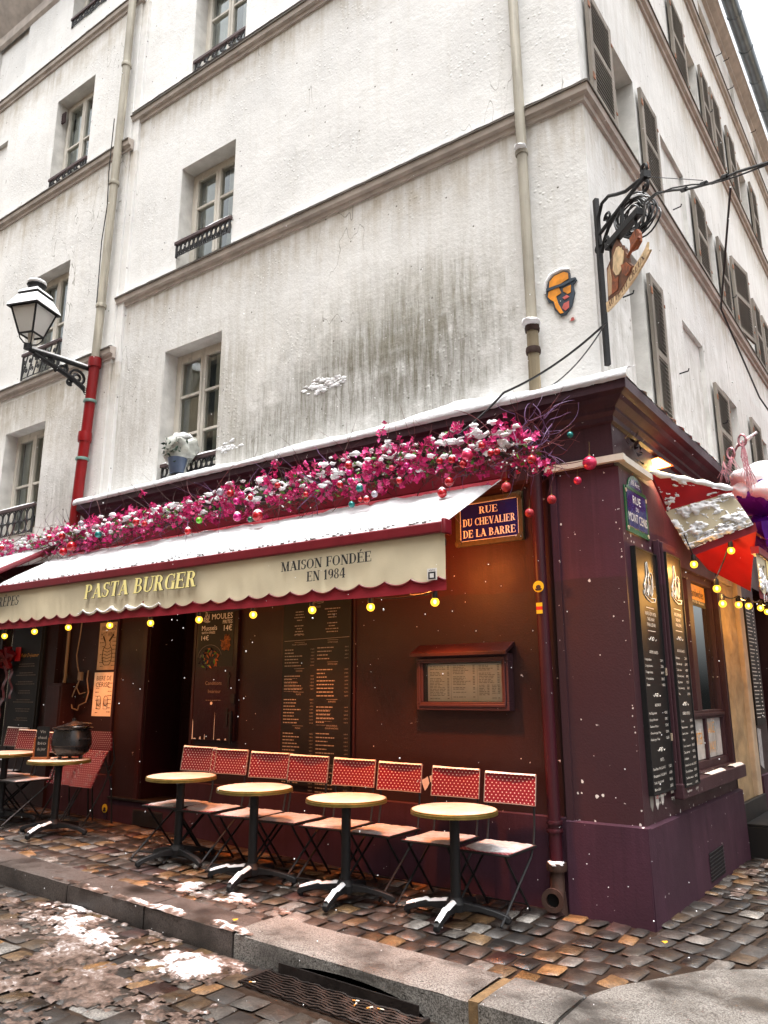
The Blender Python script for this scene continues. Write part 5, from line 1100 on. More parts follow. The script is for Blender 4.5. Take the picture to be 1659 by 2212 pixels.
for k in range(55):
    t = rq.uniform(0, 6.28); r = .16*math.sqrt(rq.random()); c = (X0+.22+r*math.cos(t), 1.99+r*.7*math.sin(t)); d = rq.uniform(0, 3.14); l = .03
    m.tube([(c[0]-l*math.cos(d), O+.001*(k % 5), c[1]-l*math.sin(d)), (c[0], O+.001*(k % 5), c[1]), (c[0]+l*math.cos(d), O+.001*(k % 5), c[1]+l*math.sin(d))], [.002, .011, .003], 5, rq.choice((0, 0, 0, 1, 2, 3)))
m.tube([(X0+.23+.19*math.cos(t), O, 2.0+.14*math.sin(t)) for t in [.2+2.9*k/20 for k in range(21)]], .004, 4, 2); m.build('mussels_picture', ['mussel', 'fries', 'chalk_dim', 'leaf_green'], ps)
# glazed menu case with a little roof
mc = thing('menu_case', 'glazed burgundy menu case with a small sloping roof on the front wall', 'menu case', (-1.4, -.1, 1.7))
X0, X1, Z0, Z1 = -1.85, -.93, 1.46, 1.94
m = MB(F); m.box(X0, X1, .031, .05, Z0, Z1)
for b in ((X0, X1, Z0, Z0+.07), (X0, X1, Z1-.07, Z1)): m.box(b[0], b[1], .0501, .13, b[2], b[3])
for b in ((X0, X0+.065), (X1-.065, X1)): m.box(b[0], b[1], .0502, .1295, Z0+.07, Z1-.07)
for b in ((X0+.03, X1-.03, Z0+.03, Z0+.055), (X0+.03, X1-.03, Z1-.055, Z1-.03)): m.box(b[0], b[1], .1301, .142, b[2], b[3])
for b in ((X0+.025, X0+.045), (X1-.045, X1-.025)): m.box(b[0], b[1], .1302, .1415, Z0+.055, Z1-.055)
m.build('case', 'burgundy_corner', mc, smooth=0, bevel=.005)
m = MB(F); m.prism([(.031, 2.04), (.031, 2.0), (.2, 1.925), (.2, 1.955)], X0-.03, X1+.02, ax=0); rf = m.build('roof', 'burgundy', mc, smooth=0, bevel=.004)
MB(F).box(X0+.075, X1-.1, .052, .056, Z0+.075, Z1-.08).build('paper', 'paper', mc, smooth=0)
m = MB(F); O = .0566
for (c0, c1, z0, z1) in ((X0+.1, X0+.30, 1.55, 1.84), (X0+.34, X0+.56, 1.55, 1.84), (X0+.60, X1-.12, 1.69, 1.84), (X0+.60, X0+.70, 1.55, 1.67), (X0+.725, X1-.12, 1.55, 1.67)):
    z = z1
    while z > z0:
        if rq.random() < .7: words_row(m, c0, c0+(c1-c0)*rq.uniform(.45, .85), z, .005, O, rq); m.quad((c1-.02, O, z), (c1, O, z), (c1, O, z+.006), (c1-.02, O, z+.006))
        z -= .0135
for x in (X0+.32, X0+.585): m.quad((x, O, 1.545), (x+.002, O, 1.545), (x+.002, O, 1.85), (x, O, 1.85))
m.build('print', 'print_dark', mc, smooth=0)
m = MB(F); m.quad((X0+.065, .11, Z0+.07), (X1-.065, .11, Z0+.07), (X1-.065, .11, Z1-.07), (X0+.065, .11, Z1-.07)); m.build('glass', 'case_glass', mc, smooth=0)
# two tall boards beside the shop window
def sideboard(v0, v1, z0, z1, o, label, secs):
    b = thing('menu_board', label, 'menu board', RF((v0+v1)/2, o, (z0+z1)/2), 'menu boards on the side wall')
    m = MB(RF); m.box(v0, v1, o-.035, o, z0, z1); m.build('panel', 'board_black', b, smooth=0)
    m = MB(RF); e = .014
    for q in ((v0, v0+e), (v1-e, v1)): m.box(q[0], q[1], o+.0002, o+.008, z0+e, z1-e)
    m.box(v0, v1, o+.0002, o+.008, z0, z0+e); m.box(v0, v1, o+.0002, o+.008, z1-e, z1); m.build('edging', 'iron', b, smooth=0)
    m = MB(RF); O = o+.0012; c = (v0+v1)/2; emblem(m, c, z1-.42, .32, O+.003); w_ = v1-v0
    m.quad((c-.1, O, z1-.49), (c+.1, O, z1-.49), (c+.1, O, z1-.485), (c-.1, O, z1-.485))
    for k, s in enumerate(('VENTE À EMPORTER', 'TAKE AWAY', 'PARA LLEVAR')): bf(m, s, c, z1-.55-.045*k, .028, O, width=w_*(.5, .32, .38)[k])
    m.quad((c-.1, O, z1-.68), (c+.1, O, z1-.68), (c+.1, O, z1-.675), (c-.1, O, z1-.675)); flourish(m, c, z1-.74, .1, O)
    z = z1-.86
    for name, items in secs:
        bf(m, name, c, z, .022, O, width=min(w_*.5, .017*len(name))); z -= .06
        for it, pr in items: bf(m, it, v0+.05, z, .019, O, 'l', width=min(w_*.55, .0135*len(it))); bf(m, pr, v1-.05, z, .020, O, 'r', width=.075); z -= (z1-z0)*.0258
        
        if z > z0+.12: flourish(m, c, z-.02, .09, O)
        z -= .11
    m.build('print', 'letter_white', b, smooth=0); return b
sideboard(.09, .655, .84, 2.78, .137, 'tall black take away menu board nearest the corner, under the green street sign', (('CRÊPES SALÉES', (('1 ingrédient', '5,50 €'), ('2 ingrédients', '7,00 €'), ('3 ingrédients', '8,00 €'), ('4 ingrédients', '8,50 €'), ('Extras', '1,00 €'))), ('SANDWICHS', (('Hot Dog simple', '4,50 €'), ('Croque Monsieur', '5,00 €'), ('Saucisse frites', '7,50 €'), ('Cheeseburger frites', '9,50 €'), ('Hamburger frites', '12,50 €'))), ('SOFTS', (('Eau Plate  50cl 2,50 €', '1L 3,50 €'), ('Eau gazeuse 50cl 2,50 €', '1L 4,50 €'), ('Soda  33cl 3,00 €', '50cl 3,50 €'), ('Bière 33cl', '3,50 €'), ('Bière pression 50cl', '8,00 €'), ('Bière IPA 50cl', '7,50 €')))))
sideboard(.70, 1.13, .85, 2.81, .205, 'narrower tall black menu board on the open shutter, between the corner board and the window', (('BOISSONS CHAUDES', (('Espresso', '2,50 €'), ('Café allongé', '2,50 €'), ('Café crème', '4,00 €'), ('Chocolat chaud', '4,00 €'), ('Cappuccino', '4,50 €'), ('Café viennois', '4,50 €'), ('Thé', '3,50 €'))), ('CRÊPES SUCRÉES', (('Sucre', '3,50 €'), ('Beurre-sucre', '3,50 €'), ('Sucre citron', '4,00 €'), ('Miel', '4,00 €'), ('Crème de marron', '4,50 €'), ('Chocolat noir', '4,50 €'), ('Confiture', '4,00 €'), ('Caramel beurre salé', '5,00 €'), ('Chocolat banane', '5,50 €'), ('Confiture maison', '4,00 €'), ('Miel citron', '6,00 €'), ('Supplément', '1,00 €')))))
m = MB(RF); m.box(.675, 1.16, .11, .165, .8, 2.92); m.box(.69, .73, .1655, .19, .82, 2.9); fs_ = tag(m.build('wooden_shutter', 'burgundy_corner', smooth=0, bevel=.006), 'burgundy wooden shutter folded open behind the narrower menu board', 'shutter')
m = MB(RF)
for z in (1.25, 1.78): m.box(.64, .78, .14, .145, z-.03, z+.03)
tag(m.build('packing_tape', 'limestone_pale', smooth=0), 'strips of brown tape across the gap between the two side boards', 'tape')
b = thing('menu_board', 'long narrow black menu board beyond the stone pier, lit orange at its top', 'menu board', RF(4.43, .1, 2), 'menu boards on the side wall')
MB(RF).box(4.19, 4.68, .093, .112, 1.23, 2.76).build('panel', 'board_black', b, smooth=0)
m = MB(RF); z = 2.62
while z > 1.3:
    words_row(m, 4.23, 4.23+rq.uniform(.15, .3), z, .011, .1128, rq); m.quad((4.58, .1128, z), (4.64, .1128, z), (4.64, .1128, z+.012), (4.58, .1128, z+.012)); z -= .045
m.build('print', 'letter_white', b, smooth=0)
# chalk board, posters and wiring left of the door
b = thing('chalk_menu', 'dark chalk menu board with a gilt heading left of the wall cupboard', 'menu board', (-8.2, -.12, 1.8), 'menu boards on the front wall')
m = MB(F); m.box(-8.6, -7.86, .111, .15, 1.05, 2.75); m.box(-7.93, -7.9, .1505, .16, 1.06, 2.74); m.build('panel', 'board_black', b, smooth=0, bevel=.004)
m = MB(F); bf(m, 'Le Petit Dejeuner', -8.22, 2.1, .05, .1508, width=.52, shear=.25); m.build('heading', 'gilt', b, smooth=0)
m = MB(F)
for k in range(14):
    if k % 2: continue
    for j in range(2): a = rq.uniform(.12, .26); words_row(m, -8.22-a, -8.22+a, 2.0-.06*k-.03*j, .012, .1508, rq)
flourish(m, -8.3, 1.27, .1, .152); m.build('chalk_writing', 'chalk_dim', b, smooth=0)
for z0, z1, x0, x1, ms, tx, lab in ((1.90, 2.5, -6.79, -6.40, 'paper_tan', ('VIN CHAUD', 'HOT WINE'), 'tan hand drawn poster of a wine jar, VIN CHAUD HOT WINE'), (1.33, 1.87, -6.82, -6.42, 'paper', ('BIERE DE', 'CERISE'), 'paler hand drawn poster below the wine poster')):
    p = thing('drawn_poster', lab, 'poster', (-6.6, -.05, z0), 'hand drawn posters left of the door')
    MB(F).box(x0, x1, .032, .037, z0, z1).build('sheet', ms, p, smooth=0)
    m = MB(F); O = .0385; c = (x0+x1)/2
    bf(m, tx[0], c, z1-.1, .055, O, width=.3, shear=.1); bf(m, tx[1], c-.02, z1-.18, .055, O, width=.28, shear=.1)
    jar = [(.06, .3), (.04, .26), (.085, .2), (.10, .1), (.07, .02), (.045, .0)]
    if z0 > 1.8:
        m.tube([(c-a, O, z0+.06+b) for a, b in jar]+[(c+a, O, z0+.06+b) for a, b in jar[::-1]], .004, 4)
        for q in range(5): m.tube([(c-.1+.01*q, O, z0+.12+.04*q), (c, O, z0+.1+.04*q), (c+.1-.01*q, O, z0+.12+.04*q)], .004, 4)
        m.tube([(c-.06, O, z0+.36), (c-.1, O, z0+.42)], .01, 4); m.tube([(c+.03, O, z0+.36), (c+.11, O, z0+.44)], .012, 4)
    else:
        for dx in (-.07, .07):
            m.tube([(c+dx+.045*math.cos(t), O, z0+.19+.06*math.sin(t)) for t in [2*math.pi*k/12 for k in range(13)]], .003, 4); m.tube([(c+dx-.045, O, z0+.19), (c+dx-.04, O, z0+.09), (c+dx+.04, O, z0+.09), (c+dx+.045, O, z0+.19)], .003, 4)
            for q in range(6): m.tube([(c+dx-.04, O, z0+.13+.015*q), (c+dx+.04, O, z0+.12+.018*q)], .0025, 4)
    for q in range(8): words_row(m, x0+.02+.25*rq.random()*.3, x0+.12, z0+.04+.05*q, .008, O, rq); words_row(m, x1-.1, x1-.02, z0+.05+.05*q, .008, O, rq)
    m.build('drawing', 'sketch', p, smooth=0)
b = thing('wall_cupboard', 'burgundy electric cupboard on the wall behind the cauldron', 'cupboard', (-7.35, -.1, 1.4))
MB(F).box(-7.54, -7.2, .031, .24, 1.1, 1.74).build('case', 'burgundy', b, smooth=0, bevel=.008); MB(F).box(-7.51, -7.23, .2402, .25, 1.13, 1.71).build('door', 'burgundy', b, smooth=0, bevel=.005)
m = MB(F); m.tube([(-7.44, .055, 2.6), (-7.44, .055, 1.9), (-7.41, .07, 1.83), (-7.38, .1, 1.74)], .022, 8); tag(m.build('wall_conduit', 'plug_white'), 'slim conduit running down into the top of the wall cupboard', 'pipe')
p = thing('power_cable', 'pale power cable with a plug hanging in a loop beside the posters', 'cable', (-7.05, -.08, 1.8))
m = MB(F); m.tube([(-7.14, .07, 2.65), (-7.16, .07, 2.35), (-7.2, .07, 2.1), (-7.15, .075, 1.95), (-7.08, .08, 1.84)], .009, 6); m.tube([(-7.06, .08, 1.8), (-7.16, .08, 1.65), (-7.23, .08, 1.52), (-7.18, .08, 1.42), (-7.06, .08, 1.4), (-7.04, .08, 1.46), (-6.9, .08, 1.5), (-6.86, .08, 1.62), (-6.91, .08, 1.78), (-6.9, .08, 1.9)], .009, 6); m.tube([(-7.07, .08, 1.8), (-7.12, .08, 1.68), (-7.05, .08, 1.6), (-6.93, .08, 1.62)], .008, 6); m.build('cord', 'plug_white', p)
MB(F).box(-7.1, -7.03, .05, .1, 1.77, 1.88).build('plug', 'plug_white', p, bevel=.01); MB(F).box(-6.99, -6.88, .032, .07, 1.55, 1.66).build('socket', 'board_black', p, bevel=.008)
b = thing('ribbon_bow', 'crumpled dark red ribbon bow with long tails at the far left window', 'ribbon', (-8.68, -.17, 1.9))
m = MB(F)
for k, (ang, l) in enumerate(((.4, .22), (2.6, .2), (1.2, .2), (3.6, .15), (5.6, .16))):
    d = (math.cos(ang)*l, math.sin(ang)*l); m.tube([(-8.66, .19, 2.06), (-8.66+d[0]*.7, .24, 2.06+d[1]*.7+.05), (-8.66+d[0], .22, 2.06+d[1]), (-8.66+d[0]*.5, .2, 2.06+d[1]*.6-.05), (-8.66, .19, 2.06)], [.02, .05, .04, .03, .02], 5)
m.build('bow', 'ribbon_red', b)
m = MB(F); m.grid(2, 16, lambda i, j: (-8.66-.14*j*j+.07*i-.03, .19+.02*math.sin(j*22), 2.04-.95*j)); m.grid(2, 10, lambda i, j: (-8.6+.1*j+.06*i, .19+.02*math.sin(j*14+1), 2.04-.5*j)); m.build('tail', 'ribbon_red', b)
m = MB(F); m.box(-8.5, -8.37, .17, .175, 2.05, 2.24); tag(m.build('red_card', 'sticker_red', smooth=0), 'small red card hanging beside the ribbon bow', 'card')

# ================================================================ AWNINGS
AD, AZ0, AZ1, VB = 1.15, 3.5, 2.90, 2.36                                 # reach, height at wall, height of front bar, foot of valance
def canz(o): return AZ0-(AZ0-AZ1)*(o-.1)/(AD-.1)
aw = thing('awning', 'red awning under a sheet of snow, with a long cream lettered valance', 'awning', (-4, -.1, 3.4))
AX0, AX1 = -7.36, -.92
m = MB(F); m.grid(40, 8, lambda i, j: (AX0+(AX1-AX0)*i, .1+(AD-.1)*j, canz(.1+(AD-.1)*j)-.03*math.sin(math.pi*j)*(.5+.5*math.sin(i*60)**2)*.5)); m.build('canopy', 'canvas_red', aw)
m = MB(F); m.box(AX0, AX1+.06, .05, .17, 3.46, 3.66); m.build('cassette', 'bar_red', aw, bevel=.015)
m = MB(F); m.box(AX0, AX1, AD-.03, AD+.035, 2.805, 2.895); bar = m.build('front_bar', 'bar_red', aw, bevel=.012)
MB(F).box(AX1, AX1+.035, AD-.05, AD+.06, 2.79, 2.91).build('end_cap', 'bar_red', aw, bevel=.01)
m = MB(F)
for x in (-6.6, -4.4, -2.3): m.tube([(x, .1, 3.4), (x+.5, .55, 3.05)], .022, 6); m.tube([(x+.5, .55, 3.05), (x+.1, AD-.04, 2.84)], .02, 6)
m.build('folding_arm', 'bar_red', aw)
# snow sheet over the canopy: thick rounded lip along the front, thin ragged edge near the wall
def asn(i, j):
    x = AX0+.02+(AX1-AX0-.01)*i; o = .16+(AD+.03-.16)*j; n = mnoise.noise(Vector((x*1.3, o*2, 0))); f = mnoise.noise(Vector((x*10, o*9, 4)))
    b = .30+.10*mnoise.noise(Vector((x*2.1, 0, 7)))+.05*mnoise.noise(Vector((x*8, 0, 2)))
    h = .055*min(1, max(0, (o-b)/.12))**.6*(1+.55*n+.25*mnoise.noise(Vector((x*4, o*5, 8))))+.009*f+.006*mnoise.noise(Vector((x*22, o*20, 1)))
    e = min(1, max(0, (1-i)*(AX1-AX0)/.05))*min(1, i*(AX1-AX0)/.05)
    if o > AD-.05: t = (o-AD+.05)/.08; h *= math.sqrt(max(0, 1-t*t))
    return (x, o, canz(o)-.012+h*e**.5)
m = MB(F); m.grid(230, 34, asn); rq = random.Random(2)
for k in range(420):
    x = rq.uniform(AX0+.05, AX1-.03); o = AD+.02-abs(rq.gauss(0, .05)); m.sphere((x, o, canz(o)+.03*math.sqrt(max(0, 1-max(0, (o-AD+.05)/.08)**2))), rq.uniform(.006, .016), 7, 5, (1.3, 1, .8), wob=.8, seed=k)
m.build('snow_layer', 'snow_wet', aw, smooth=80)
def scall(x, p=.251, x0=-1.23):
    q = ((x-x0)/p) % 1.0; return 2.472-.042*math.sin(math.pi*q)**.8*(1+.3*mnoise.noise(Vector((x*2.3, 5, 0))))+.006*mnoise.noise(Vector((x*1.1, 2, 0)))
def vo(x, z): return AD+.012*math.sin(x*2.1)*(2.8-z)+.012*mnoise.noise(Vector((x*1.5, z*3, 0)))*(2.8-z)*2
m = MB(F)
NX = 520
m.grid(NX, 6, lambda i, j: (lambda x: (x, vo(x, 2.6)+.004+(.012*mnoise.noise(Vector((x*5, j*1.2, 3)))+.006*mnoise.noise(Vector((x*13+j, j*2, 1))))*(1-j), scall(x)+(2.805-scall(x))*j))(AX0+(AX1-AX0)*i)); val = m.build('valance', 'canvas_cream', aw)
m = MB(F); m.grid(NX//2, 3, lambda i, j: (lambda x: (x, vo(x, 2.6)-.004, VB+.004*math.sin(x*5)+.16*j))(AX0+(AX1-AX0)*i)); tr_ = m.build('valance_trim', 'canvas_red', aw)
m = MB(F); m.tube([(x, vo(x, 2.6)+.007, scall(x)-.002) for x in [AX0+(AX1-AX0)*k/NX for k in range(NX+1)]], .006, 4); m.build('piping', 'bar_red', val)
m = MB(F); m.tube([(x, vo(x, 2.6)+.012, scall(x)-.002+.03*0) for x in [-5.6+.01*k for k in range(140)]], [.004+.03*max(0, .3+mnoise.noise(Vector((k*.06, 0, 3))))*math.sin(math.pi*k/140) for k in range(140)], 6); m.v = [(x, y, z+.022) for x, y, z in m.v]; m.build('snow_layer', 'snow', val, smooth=80)
LO_ = AD+.032
m = MB(F); serif(m, 'PASTA BURGER', -5.47, 2.605, .155, LO_, 1.80, shear=.14, grow=.0035); m.build('letter_outline', 'ink', val, smooth=0)
for a_ in (('MAISON FONDÉE', -2.58, 2.645, .085, LO_, .99), ('EN 1984', -2.28, 2.535, .085, LO_, .42), ('CRÊPES', -7.34, 2.635, .115, LO_-.01, .55)):
    m = MB(F); serif(m, *a_, shear=.1 if a_[0] == 'CRÊPES' else 0); m.build('dark_lettering', 'ink', val, smooth=0)
m = MB(F); serif(m, 'PASTA BURGER', -5.47, 2.605, .155, LO_+.006, 1.80, shear=.14); m.build('gold_lettering', 'letter_gold', val, smooth=0)
m = MB(F); m.box(-1.07, -.985, LO_-.012, LO_-.008, 2.445, 2.535); m.box(-1.06, -.995, LO_-.0078, LO_-.006, 2.452, 2.508, 1); m.box(-1.045, -1.01, LO_-.0058, LO_-.004, 2.462, 2.495); m.box(-1.05, -1.005, LO_-.0057, LO_-.0042, 2.478, 2.484, 1); bf(m, 'alpha', -1.0275, 2.515, .014, LO_-.0075, width=.055, mi=1); m.build('maker_label', ['sticker_white', 'ink'], val, smooth=0)
a2 = thing('awning', 'second snowy red awning at the far left, its sloping right edge bare', 'awning', (-9.5, -.1, 3.5))
m = MB(F); m.grid(10, 6, lambda i, j: (-12+4.58*i, .13+1.1*j, 3.66-.62*j)); m.build('canopy', 'canvas_red', a2)
m = MB(F); m.grid(60, 12, lambda i, j: (-12+4.56*i, .2+1.05*j, 3.635-.6*j+.06*min(1, (1-i)*40)**.5*min(1, j*8)**.5*(1+.3*mnoise.noise(Vector((i*12, j*4, 0)))))); m.build('snow_layer', 'snow_wet', a2, smooth=80)
m = MB(F); m.tube([(-7.41, .13, 3.66), (-7.41, 1.23, 3.04)], .035, 8); m.box(-12, -7.4, 1.2, 1.26, 2.97, 3.06); m.build('frame_edge', 'bar_red', a2); MB(F).grid(20, 2, lambda i, j: (-12+4.6*i, 1.23+.01*math.sin(i*20), 2.6+.38*j)).build('valance', 'canvas_cream', a2)
# ---- awning over the side window: seen end on
sa = thing('awning', 'red and cream end of the side street awning, twisted and crusted with snow', 'awning', RF(1.0, .1, 3.5))
def sgrid(name, mt, corners, par, n=10, wob=.012, thick=0):
    a, b, c, d = [Vector(q) for q in corners]; m = MB()
    m.grid(n, n, lambda i, j: tuple((a*(1-i)+b*i)*(1-j)+(d*(1-i)+c*i)*j+Vector((.0, 1, .2))*wob*math.sin(i*7+j*2)*math.sin(math.pi*j)))
    return m.build(name, mt, par)
A_, B2 = (.12, .78, 3.56), (.755, 1.05, 3.365); C_ = (.18, .98, 3.235); Bl = (.745, 1.05, 3.345)
m = MB(); m.add([A_, B2, Bl, C_], [(0, 1, 2, 3)]); sgrid('end_panel', 'canvas_red_bright', (A_, B2, Bl, C_), sa, 14)
cl_, cr_ = (.335, 1.05, 2.865), (.89, 1.08, 3.035)
sgrid('end_valance', 'canvas_cream', (C_, Bl, cr_, cl_), sa, 12)
def scs(i): return Vector(cl_)*(1-i)+Vector(cr_)*i
m = MB(); m.grid(40, 3, lambda i, j: tuple(scs(i)+Vector((.012+.012*j, .004-.003*j, -.005-.055*j+(1-j)*.028*abs(math.sin(i*math.pi*2.4))+.0))+Vector((0, -.006, 0)))); m.build('end_trim', 'bar_red', sa)
def crust(m, P, thr, amp, n=54, seed=0, fn=None):
    # snow that sticks to a cloth corner to corner: lumps where a noise rises above thr
    a, b, c, d = [Vector(q) for q in P]; nrm = (b-a).cross(d-a).normalized()
    if nrm.y > 0: nrm = -nrm
    H = lambda i, j: mnoise.noise(Vector((i*4, j*4, seed)))+.7*mnoise.noise(Vector((i*11, j*9, seed+3)))+.5*mnoise.noise(Vector((i*25, j*21, seed+5)))-thr-2*max(0, abs(i-.5)-.46)-2*max(0, abs(j-.5)-.46)
    q = lambda i, j: tuple((a*(1-i)+b*i)*(1-j)+(d*(1-i)+c*i)*j+nrm*(-.003+amp*min(1, max(0, H(i, j)*1.6))**.6))
    m.grid(n, n, q, keep=lambda i, j: H(i, j) > -.05)
m = MB(); crust(m, (C_, Bl, cr_, cl_), -.02, .035, seed=2); crust(m, (tuple(Vector(C_)*.3+Vector(cl_)*.7), tuple(Vector(Bl)*.3+Vector(cr_)*.7), cr_, cl_), .0, .035, 30, 7); crust(m, (A_, B2, Bl, C_), .42, .025, seed=9)
m.build('snow_clumps', 'snow', sa, smooth=80)
m = MB(); pts = [tuple(Vector(A_)*(1-k/14)+Vector(B2)*k/14+Vector((0, .01, .012+.006*math.sin(k*2.2)))) for k in range(15)]; m.tube(pts, [.012]+[.026+.006*math.sin(k*1.7) for k in range(13)]+[.014], 8); m.build('snow_ridge', 'snow', sa, smooth=80)
m = MB(); m.tube([(.13, .8, 3.54), (.2, 1.0, 3.225), (.72, 1.06, 3.335)], .014, 6); m.build('frame_rod', 'bar_red', sa)
m = MB(); a, b, c, d = Vector((.2, 1.5, 3.02)), Vector((.865, 1.35, 3.03)), Vector((.66, 1.95, 2.56)), Vector((.30, 1.9, 2.80))
m.grid(14, 14, lambda i, j: tuple((a*(1-i)+b*i)*(1-j)+(d*(1-i)+c*i)*j+Vector((0, .05*math.sin(i*4)*math.sin(j*3), 0)))); m.build('inner_panel', 'canvas_red_bright', sa)
m = MB(RF); m.grid(12, 6, lambda i, j: (1.3+2.9*i, .13+.63*j, 3.52-.42*j)); m.build('canopy', 'canvas_red', sa)
def vz(i): return 2.98-.05*math.sin(i*3)
def svx(x): q = (x*4.2) % 1.0; return .035*math.sin(math.pi*q)
m = MB(RF); VA, VB2 = 1.42, 4.2
m.grid(120, 5, lambda i, j: (VA+(VB2-VA)*i, .80+.01*math.sin(i*20), 2.515-svx(VA+(VB2-VA)*i)+(.32+svx(VA+(VB2-VA)*i))*j-.02*i)); fv = m.build('front_valance', 'canvas_cream', sa)
m = MB(RF); m.grid(60, 2, lambda i, j: (VA+(VB2-VA)*i, .792+.01*math.sin(i*20), 2.43+.12*j-.02*i)); m.box(VA, VB2, .76, .83, 2.835, 2.9); m.build('front_trim', 'bar_red', sa)
m = MB(RF); bf(m, 'ANT', 1.56, 2.60, .15, .816, width=.22); m.build('dark_lettering', 'ink', fv, smooth=0)
m = MB(RF); serif(m, 'AU PETIT CREUX', 2.0, 2.59, .17, .816, 1.75); m.build('gold_lettering', 'letter_gold', fv, smooth=0); m = MB(RF); m.box(1.78, 1.85, .816, .8165, 2.53, 2.82); m.build('yellow_bar', 'letter_gold', fv, smooth=0)
m = MB(RF)
for k in range(60): v = 1.42+.36*rq.random()**1.3; m.sphere((v, .815, 2.52+.22*rq.random()*(1-(v-1.42)/.4)), rq.uniform(.012, .03), 8, 5, (1.2, .4, 1), wob=.6, seed=k)
for k in range(26): v = 1.5+.1*k; m.tube([(v, .815, 2.47-.01*k*.2), (v, .815, 2.42-.03*rq.random())], [.007, .001], 5)
m.build('snow_clumps', 'snow', fv, smooth=80)

# ================================================================ BISTRO TABLES AND CHAIRS
tb = thing('bistro_table', '', 'table', (0, 0, 0), 'bistro tables on the pavement')
m = MB(); m.lathe([(0, .70), (.29, .70), (.305, .705), (.306, .735), (.0, .7355)], n=40); top = m.build('tabletop', 'table_wood', tb)
m = MB(); m.lathe([(.3062, .703), (.311, .704), (.3115, .709), (.308, .711), (.308, .715), (.3115, .717), (.3115, .725), (.308, .727), (.3085, .735), (.303, .738), (.300, .736)], n=40); m.build('rim', 'brass', top)
m = MB(); m.lathe([(0, .12), (.036, .12), (.036, .66), (.045, .67), (.13, .695), (.13, .70), (0, .70)], n=18); m.build('column', 'iron', tb)
m = MB(); m.lathe([(0, .04), (.07, .05), (.075, .10), (.055, .125), (.04, .14), (0, .14)], n=18); m.build('hub', 'iron', tb)
def footm(a):
    m = MB(lambda x, y, z: (x*math.cos(a)-y*math.sin(a), x*math.sin(a)+y*math.cos(a), z)); s = [(.05, .035, .055, .115), (.18, .03, .062, .098), (.30, .026, .04, .075), (.37, .025, .012, .055), (.39, .02, .01, .04)]
    v = [(x, q*w_, z) for x, w_, z0, z1 in s for q, z in ((-1, z0), (1, z0), (.8, z1), (-.8, z1))]; m.add(v, [(4*i+k, 4*i+(k+1) % 4, 4*i+4+(k+1) % 4, 4*i+4+k) for i in range(4) for k in range(4)]+[(16, 17, 18, 19)])
    m.tube([(.365, 0, .0), (.365, 0, .02)], .02, 8); return m
for k in range(4): footm(k*math.pi/2).build('foot', 'iron', tb, bevel=.004)
def tsnow(seed, amt):
    m = MB(); n = 44; v = []; f = []
    for j in range(15):
        for k in range(n):
            t = 2*math.pi*k/n; r = .302*j/14; x, y = r*math.cos(t), r*math.sin(t)
            h = amt*(1+.22*mnoise.noise(Vector((x*9+seed, y*9, 0)))) + .006*max(0, mnoise.noise(Vector((x*13+seed*3, y*13, 2)))-.05)*(1-j/14)*4*(mnoise.noise(Vector((x*5, y*5, seed)))+.4)
            h = min(.02, max(.005, h)); v.append((x, y, .7358+h*min(1, (14-j)/1.5)**.5))
    m.add(v, [(j*n+k, j*n+(k+1) % n, (j+1)*n+(k+1) % n, (j+1)*n+k) for j in range(14) for k in range(n)]); return m
tsn = tsnow(1, .009).build('snow_layer', 'table_snow', top, smooth=80)
TS = [tsn.data]
for s in (2, 3, 4):
    o = tsnow(s, .008).build('snow_layer', 'table_snow', None, smooth=80); TS.append(o.data); bpy.data.objects.remove(o)
def fsnow(L0, wd):
    m = MB(); m.grid(16, 5, lambda i, j: (.06+L0*i, (j-.5)*wd*(1-.25*i)+.004*mnoise.noise(Vector((i*9, j*3, 0))), (.117-.02*i/.5 if i < .5 else .107-.045*(i-.5)/.5)-.004+.020*math.sin(math.pi*j)**.6*(.8+.5*mnoise.noise(Vector((i*8, j*4, 5)))))); return m
fs0 = fsnow(.31, .052).build('snow_layer', 'snow', None, smooth=80); FSM = fs0.data; bpy.data.objects.remove(fs0)
TABLES = [(-1.07, -.84, R(-80), 'bistro table nearest the corner, first from the right of the row under the awning', (0, 3)), (-1.99, -.97, R(-74), 'second bistro table from the right in the row under the awning', (0, 3)), (-2.92, -1.06, R(-72), 'third bistro table from the right, in front of the tall menu board', (0, 3)), (-3.95, -.99, R(-100), 'fourth bistro table from the right, in front of the doorway', ()), (-5.90, -1.02, R(-70), 'bistro table carrying the black cauldron', (0,)), (-6.95, -1.04, R(-50), 'bistro table cut off by the left edge of the picture', (0,))]
TT = []
for i, (x, y, a, lab, sn) in enumerate(TABLES):
    t = tb if i == 0 else dup(tb, (0, 0, 0))
    t.location = (x, y, gz(x, y)+.012); t.rotation_euler = (0, 0, a); t['label'] = lab; t.scale = (1.05, 1.05, 1.015)
    for c in t.children:
        if c.name.startswith('tabletop'):
            for g in c.children:
                if g.name.startswith('snow_layer'): g.data = TS[i % 4]
    TT.append((t, sn))
for t, sn in TT:
    for k in sn:
        o = bpy.data.objects.new('snow_layer', FSM); C.objects.link(o); ft = [c for c in t.children if c.name.startswith('foot')][k]; o.parent = ft; o.rotation_euler = (0, 0, k*math.pi/2)
ch = thing('bistro_chair', '', 'chair', (0, 0, 0), 'folding bistro chairs along the front')
m = MB(); m.grid(10, 8, lambda i, j: (-.215+.43*i, -.24+.46*j, .452-.012*math.sin(math.pi*i)*math.sin(math.pi*j))); m.grid(10, 8, lambda i, j: (-.215+.43*i, -.24+.46*j, .436)); seat = m.build('seat', 'cane_seat', ch)
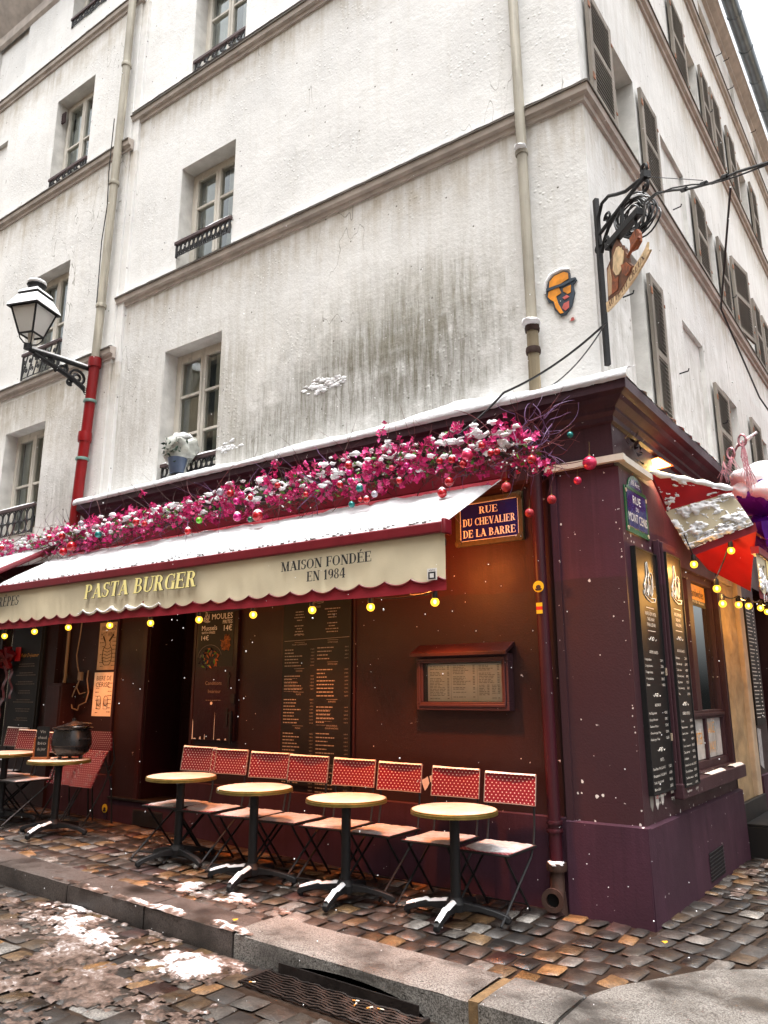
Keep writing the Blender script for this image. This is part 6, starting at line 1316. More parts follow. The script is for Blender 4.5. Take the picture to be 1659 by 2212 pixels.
m = MB(); m.tube([(-.22, -.245, .444), (.22, -.245, .444), (.22, .225, .444), (-.22, .225, .444), (-.22, -.245, .444)], .011, 6); m.build('seat_frame', 'iron', ch)
def bk(i, j): return (-.225+.45*i, .255+.02*math.sin(math.pi*i)+.035*(j-.5), .735+.225*j)
m = MB(); m.grid(12, 6, bk); m.grid(12, 6, lambda i, j: (bk(i, j)[0], bk(i, j)[1]+.016, bk(i, j)[2])); back = m.build('backrest', 'cane_back', ch)
m = MB(); m.tube([bk(0, 0), bk(0, 1)]+[bk(k/8, 1) for k in range(1, 9)]+[bk(1, 0)]+[bk(1-k/8, 0) for k in range(1, 9)], .004, 5); m.build('piping', 'chalk', back)
for s in (-1, 1):
    x = s*.20; m = MB(); m.tube([(x, .282, .95), (x, .266, .735), (x, .258, .58), (x, .23, .46), (x, .17, .37), (x, -.36, .0)], .0095, 6); m.build('front_leg', 'iron', ch)
    x = s*.178; m = MB(); m.tube([(x, -.22, .435), (x, -.16, .36), (x, .17, .0)], .0095, 6); m.build('rear_leg', 'iron', ch)
for q_ in ([(-.195, -.29, .05), (.195, -.29, .05)], [(-.178, .125, .05), (.178, .125, .05)]): MB().tube(q_, .0065, 5).build('stretcher', 'iron', ch)
def csnow(seed, cut):
    m = MB()
    def f(i, j):
        x, y = -.21+.42*i, -.235+.45*j; e = max(0, min(1, (i)*14, (1-i)*14, (1-j)*14, (j-cut-.06*mnoise.noise(Vector((i*6, seed, 0)))-.04*mnoise.noise(Vector((i*22, seed, 3))))*14))
        return (x, y, .448+e**.5*(.016+.006*mnoise.noise(Vector((x*12+seed, y*12, 0)))+.003*mnoise.noise(Vector((x*50, y*50, seed)))))
    m.grid(36, 34, f); return m
c0 = csnow(1, .22).build('snow_layer', 'snow_thin', seat, smooth=80); CS = [c0.data]
for s, c in ((2, .03), (3, .05), (4, .10)):
    o = csnow(s, c).build('snow_layer', 'snow_thin', None, smooth=80); CS.append(o.data); bpy.data.objects.remove(o)
m = MB(); snow_ridge(m, -.22, .22, .262, .296, .959, .014, 5); cb = m.build('snow_layer', 'snow', back, smooth=80)
CH = [(-.90, -.50, .0, 0, 'red dotted bistro chair at the right end of the row, nearest the burgundy drainpipe'), (-1.40, -.49, .03, 1, 'second bistro chair from the right, beside the first table'), (-1.94, -.53, .03, 2, 'third bistro chair from the right, its backrest flecked with snow'), (-2.40, -.57, .08, 1, 'fourth bistro chair from the right, behind the second table'),
      (-2.88, -.64, .09, 2, 'fifth bistro chair from the right, behind the third table, before the tall menu board'), (-3.31, -.70, .13, 3, 'sixth bistro chair from the right, at the left edge of the tall menu board'), (-3.80, -.76, .11, 0, 'seventh bistro chair from the right, under the mussels board'), (-4.20, -.80, .09, 3, 'eighth bistro chair from the right, at the doorway end of the row'),
      (-7.26, -.82, .12, 2, 'left hand one of the two chairs between the cauldron table and the cut-off table'), (-6.83, -.86, .08, 1, 'right hand one of the two chairs between the cauldron table and the cut-off table'), (-7.75, -.72, .05, 2, 'bistro chair cut off by the left edge of the picture')]
for i, (x, y, a, sn, lab) in enumerate(CH):
    c = ch if i == 0 else dup(ch, (0, 0, 0)); c.location = (x, y, gz(x, y)+.014); c.rotation_euler = (0, 0, a); c['label'] = lab
    for q in c.children:
        if q.name.startswith('seat.') or q.name == 'seat':
            for g in q.children: g.data = CS[sn]
# two folded chairs leaning on the wall by the cauldron
fc = thing('folded_chair', '', 'chair', (0, 0, 0), 'folded bistro chairs leaning on the wall')
def lean(i, j, z0, z1, o): return (-.21+.42*i, o+.10*(1-(z0+(z1-z0)*j)/1.0), z0+(z1-z0)*j)
m = MB(); m.grid(8, 6, lambda i, j: lean(i, j, .80, 1.01, -.02)); m.grid(8, 6, lambda i, j: lean(i, j, .80, 1.01, -.004)); m.build('backrest', 'cane_back', fc)
m = MB()
sk = lambda i, j, o: (-.21+.42*i-.09*(1-j), o-.12*(1-j), .40+.40*j)
m.grid(8, 8, lambda i, j: sk(i, j, -.05)); m.grid(8, 8, lambda i, j: sk(i, j, -.034)); s_ = m.build('seat', 'cane_back', fc)
m = MB(); rq = random.Random(8)
for k in range(70):
    i, j = rq.random(), rq.random(); q = sk(i, j, -.055)
    if mnoise.noise(Vector((i*3, j*3, 0))) < -.05: continue
    m.sphere(q, rq.uniform(.004, .010), 6, 4, (1.3, .5, 1), wob=.5, seed=k)
m.build('snow_layer', 'snow_thin', s_, smooth=80)
for s in (-1, 1):
    m = MB(); m.tube([(s*.2, .0, 1.0), (s*.2, .06, .7), (s*.2-.05, -.02, .4), (s*.2-.10, -.22, .0)], .0095, 6); m.build('front_leg', 'iron', fc)
    m = MB(); m.tube([(s*.18-.02, -.06, .78), (s*.18, .06, .4), (s*.18+.0, .10, .0)], .0095, 6); m.build('rear_leg', 'iron', fc)
for q_ in ([(-.2, .045, .62), (.2, .045, .62)], [(-.3, -.2, .05), (.1, -.2, .05)]): MB().tube(q_, .0065, 5).build('stretcher', 'iron', fc)
fc.location = (-6.07, -.40, gz(-6.1, -.3)+.014); fc['label'] = 'folded bistro chair leaning upright on the wall between the cauldron and the doorway'
c = dup(fc, (-6.58, -.36, gz(-6.6, -.3)+.0), .04, 'folded bistro chair half hidden behind the cauldron table'); 
# cauldron and card on the fifth table
tz = gz(-5.90, -1.02)+.012+.7355*1.015
cz = tz+.012
k = thing('cauldron', 'round black electric cauldron with its lid ajar on the bistro table', 'cauldron', (-5.82, -.94, cz))
cx, cy = -5.83, -.94
m = MB(); m.lathe([(0, .03), (.13, .03), (.185, .07), (.205, .13), (.205, .135), (.21, .14), (.208, .2), (.195, .27), (.185, .30), (.21, .315), (.215, .325), (.19, .33), (.175, .31), (.16, .29), (0, .28)], (cx, cy, cz), 32); m.build('pot', 'cauldron_black', k)
for a in (.5, 2.6, 4.6): MB().lathe([(0, -.006), (.018, -.006), (.024, .05), (0, .05)], (cx+.12*math.cos(a), cy+.12*math.sin(a), cz), 8).build('pot_foot', 'cauldron_black', k)
for s in (-1, 1): MB().tube([(cx+s*.2, cy-.04, cz+.2), (cx+s*.255, cy-.04, cz+.21), (cx+s*.26, cy+.04, cz+.21), (cx+s*.2, cy+.04, cz+.2)], .012, 6).build('handle', 'cauldron_black', k)
m = MB(); m.lathe([(0, .05), (.03, .05), (.06, .035), (.17, .01), (.19, .0), (.185, -.006), (0, -.004)], (0, 0, 0), 24); m.v = [(cx+.015+x, cy+y, cz+.345+z+.10*x+.06*y) for x, y, z in m.v]; ld = m.build('lid', 'cauldron_black', k)
m = MB(); m.lathe([(0, .08), (.02, .08), (.02, .05), (0, .05)], (cx+.015, cy, cz+.345), 10); m.build('knob', 'cauldron_black', ld)
m = MB(); m.tube([(cx-.1, cy-.02, cz+.34), (cx+.12, cy-.05, cz+.36)], .008, 5); m.build('ladle', 'wood_orange', k)
h = thing('table_card', 'small chalk card in a wooden holder beside the cauldron', 'menu holder', (-6.02, -1.17, tz+.01))
hx, hy = -6.02, -1.17
def HR(x, y, z): a = .6; return (hx+x*math.cos(a)-y*math.sin(a), hy+x*math.sin(a)+y*math.cos(a), tz+.012+z)
MB(HR).box(-.09, .09, -.045, .045, 0, .022).build('base', 'wood_orange', h, smooth=0, bevel=.003)
m = MB(HR)
for x in (-.085, .07): m.box(x, x+.015, -.012, .012, .022, .22)
m.build('side_slot', 'wood_orange', h, smooth=0); cd_ = MB(HR).box(-.069, .069, -.004, .004, .023, .34).build('card', 'board_black', h, smooth=0)
m = MB(HR); 
for kx, s in enumerate(('Vin', 'chaud', 'bio', 'du jour')): 
    q = MB(); bf(q, s, 0, .27-.06*kx, .032, 0, width=.09 if kx else .06); m.add([(x, -.0046, z) for x, y, z in q.v], q.f)
m.build('chalk_writing', 'chalk', cd_, smooth=0)

# ================================================================ LIT BULBS
WARM = (1, .50, .13)
m0 = MB(); m0.sphere((0, 0, 0), .034, 14, 10)
bu = thing('light_bulb', '', 'light bulb', (0, 0, 0), 'lit bulbs hanging in strings')
gb_ = m0.build('bulb', 'bulb_glow', bu); q = MB(); q.sphere((0, 0, .002), .013, 8, 6, (1, 1, 1.4)); q.build('filament', 'filament_glow', gb_); MB().lathe([(0, .085), (.021, .085), (.024, .04), (.018, .026), (0, .026)], n=10).build('socket', 'cable_black', bu)
NTH = ('first', 'second', 'third', 'fourth', 'fifth', 'sixth', 'seventh', 'eighth', 'ninth', 'tenth')
BL = [(x, -1.1, z) for x, z in ((-1.05, 2.285), (-1.66, 2.285), (-2.28, 2.30), (-2.98, 2.30), (-3.7, 2.295), (-4.42, 2.30), (-5.09, 2.31), (-5.84, 2.325), (-6.51, 2.31), (-7.15, 2.285))]
BR = [((1.05, .35, 2.73), 'lit bulb hanging just below the lower left corner of the cream awning end'), ((1.4, .6, 2.88), 'lit bulb hanging in front of the bright red inner panel of the side awning'), ((1.15, .5, 2.51), 'lit bulb below the tip of the red panel, above the stone pier'), ((1.31, .5, 2.39), 'lowest lit bulb of the side street string, against the stone pier'), ((1.96, .5, 2.44), 'second bulb right of the stone pier, below the lettered side valance'), ((2.42, .5, 2.47), 'third bulb along the lettered side valance'), ((3.02, .5, 2.5), 'fourth bulb along the lettered side valance'), ((3.38, .5, 2.49), 'bulb at the right edge of the picture below the side valance')]
ALL = [(p, 'lit bulb under the front awning, %s from the right end of the string' % NTH[i]) for i, p in enumerate(BL)]+[(RF(*p), l) for p, l in BR]
for i, (p, lab) in enumerate(ALL):
    o = bu if i == 0 else dup(bu, (0, 0, 0)); o.location = p; o['label'] = lab; o.rotation_euler = (0, 0, i*1.3)
    if i == len(ALL)-1 or i < 10 or i in (10, 12, 15): lam('bulb_light', (p[0], p[1], p[2]-.045), 1.6 if i < 10 else 5., WARM, .034)
m = MB(); pts = []
for i in range(len(BL)-1):
    a, b = (BL[i][0], BL[i][1], BL[i][2]+.085), (BL[i+1][0], BL[i+1][1], BL[i+1][2]+.085); pts += droop(a, b, -.02+.05*(i % 3 == 0), 10)
m.tube(pts+[(-7.9, -1.1, 2.4)], .007, 5); m.tube([(-1.05, -1.1, 2.37), (-1.15, -1.08, 2.35), (-1.3, -1.06, 2.36), (-1.4, -1.0, 2.5)], .007, 5); tag(m.build('bulb_string', 'cable_black'), 'black cord of the bulb string under the front awning', 'cable')
m = MB(RF); bz = [p for p, l in BR]
m.tube([(1.0, .3, 3.0), (1.05, .35, 2.815), (1.3, .5, 2.95), (1.4, .6, 2.965), (1.5, .5, 2.8), (1.15, .5, 2.6), (1.25, .45, 2.5), (1.31, .5, 2.475)], .007, 5); m.tube(sum([droop((*bz[k][:2], bz[k][2]+.085), (*bz[k+1][:2], bz[k+1][2]+.085), .03, 8) for k in range(3, 7)], []), .007, 5); tag(m.build('bulb_string', 'cable_black'), 'black cord of the bulb string under the side street awning', 'cable')
# infrared heaters under the canopy: the orange glow on wall, seats and table tops
for i, x in enumerate((-1.45, -3.0, -4.6, -6.4)):
    h = thing('heat_lamp', 'glowing infrared heat lamp under the front awning, %s from the right' % NTH[i], 'heater', (x, -.74, 2.78), 'heat lamps under the awning')
    MB().box(x-.28, x+.28, -.78, -.70, 2.80, 2.86).build('housing', 'iron', h, bevel=.006); MB().tube([(x-.26, -.74, 2.785), (x+.26, -.74, 2.785)], .012, 8).build('heating_tube', 'heat_glow', h); MB().tube([(x, -.74, 2.86), (x, -.74, 3.12)], .012, 6).build('hanger', 'iron', h)
    l = bpy.data.lights.new('heat_light', 'SPOT'); l.energy = (110, 100, 55, 70)[i]; l.color = (1, .26, .06); l.shadow_soft_size = .05; l.spot_size = R(80); l.spot_blend = .7
    o = bpy.data.objects.new('heat_light', l); C.objects.link(o); o.location = (x, -.74, 2.74); o.rotation_euler = (R(4), 0, 0)
lam('heat_light', (-1.4, -.75, 2.72), 17, (1, .27, .05), .08)
fl = thing('floodlight', 'small lit floodlight above the side awning, beside the green street sign', 'floodlight', (.1, 1.0, 3.7))
m = MB(); q = [Vector(v) for v in ((-.0, .93, 3.715), (.145, 1.02, 3.765), (.235, 1.1, 3.695), (.09, .98, 3.645))]; c = sum(q, Vector())/4; nn = (q[1]-q[0]).cross(q[3]-q[0]).normalized()
if nn.y > 0: nn = -nn
m.add([tuple(v+(v-c)*.22-nn*.005) for v in q]+[tuple(v-nn*.05) for v in q], [(0, 1, 2, 3), (4, 5, 6, 7), (0, 1, 5, 4), (1, 2, 6, 5), (2, 3, 7, 6), (3, 0, 4, 7)]); m.build('housing', 'orange_cloth', fl, smooth=0)
m = MB(); m.add([tuple(v+nn*.001) for v in q], [(0, 1, 2, 3)]); m.build('lit_glass', 'flood_glow', fl, smooth=0)
m = MB(); m.tube([tuple(c-nn*.04), (.1, 1.1, 3.72), (.08, 1.2, 3.7)], .012, 6); m.build('bracket', 'iron', fl)
l = bpy.data.lights.new('flood_light', 'SPOT'); l.energy = 60; l.color = (1, .66, .25); l.spot_size = R(112); l.spot_blend = .5; l.shadow_soft_size = .04; o = bpy.data.objects.new('flood_light', l); C.objects.link(o); o.location = c+nn*.03; o.rotation_euler = Vector((-.35, .2, 1)).to_track_quat('Z', 'Y').to_euler()
m = MB(RF); rq = random.Random(9)
for k in range(26):
    v, z = .45+rq.gauss(0, .12), 3.72+rq.gauss(0, .1); a = rq.uniform(0, 6); l = rq.uniform(.03, .08)
    m.add([(v, .105, z), (v+l*math.cos(a), .12+rq.uniform(0, .05), z+l*math.sin(a)), (v+l*math.cos(a+.7), .11+rq.uniform(0, .05), z+l*math.sin(a+.7))], [(0, 1, 2)])
m.build('peeling_paint', 'burgundy_dark', bld, smooth=0)

# ================================================================ GARLAND
GP = [(-9.6, 3.56, .10), (-8.6, 3.54, .11), (-7.3, 3.56, .12), (-6.5, 3.56, .15), (-5.55, 3.58, .13), (-4.6, 3.58, .12), (-3.98, 3.62, .16), (-3.3, 3.60, .18), (-2.68, 3.62, .18), (-1.84, 3.65, .19), (-1.1, 3.66, .21), (-.7, 3.62, .20), (-.42, 3.52, .18), (-.28, 3.42, .14)]
def gpos(x):
    for (a, b, c), (d, e, f) in zip(GP, GP[1:]):
        if a <= x <= d: t = (x-a)/(d-a); return b+(e-b)*t, c+(f-c)*t
    return GP[-1][1:]
ga = thing('garland', 'long flowering garland with bare twigs, magenta blooms and snow above the awning', 'garland', (-4.5, -.45, 3.6))
rq = random.Random(21)
def twig(m, p, d, L_, r, rq, n=9, curl=.5, mi=0):
    pts = [Vector(p)]; d = Vector(d).normalized(); w_ = Vector((rq.gauss(0, 1), rq.gauss(0, 1), rq.gauss(0, 1)))*.25
    for k in range(n):
        w_ += Vector((rq.gauss(0, 1), rq.gauss(0, 1), rq.gauss(0, 1)))*curl*.35; d = (d+w_*.5).normalized(); w_ *= .8; pts.append(pts[-1]+d*L_/n)
    m.tube([tuple(q) for q in pts], [r*(1-.7*k/n) for k in range(n+1)], 4, mi, raw=True); return pts
m = MB()
for k in range(430):
    x = rq.uniform(-9.4, -.35); z, h = gpos(x); mi = 0 if x > -2.4 else rq.choice((0, 1, 1)); mi = 2 if rq.random() < .14 else mi
    p = twig(m, (x, -.42+rq.uniform(-.16, .12), z+rq.uniform(-.8, .5)*h), (rq.choice((-1, 1)), rq.uniform(-.7, .1), rq.uniform(-.5, .6)), rq.uniform(.3, .75), rq.uniform(.003, .0065), rq, 10, .55, mi)
    if rq.random() < .4: twig(m, p[5], (rq.uniform(-1, 1), -.4, rq.uniform(-1, .6)), .25, .003, rq, 7, .7, mi)
for k in range(46):                                                       # the wild bare end at the corner
    p = twig(m, (-.42+rq.uniform(-.25, .1), -.36, 3.62+rq.uniform(-.15, .25)), (rq.uniform(-.2, 1), rq.uniform(-.6, .1), rq.uniform(-.9, 1)), rq.uniform(.3, .62), rq.uniform(.003, .006), rq, 11, .7, rq.choice((0, 2, 2)))
for a, b in (((-.75, 3.62), (-.2, 3.28)), ((-.7, 3.58), (-.05, 3.50)), ((-.62, 3.4), (-.42, 2.98)), ((-.5, 3.5), (-.22, 3.1))): twig(m, (a[0], -.5, a[1]), (b[0]-a[0], -.1, b[1]-a[1]), math.hypot(b[0]-a[0], b[1]-a[1])*1.1, .009, rq, 9, .22, 0)
m.tube([(x, -.42, gpos(x)[0]-.04) for x in [-9.5+.25*k for k in range(37)]], .02, 6, 1)
m.build('twigs', ['twig_red', 'twig_brown', 'twig_violet'], ga)
def leafq(m, p, d, s, mi=0):
    d = Vector(d).normalized(); u = d.orthogonal().normalized(); u.rotate(Matrix.Rotation(random.uniform(0, 6.28), 3, d)); n = d.cross(u); p = Vector(p)
    m.add([p, p+d*s*.45+u*s*.28+n*s*.08, p+d*s, p+d*s*.45-u*s*.28+n*s*.08], [(0, 1, 2), (0, 2, 3)], mi, raw=True)
m = MB()
for k in range(640):
    x = rq.uniform(-9.3, -.4); z, h = gpos(x); leafq(m, (x, -.47+rq.uniform(-.16, .1), z+rq.uniform(-.8, .9)*h), (rq.gauss(0, 1), rq.gauss(-.5, 1), rq.gauss(.1, 1)), rq.uniform(.04, .075))
m.build('leaves', 'leaf_green', ga, smooth=0)
m = MB()
for k in range(1500):
    x = rq.uniform(-9.4, -.5); z, h = gpos(x); p = Vector((x, -.38+rq.uniform(-.13, .1), z+rq.uniform(-.8, .6)*h)); d = Vector((rq.gauss(0, 1), rq.gauss(0, 1), rq.gauss(0, 1))).normalized()*.09; u = d.orthogonal().normalized()*.006
    m.add([p-u, p+u, p+d], [(0, 1, 2)], raw=True)
m.build('fir_needles', 'needles', ga, smooth=0)
def cluster(m, c, s, rq):
    for k in range(rq.randint(6, 9)):
        f = Vector(c)+Vector((rq.gauss(0, 1), rq.gauss(0, 1), rq.gauss(0, 1)))*s*.42; ax = Vector((rq.gauss(0, .8), rq.gauss(-.8, .6), rq.gauss(.2, .8))).normalized(); u = ax.orthogonal().normalized(); w_ = ax.cross(u); mi = rq.choice((0, 0, 1, 2))
        for q in range(4):
            t = q*1.571+k; d = u*math.cos(t)+w_*math.sin(t); e = u*math.cos(t+1.57)+w_*math.sin(t+1.57); l = s*rq.uniform(.36, .52)
            m.add([f, f+d*l*.5+e*l*.42+ax*l*.35, f+d*l+ax*l*.30, f+d*l*.5-e*l*.42+ax*l*.35], [(0, 1, 2), (0, 2, 3)], mi, raw=True)
PET = ['petal_a', 'petal_b', 'petal_c']
CM = []
for k in range(5):
    q = MB(); cluster(q, (0, 0, 0), .08, rq); o = q.build('flower_cluster', PET, None, smooth=0); CM.append(o.data); bpy.data.objects.remove(o)
spots = []
for k in range(97):
    x = -9.2+8.85*(k+rq.random())/97; z, h = gpos(x); spots.append((x, -.58+rq.uniform(-.08, .06), z+rq.uniform(-.95, .95)*h))
spots += [(-1.95, -.55, 3.98), (-3.3, -.55, 3.90), (-5.45, -.55, 3.93)]
for k, p in enumerate(spots):
    o = bpy.data.objects.new('flower_cluster', CM[k % 5]); C.objects.link(o); o.parent = ga; o.location = Vector(p)-ga.location; o.rotation_euler = (rq.uniform(-.5, .5), rq.uniform(-.5, .5), rq.uniform(-.6, .6)); s = rq.uniform(.8, 1.25); o.scale = (s, s, s)
m = MB()
for k in range(250):
    x = rq.uniform(-9.3, -.36); z, h = gpos(x); cluster(m, (x, -.48+rq.uniform(-.13, .1), z+rq.uniform(-1.05, 1.1)*h), .074*rq.uniform(.8, 1.2), rq)
o = m.build('flowers', PET, ga, smooth=0); o['kind'] = 'stuff'
m = MB()
for k in range(270):
    x = rq.uniform(-9.4, -.42); z, h = gpos(x); r = rq.uniform(.012, .036); m.sphere((x, -.56+rq.uniform(-.12, .10), z+h*rq.uniform(-.5, 1.05)), r, 8, 5, (1.5, 1.05, .65), wob=.9, seed=k)
for p in spots[::2]: m.sphere((p[0], p[1], p[2]+.05), .03, 8, 5, (1.2, 1, .6), wob=.8, seed=p[0])
for k in range(40): x = rq.uniform(-9, -.5); z, h = gpos(x); m.tube([(x+.05*q, -.55, z+.5*h+.02*math.sin(q*2+k)) for q in range(6)], [.006, .014, .018, .016, .012, .004], 6)
m.build('snow', 'snow', ga, smooth=80)
m = MB()
for k in range(46): x = rq.uniform(-9, -.4) if k > 16 else rq.uniform(-.7, -.35); z, h = gpos(x); m.sphere((x, -.62, z+rq.uniform(-1.1, .2)*h), .008, 6, 5)
m.build('fairy_lights', 'snow', ga)
# baubles, each hung on its own
BB = [(-1.21, 3.26, .042, 'red', 'glossy red bauble lying lowest on the awning snow near its right end'), (-1.14, 3.35, .040, 'red', 'glossy red bauble with a snow cap hanging just above the lowest red one'), (-.61, 3.22, .041, 'glitter', 'glittery red bauble hanging right of the awning tip, above the navy street sign'), (-.42, 2.98, .036, 'glitter', 'red bauble hanging lowest of all, at the right corner of the navy street sign'), (-.23, 3.06, .036, 'glitter', 'glittery red bauble hanging alone over the corner pilaster'),
 (-.96, 3.55, .05, 'pink', 'large pink snow capped bauble in the thick right part of the garland'), (-1.0, 3.48, .033, 'red', 'red bauble tucked right under the large pink one'), (-1.23, 3.55, .03, 'red', 'red bauble two places left of the large pink one'), (-1.11, 3.54, .033, 'red', 'red bauble next to the large pink one on its left'), (-.82, 3.61, .03, 'red', 'red bauble highest in the right part of the garland'), (-.74, 3.53, .028, 'red', 'left one of a close pair of red baubles near the right end'), (-.68, 3.53, .028, 'red', 'right one of a close pair of red baubles near the right end'), (-.38, 3.41, .038, 'red', 'red bauble among the last blooms at the right end'),
 (-1.65, 3.44, .028, 'red', 'small flattened red bauble in the lower edge above the letters FONDÉE'), (-1.73, 3.57, .026, 'pink', 'small dull pink bauble beside bright green leaves'), (-2.01, 3.32, .03, 'red', 'right one of two red baubles hanging beside a silver one'), (-2.08, 3.33, .025, 'red', 'left one of two red baubles hanging beside a silver one'), (-1.92, 3.36, .032, 'silver', 'dark silver bauble hanging right of a red pair'), (-2.09, 3.44, .036, 'teal', 'bright teal bauble in the middle of the garland'), (-2.18, 3.30, .032, 'teal', 'pale teal bauble resting on the awning snow above MAISON'),
 (-2.22, 3.68, .035, 'red', 'red bauble at the top of a column of three above MAISON'), (-2.21, 3.61, .031, 'magenta', 'magenta bauble in the middle of a column of three above MAISON'), (-2.2, 3.53, .029, 'magenta', 'magenta bauble at the foot of a column of three above MAISON'), (-2.32, 3.51, .031, 'red', 'red bauble just left of the column of three'), (-1.57, 3.57, .026, 'magenta', 'upper one of two small magenta baubles left of the large pink bauble'), (-1.53, 3.51, .024, 'magenta', 'lower one of two small magenta baubles left of the large pink bauble'),
 (-2.74, 3.48, .028, 'red', 'red bauble deep among blooms between the teal one and the big red one'), (-3.12, 3.63, .031, 'red', 'red bauble near the top of the garland, right of the magenta group'), (-3.38, 3.35, .056, 'red', 'biggest red bauble, resting on the snow beside a small green one'), (-3.48, 3.33, .03, 'green', 'small dark green bauble touching the biggest red one'), (-3.67, 3.38, .045, 'magenta', 'large magenta bauble on the awning snow left of the green one'), (-3.69, 3.55, .039, 'magenta', 'lower left bauble of the magenta group above the big ones'), (-3.62, 3.61, .033, 'magenta', 'upper bauble of the magenta group above the big ones'), (-3.49, 3.56, .03, 'red', 'red bauble at the right side of the magenta group'),
 (-4.25, 3.42, .036, 'lime', 'lime green bauble, the only one of its colour'), (-4.42, 3.32, .038, 'red', 'red bauble lying alone on the awning snow above BURGER'), (-3.79, 3.65, .04, 'red', 'red bauble high in the garland beside a silvery pink one'), (-3.94, 3.69, .041, 'silver', 'silvery pink bauble high in the garland above the lime one'), (-5.33, 3.54, .041, 'red', 'left one of two red baubles above PASTA'), (-5.17, 3.50, .033, 'red', 'right one of two red baubles above PASTA'), (-6.04, 3.48, .044, 'teal', 'dark teal bauble in the left half of the garland'),
 (-6.57, 3.39, .062, 'red', 'large red bauble hanging where the two awnings meet'), (-6.74, 3.34, .051, 'red', 'red bauble just below and left of the large one between the awnings'), (-6.8, 3.55, .044, 'red', 'red bauble under a magenta one in the left half'), (-6.72, 3.62, .044, 'magenta', 'magenta bauble above a red one in the left half'), (-7.09, 3.56, .033, 'red', 'small red bauble left of the magenta and red pair'), (-6.41, 3.66, .038, 'silver', 'pale silver bauble in the left half of the garland'), (-8.34, 3.52, .05, 'red', 'larger of two red baubles at the far left edge'), (-8.22, 3.55, .036, 'red', 'smaller of two red baubles at the far left edge'),
 (-.05, 3.42, .058, 'pink', 'big matte pink bauble hanging free in front of the cream trunking'), (-.16, 3.29, .033, 'pink', 'small pink bauble hanging below the cream trunking'), (-.20, 3.69, .028, 'teal', 'teal bauble hanging high among bare twigs at the corner')]
proto = {}
for i, (x, z, r, c, lab) in enumerate(BB):
    y = -.3 if i >= 49 else -.69
    if c not in proto:
        b = thing('bauble', lab, 'bauble', (0, 0, 0), 'baubles on the garland'); MB().sphere((0, 0, 0), 1, 20, 14).build('ball', 'bauble_'+c, b)
        q = MB(); q.lathe([(0, 1.18), (.2, 1.18), (.22, .95), (.0, .95)], n=10); q.tube([(0, 0, 1.15), (.08, 0, 1.3), (0, 0, 1.42), (-.08, 0, 1.3), (0, 0, 1.15)], .03, 4); q.tube([(0, 0, 1.4), (.05, .1, 2.2), (0, .3, 3.2)], .02, 4); q.build('cap', 'brass', b); proto[c] = b
    else: b = dup(proto[c], (0, 0, 0))
    for k in [k for k in b.children if k.name.startswith('snow_cap')]: bpy.data.objects.remove(k)
    b.location = (x, y, z); b.scale = (r, r, r); b['label'] = lab
BSN = None
for i, b in enumerate([o for o in C.objects if o.name.split('.')[0] == 'bauble']):
    if i % 5 in (0, 3) and b.location.x < -.5:
        if BSN is None:
            q = MB(); v = []
            q.grid(16, 6, lambda i, j: (1.06*math.sin(j*.85)*math.cos(i*6.2832), 1.06*math.sin(j*.85)*math.sin(i*6.2832), 1.06*math.cos(j*.85)+.22*(1-j*j)+.04*mnoise.noise(Vector((i*9, j*4, 0))))); o = q.build('snow_cap', 'snow', None, smooth=80); BSN = o.data; bpy.data.objects.remove(o)
        o = bpy.data.objects.new('snow_cap', BSN); C.objects.link(o); o.parent = b

# ================================================================ ODDS AND ENDS
pu = thing('giant_ornament', 'snow covered giant purple ornament with pink tinsel at the right edge', 'ornament', (.6, 2.4, 3.6))
m = MB(); m.sphere((.80, 2.45, 3.62), .30, 22, 14, (1, 1, .78), wob=.25, seed=2); m.sphere((.86, 2.5, 3.22), .24, 20, 12, (1, 1, 1.1), wob=.35, seed=5); m.build('foil_body', 'foil_purple', pu)
m = MB(); m.sphere((.80, 2.45, 3.74), .31, 22, 10, (1, 1, .66), wob=.25, seed=3); m.sphere((.64, 2.3, 3.62), .13, 14, 8, (1, 1, .8), wob=.5, seed=8); m.sphere((.88, 2.25, 3.60), .16, 14, 8, (1.2, 1, .7), wob=.4, seed=9); m.build('snow_cap', 'snow', pu, smooth=80)
m = MB(); rq = random.Random(14)
for cx_, cz_, n_, h_ in ((.52, 3.93, 12, .26), (.60, 3.96, 9, .22), (.72, 4.12, 24, .62)):
    for k in range(n_): a = cx_+rq.gauss(0, .022); m.tube([(cx_, 2.05, cz_), (a, 2.03, cz_-h_*.3), (a+rq.gauss(0, .045), 2.02, cz_-h_*rq.uniform(.6, 1))], .0026, 3)
for cx_, cz_ in ((.60, 3.93), (.72, 4.05)): m.tube([(cx_+.035*math.cos(t), 2.05, cz_+.06+.06*math.sin(t)) for t in [2*math.pi*k/14 for k in range(15)]], .012, 5)
m.tube([(.55, 2.08, 3.88), (.66, 2.08, 4.06), (.84, 2.08, 4.16)], .012, 5); m.build('tinsel', 'foil_pink', pu)
m = MB(); m.tube([(.66, 2.08, 4.08), (.76, 2.08, 4.12), (.86, 2.08, 4.18)], [.01, .022, .012], 7); m.build('tinsel_snow', 'snow', pu, smooth=80)
m = MB(); m.box(.52, .62, 1.9, 1.98, 3.38, 3.43); m.grid(6, 6, lambda i, j: (.52+.14*i, 1.95+.03*math.sin(i*5), 3.37-.26*j)); tag(m.build('orange_lantern', 'orange_cloth', smooth=30), 'orange cloth lantern hanging between the side awning and the purple ornament', 'lantern')
pt = thing('wrapped_plant', 'potted plant wrapped in clear plastic with snow on top, on the window ledge', 'plant', (-5.32, -.1, 4.2))
m = MB(); m.sphere((-5.34, -.12, 4.56), .23, 22, 14, (1.1, .75, .85), wob=.45, seed=4)
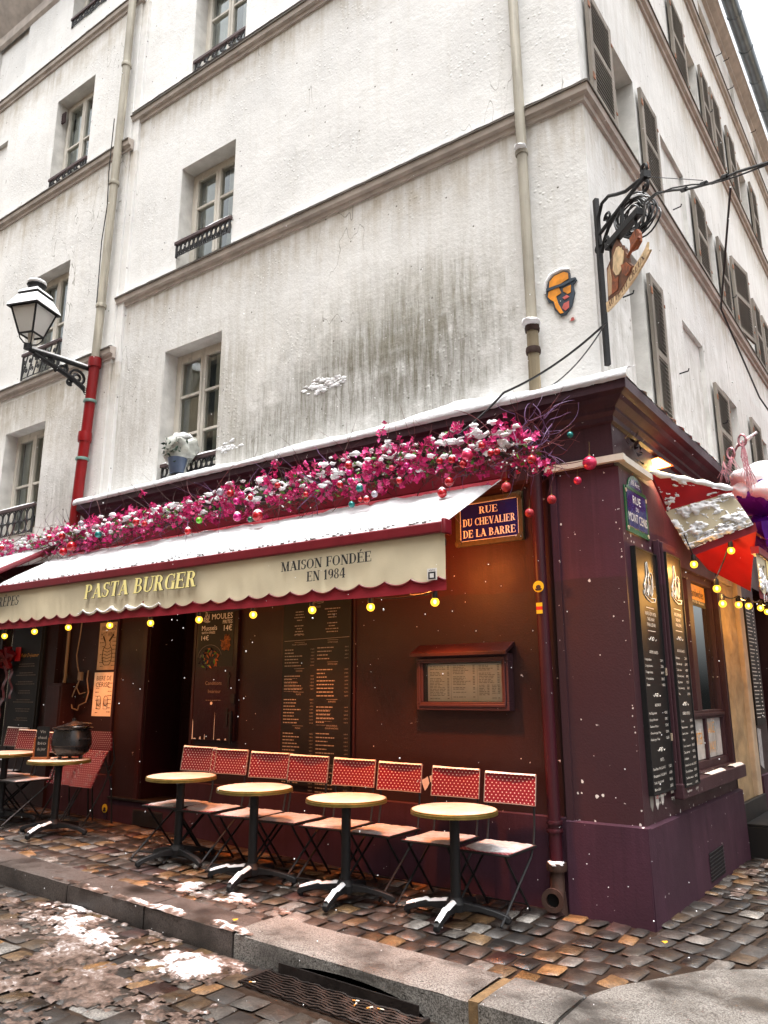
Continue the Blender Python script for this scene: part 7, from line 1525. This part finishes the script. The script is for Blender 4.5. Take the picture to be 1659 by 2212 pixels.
for k in range(9): t = k*.7; m.tube([(-5.34+.17*math.cos(t), -.12+.1*math.sin(t), 4.5), (-5.33+.08*math.cos(t), -.12+.06*math.sin(t), 4.33), (-5.34+.15*math.cos(t), -.14+.08*math.sin(t), 4.21)], .02, 5)
m.build('plastic_wrap', 'plastic_wrap', pt, smooth=60)
MB().lathe([(0, .0), (.085, 0), (.115, .17), (.12, .19), (.105, .19), (0, .17)], (-5.27, -.20, 4.23), 18).build('pot', 'pot_blue', pt)
m = MB(); m.sphere((-5.31, -.12, 4.715), .13, 16, 9, (1.15, .8, .42), wob=.6, seed=6); m.build('snow_cap', 'snow', pt, smooth=80)
m = MB()
for k in range(40): leafq(m, (-5.34+rq.gauss(0, .09), -.25, 4.55+rq.gauss(0, .06)), (rq.gauss(0, 1), -1, rq.gauss(0, 1)), .07)
m.build('foliage', 'needles', pt, smooth=0)
# falling snow
m = MB(); rq = random.Random(77); fw_ = Vector((-.56, .795, .23)).normalized(); cp = Vector(cam.location)
for k in range(620):
    d = rq.uniform(1.6, 6.2); p = cp+Vector((fw_.x, fw_.y, 0)).normalized()*d*rq.uniform(.85, 1.0)+Vector((.82, .57, 0))*rq.uniform(-.52, .5)*d; p.z = rq.uniform(-.1, 1.6+d*.85)
    if p.y > -.35 and p.x < .2: continue
    if p.z < gz(p.x, p.y)+.1: continue
    r = rq.choice((.0012, .0016, .0016, .0022, .003))*(.5+.11*d); m.sphere(tuple(p), r, 6, 4, (1, 1, rq.uniform(.8, 1.5)))
tag(m.build('falling_snow', 'snow'), 'snowflakes falling through the air', kind='stuff')

# ---- the other sides of the two streets: out of the picture, but they shade the pavement and show in the panes
ob = thing('opposite_building', 'plain pale rendered building across the street, facing the restaurant', 'building', (-6, -11, 0))
FO = lambda a, o, z: (a, -8.9+o, z)
hl = [(x, x+1.1, z, z+1.8) for x in (-23, -19.5, -16, -12.5, -9, -5.5, -2, 1.5) for z in (1.0, 4.4, 7.6, 10.2)]
m = MB(FO); wall(m, -26, 4, -1, 14.6, hl, 0, .2); m.quad((-26, -.2, -1), (4, -.2, -1), (4, -.2, 14.6), (-26, -.2, 14.6), 2); m.add([(-26, 0, 14.6), (4, 0, 14.6), (4, -8, 14.6), (-26, -8, 14.6), (-26, -3, 16), (4, -3, 16)], [(0, 1, 5, 4), (2, 3, 4, 5), (0, 4, 3), (1, 2, 5)], 3)
m.build('wall', ['limestone_pale', 'reveal', 'room', 'zinc'], ob, smooth=0)
ob = thing('opposite_house', 'rendered house with a red awning across the side street', 'building', (6.5, 6, 0))
m = MB(); m.box(6.4, 12, 1.5, 22, -.5, 7.5); m.build('wall', 'limestone_pale', ob, smooth=0); m = MB(); m.add([(6.39, 3, 3.1), (6.39, 15, 3.1), (5.2, 15, 2.5), (5.2, 3, 2.5), (5.2, 3, 2.2), (5.2, 15, 2.2)], [(0, 1, 2, 3), (3, 2, 5, 4)]); m.build('awning', 'canvas_red_bright', ob, smooth=0)
m = MB(); m.box(6.36, 6.395, 4, 14, .3, 2.4); m.build('shop_glass', 'pane', ob, smooth=0)
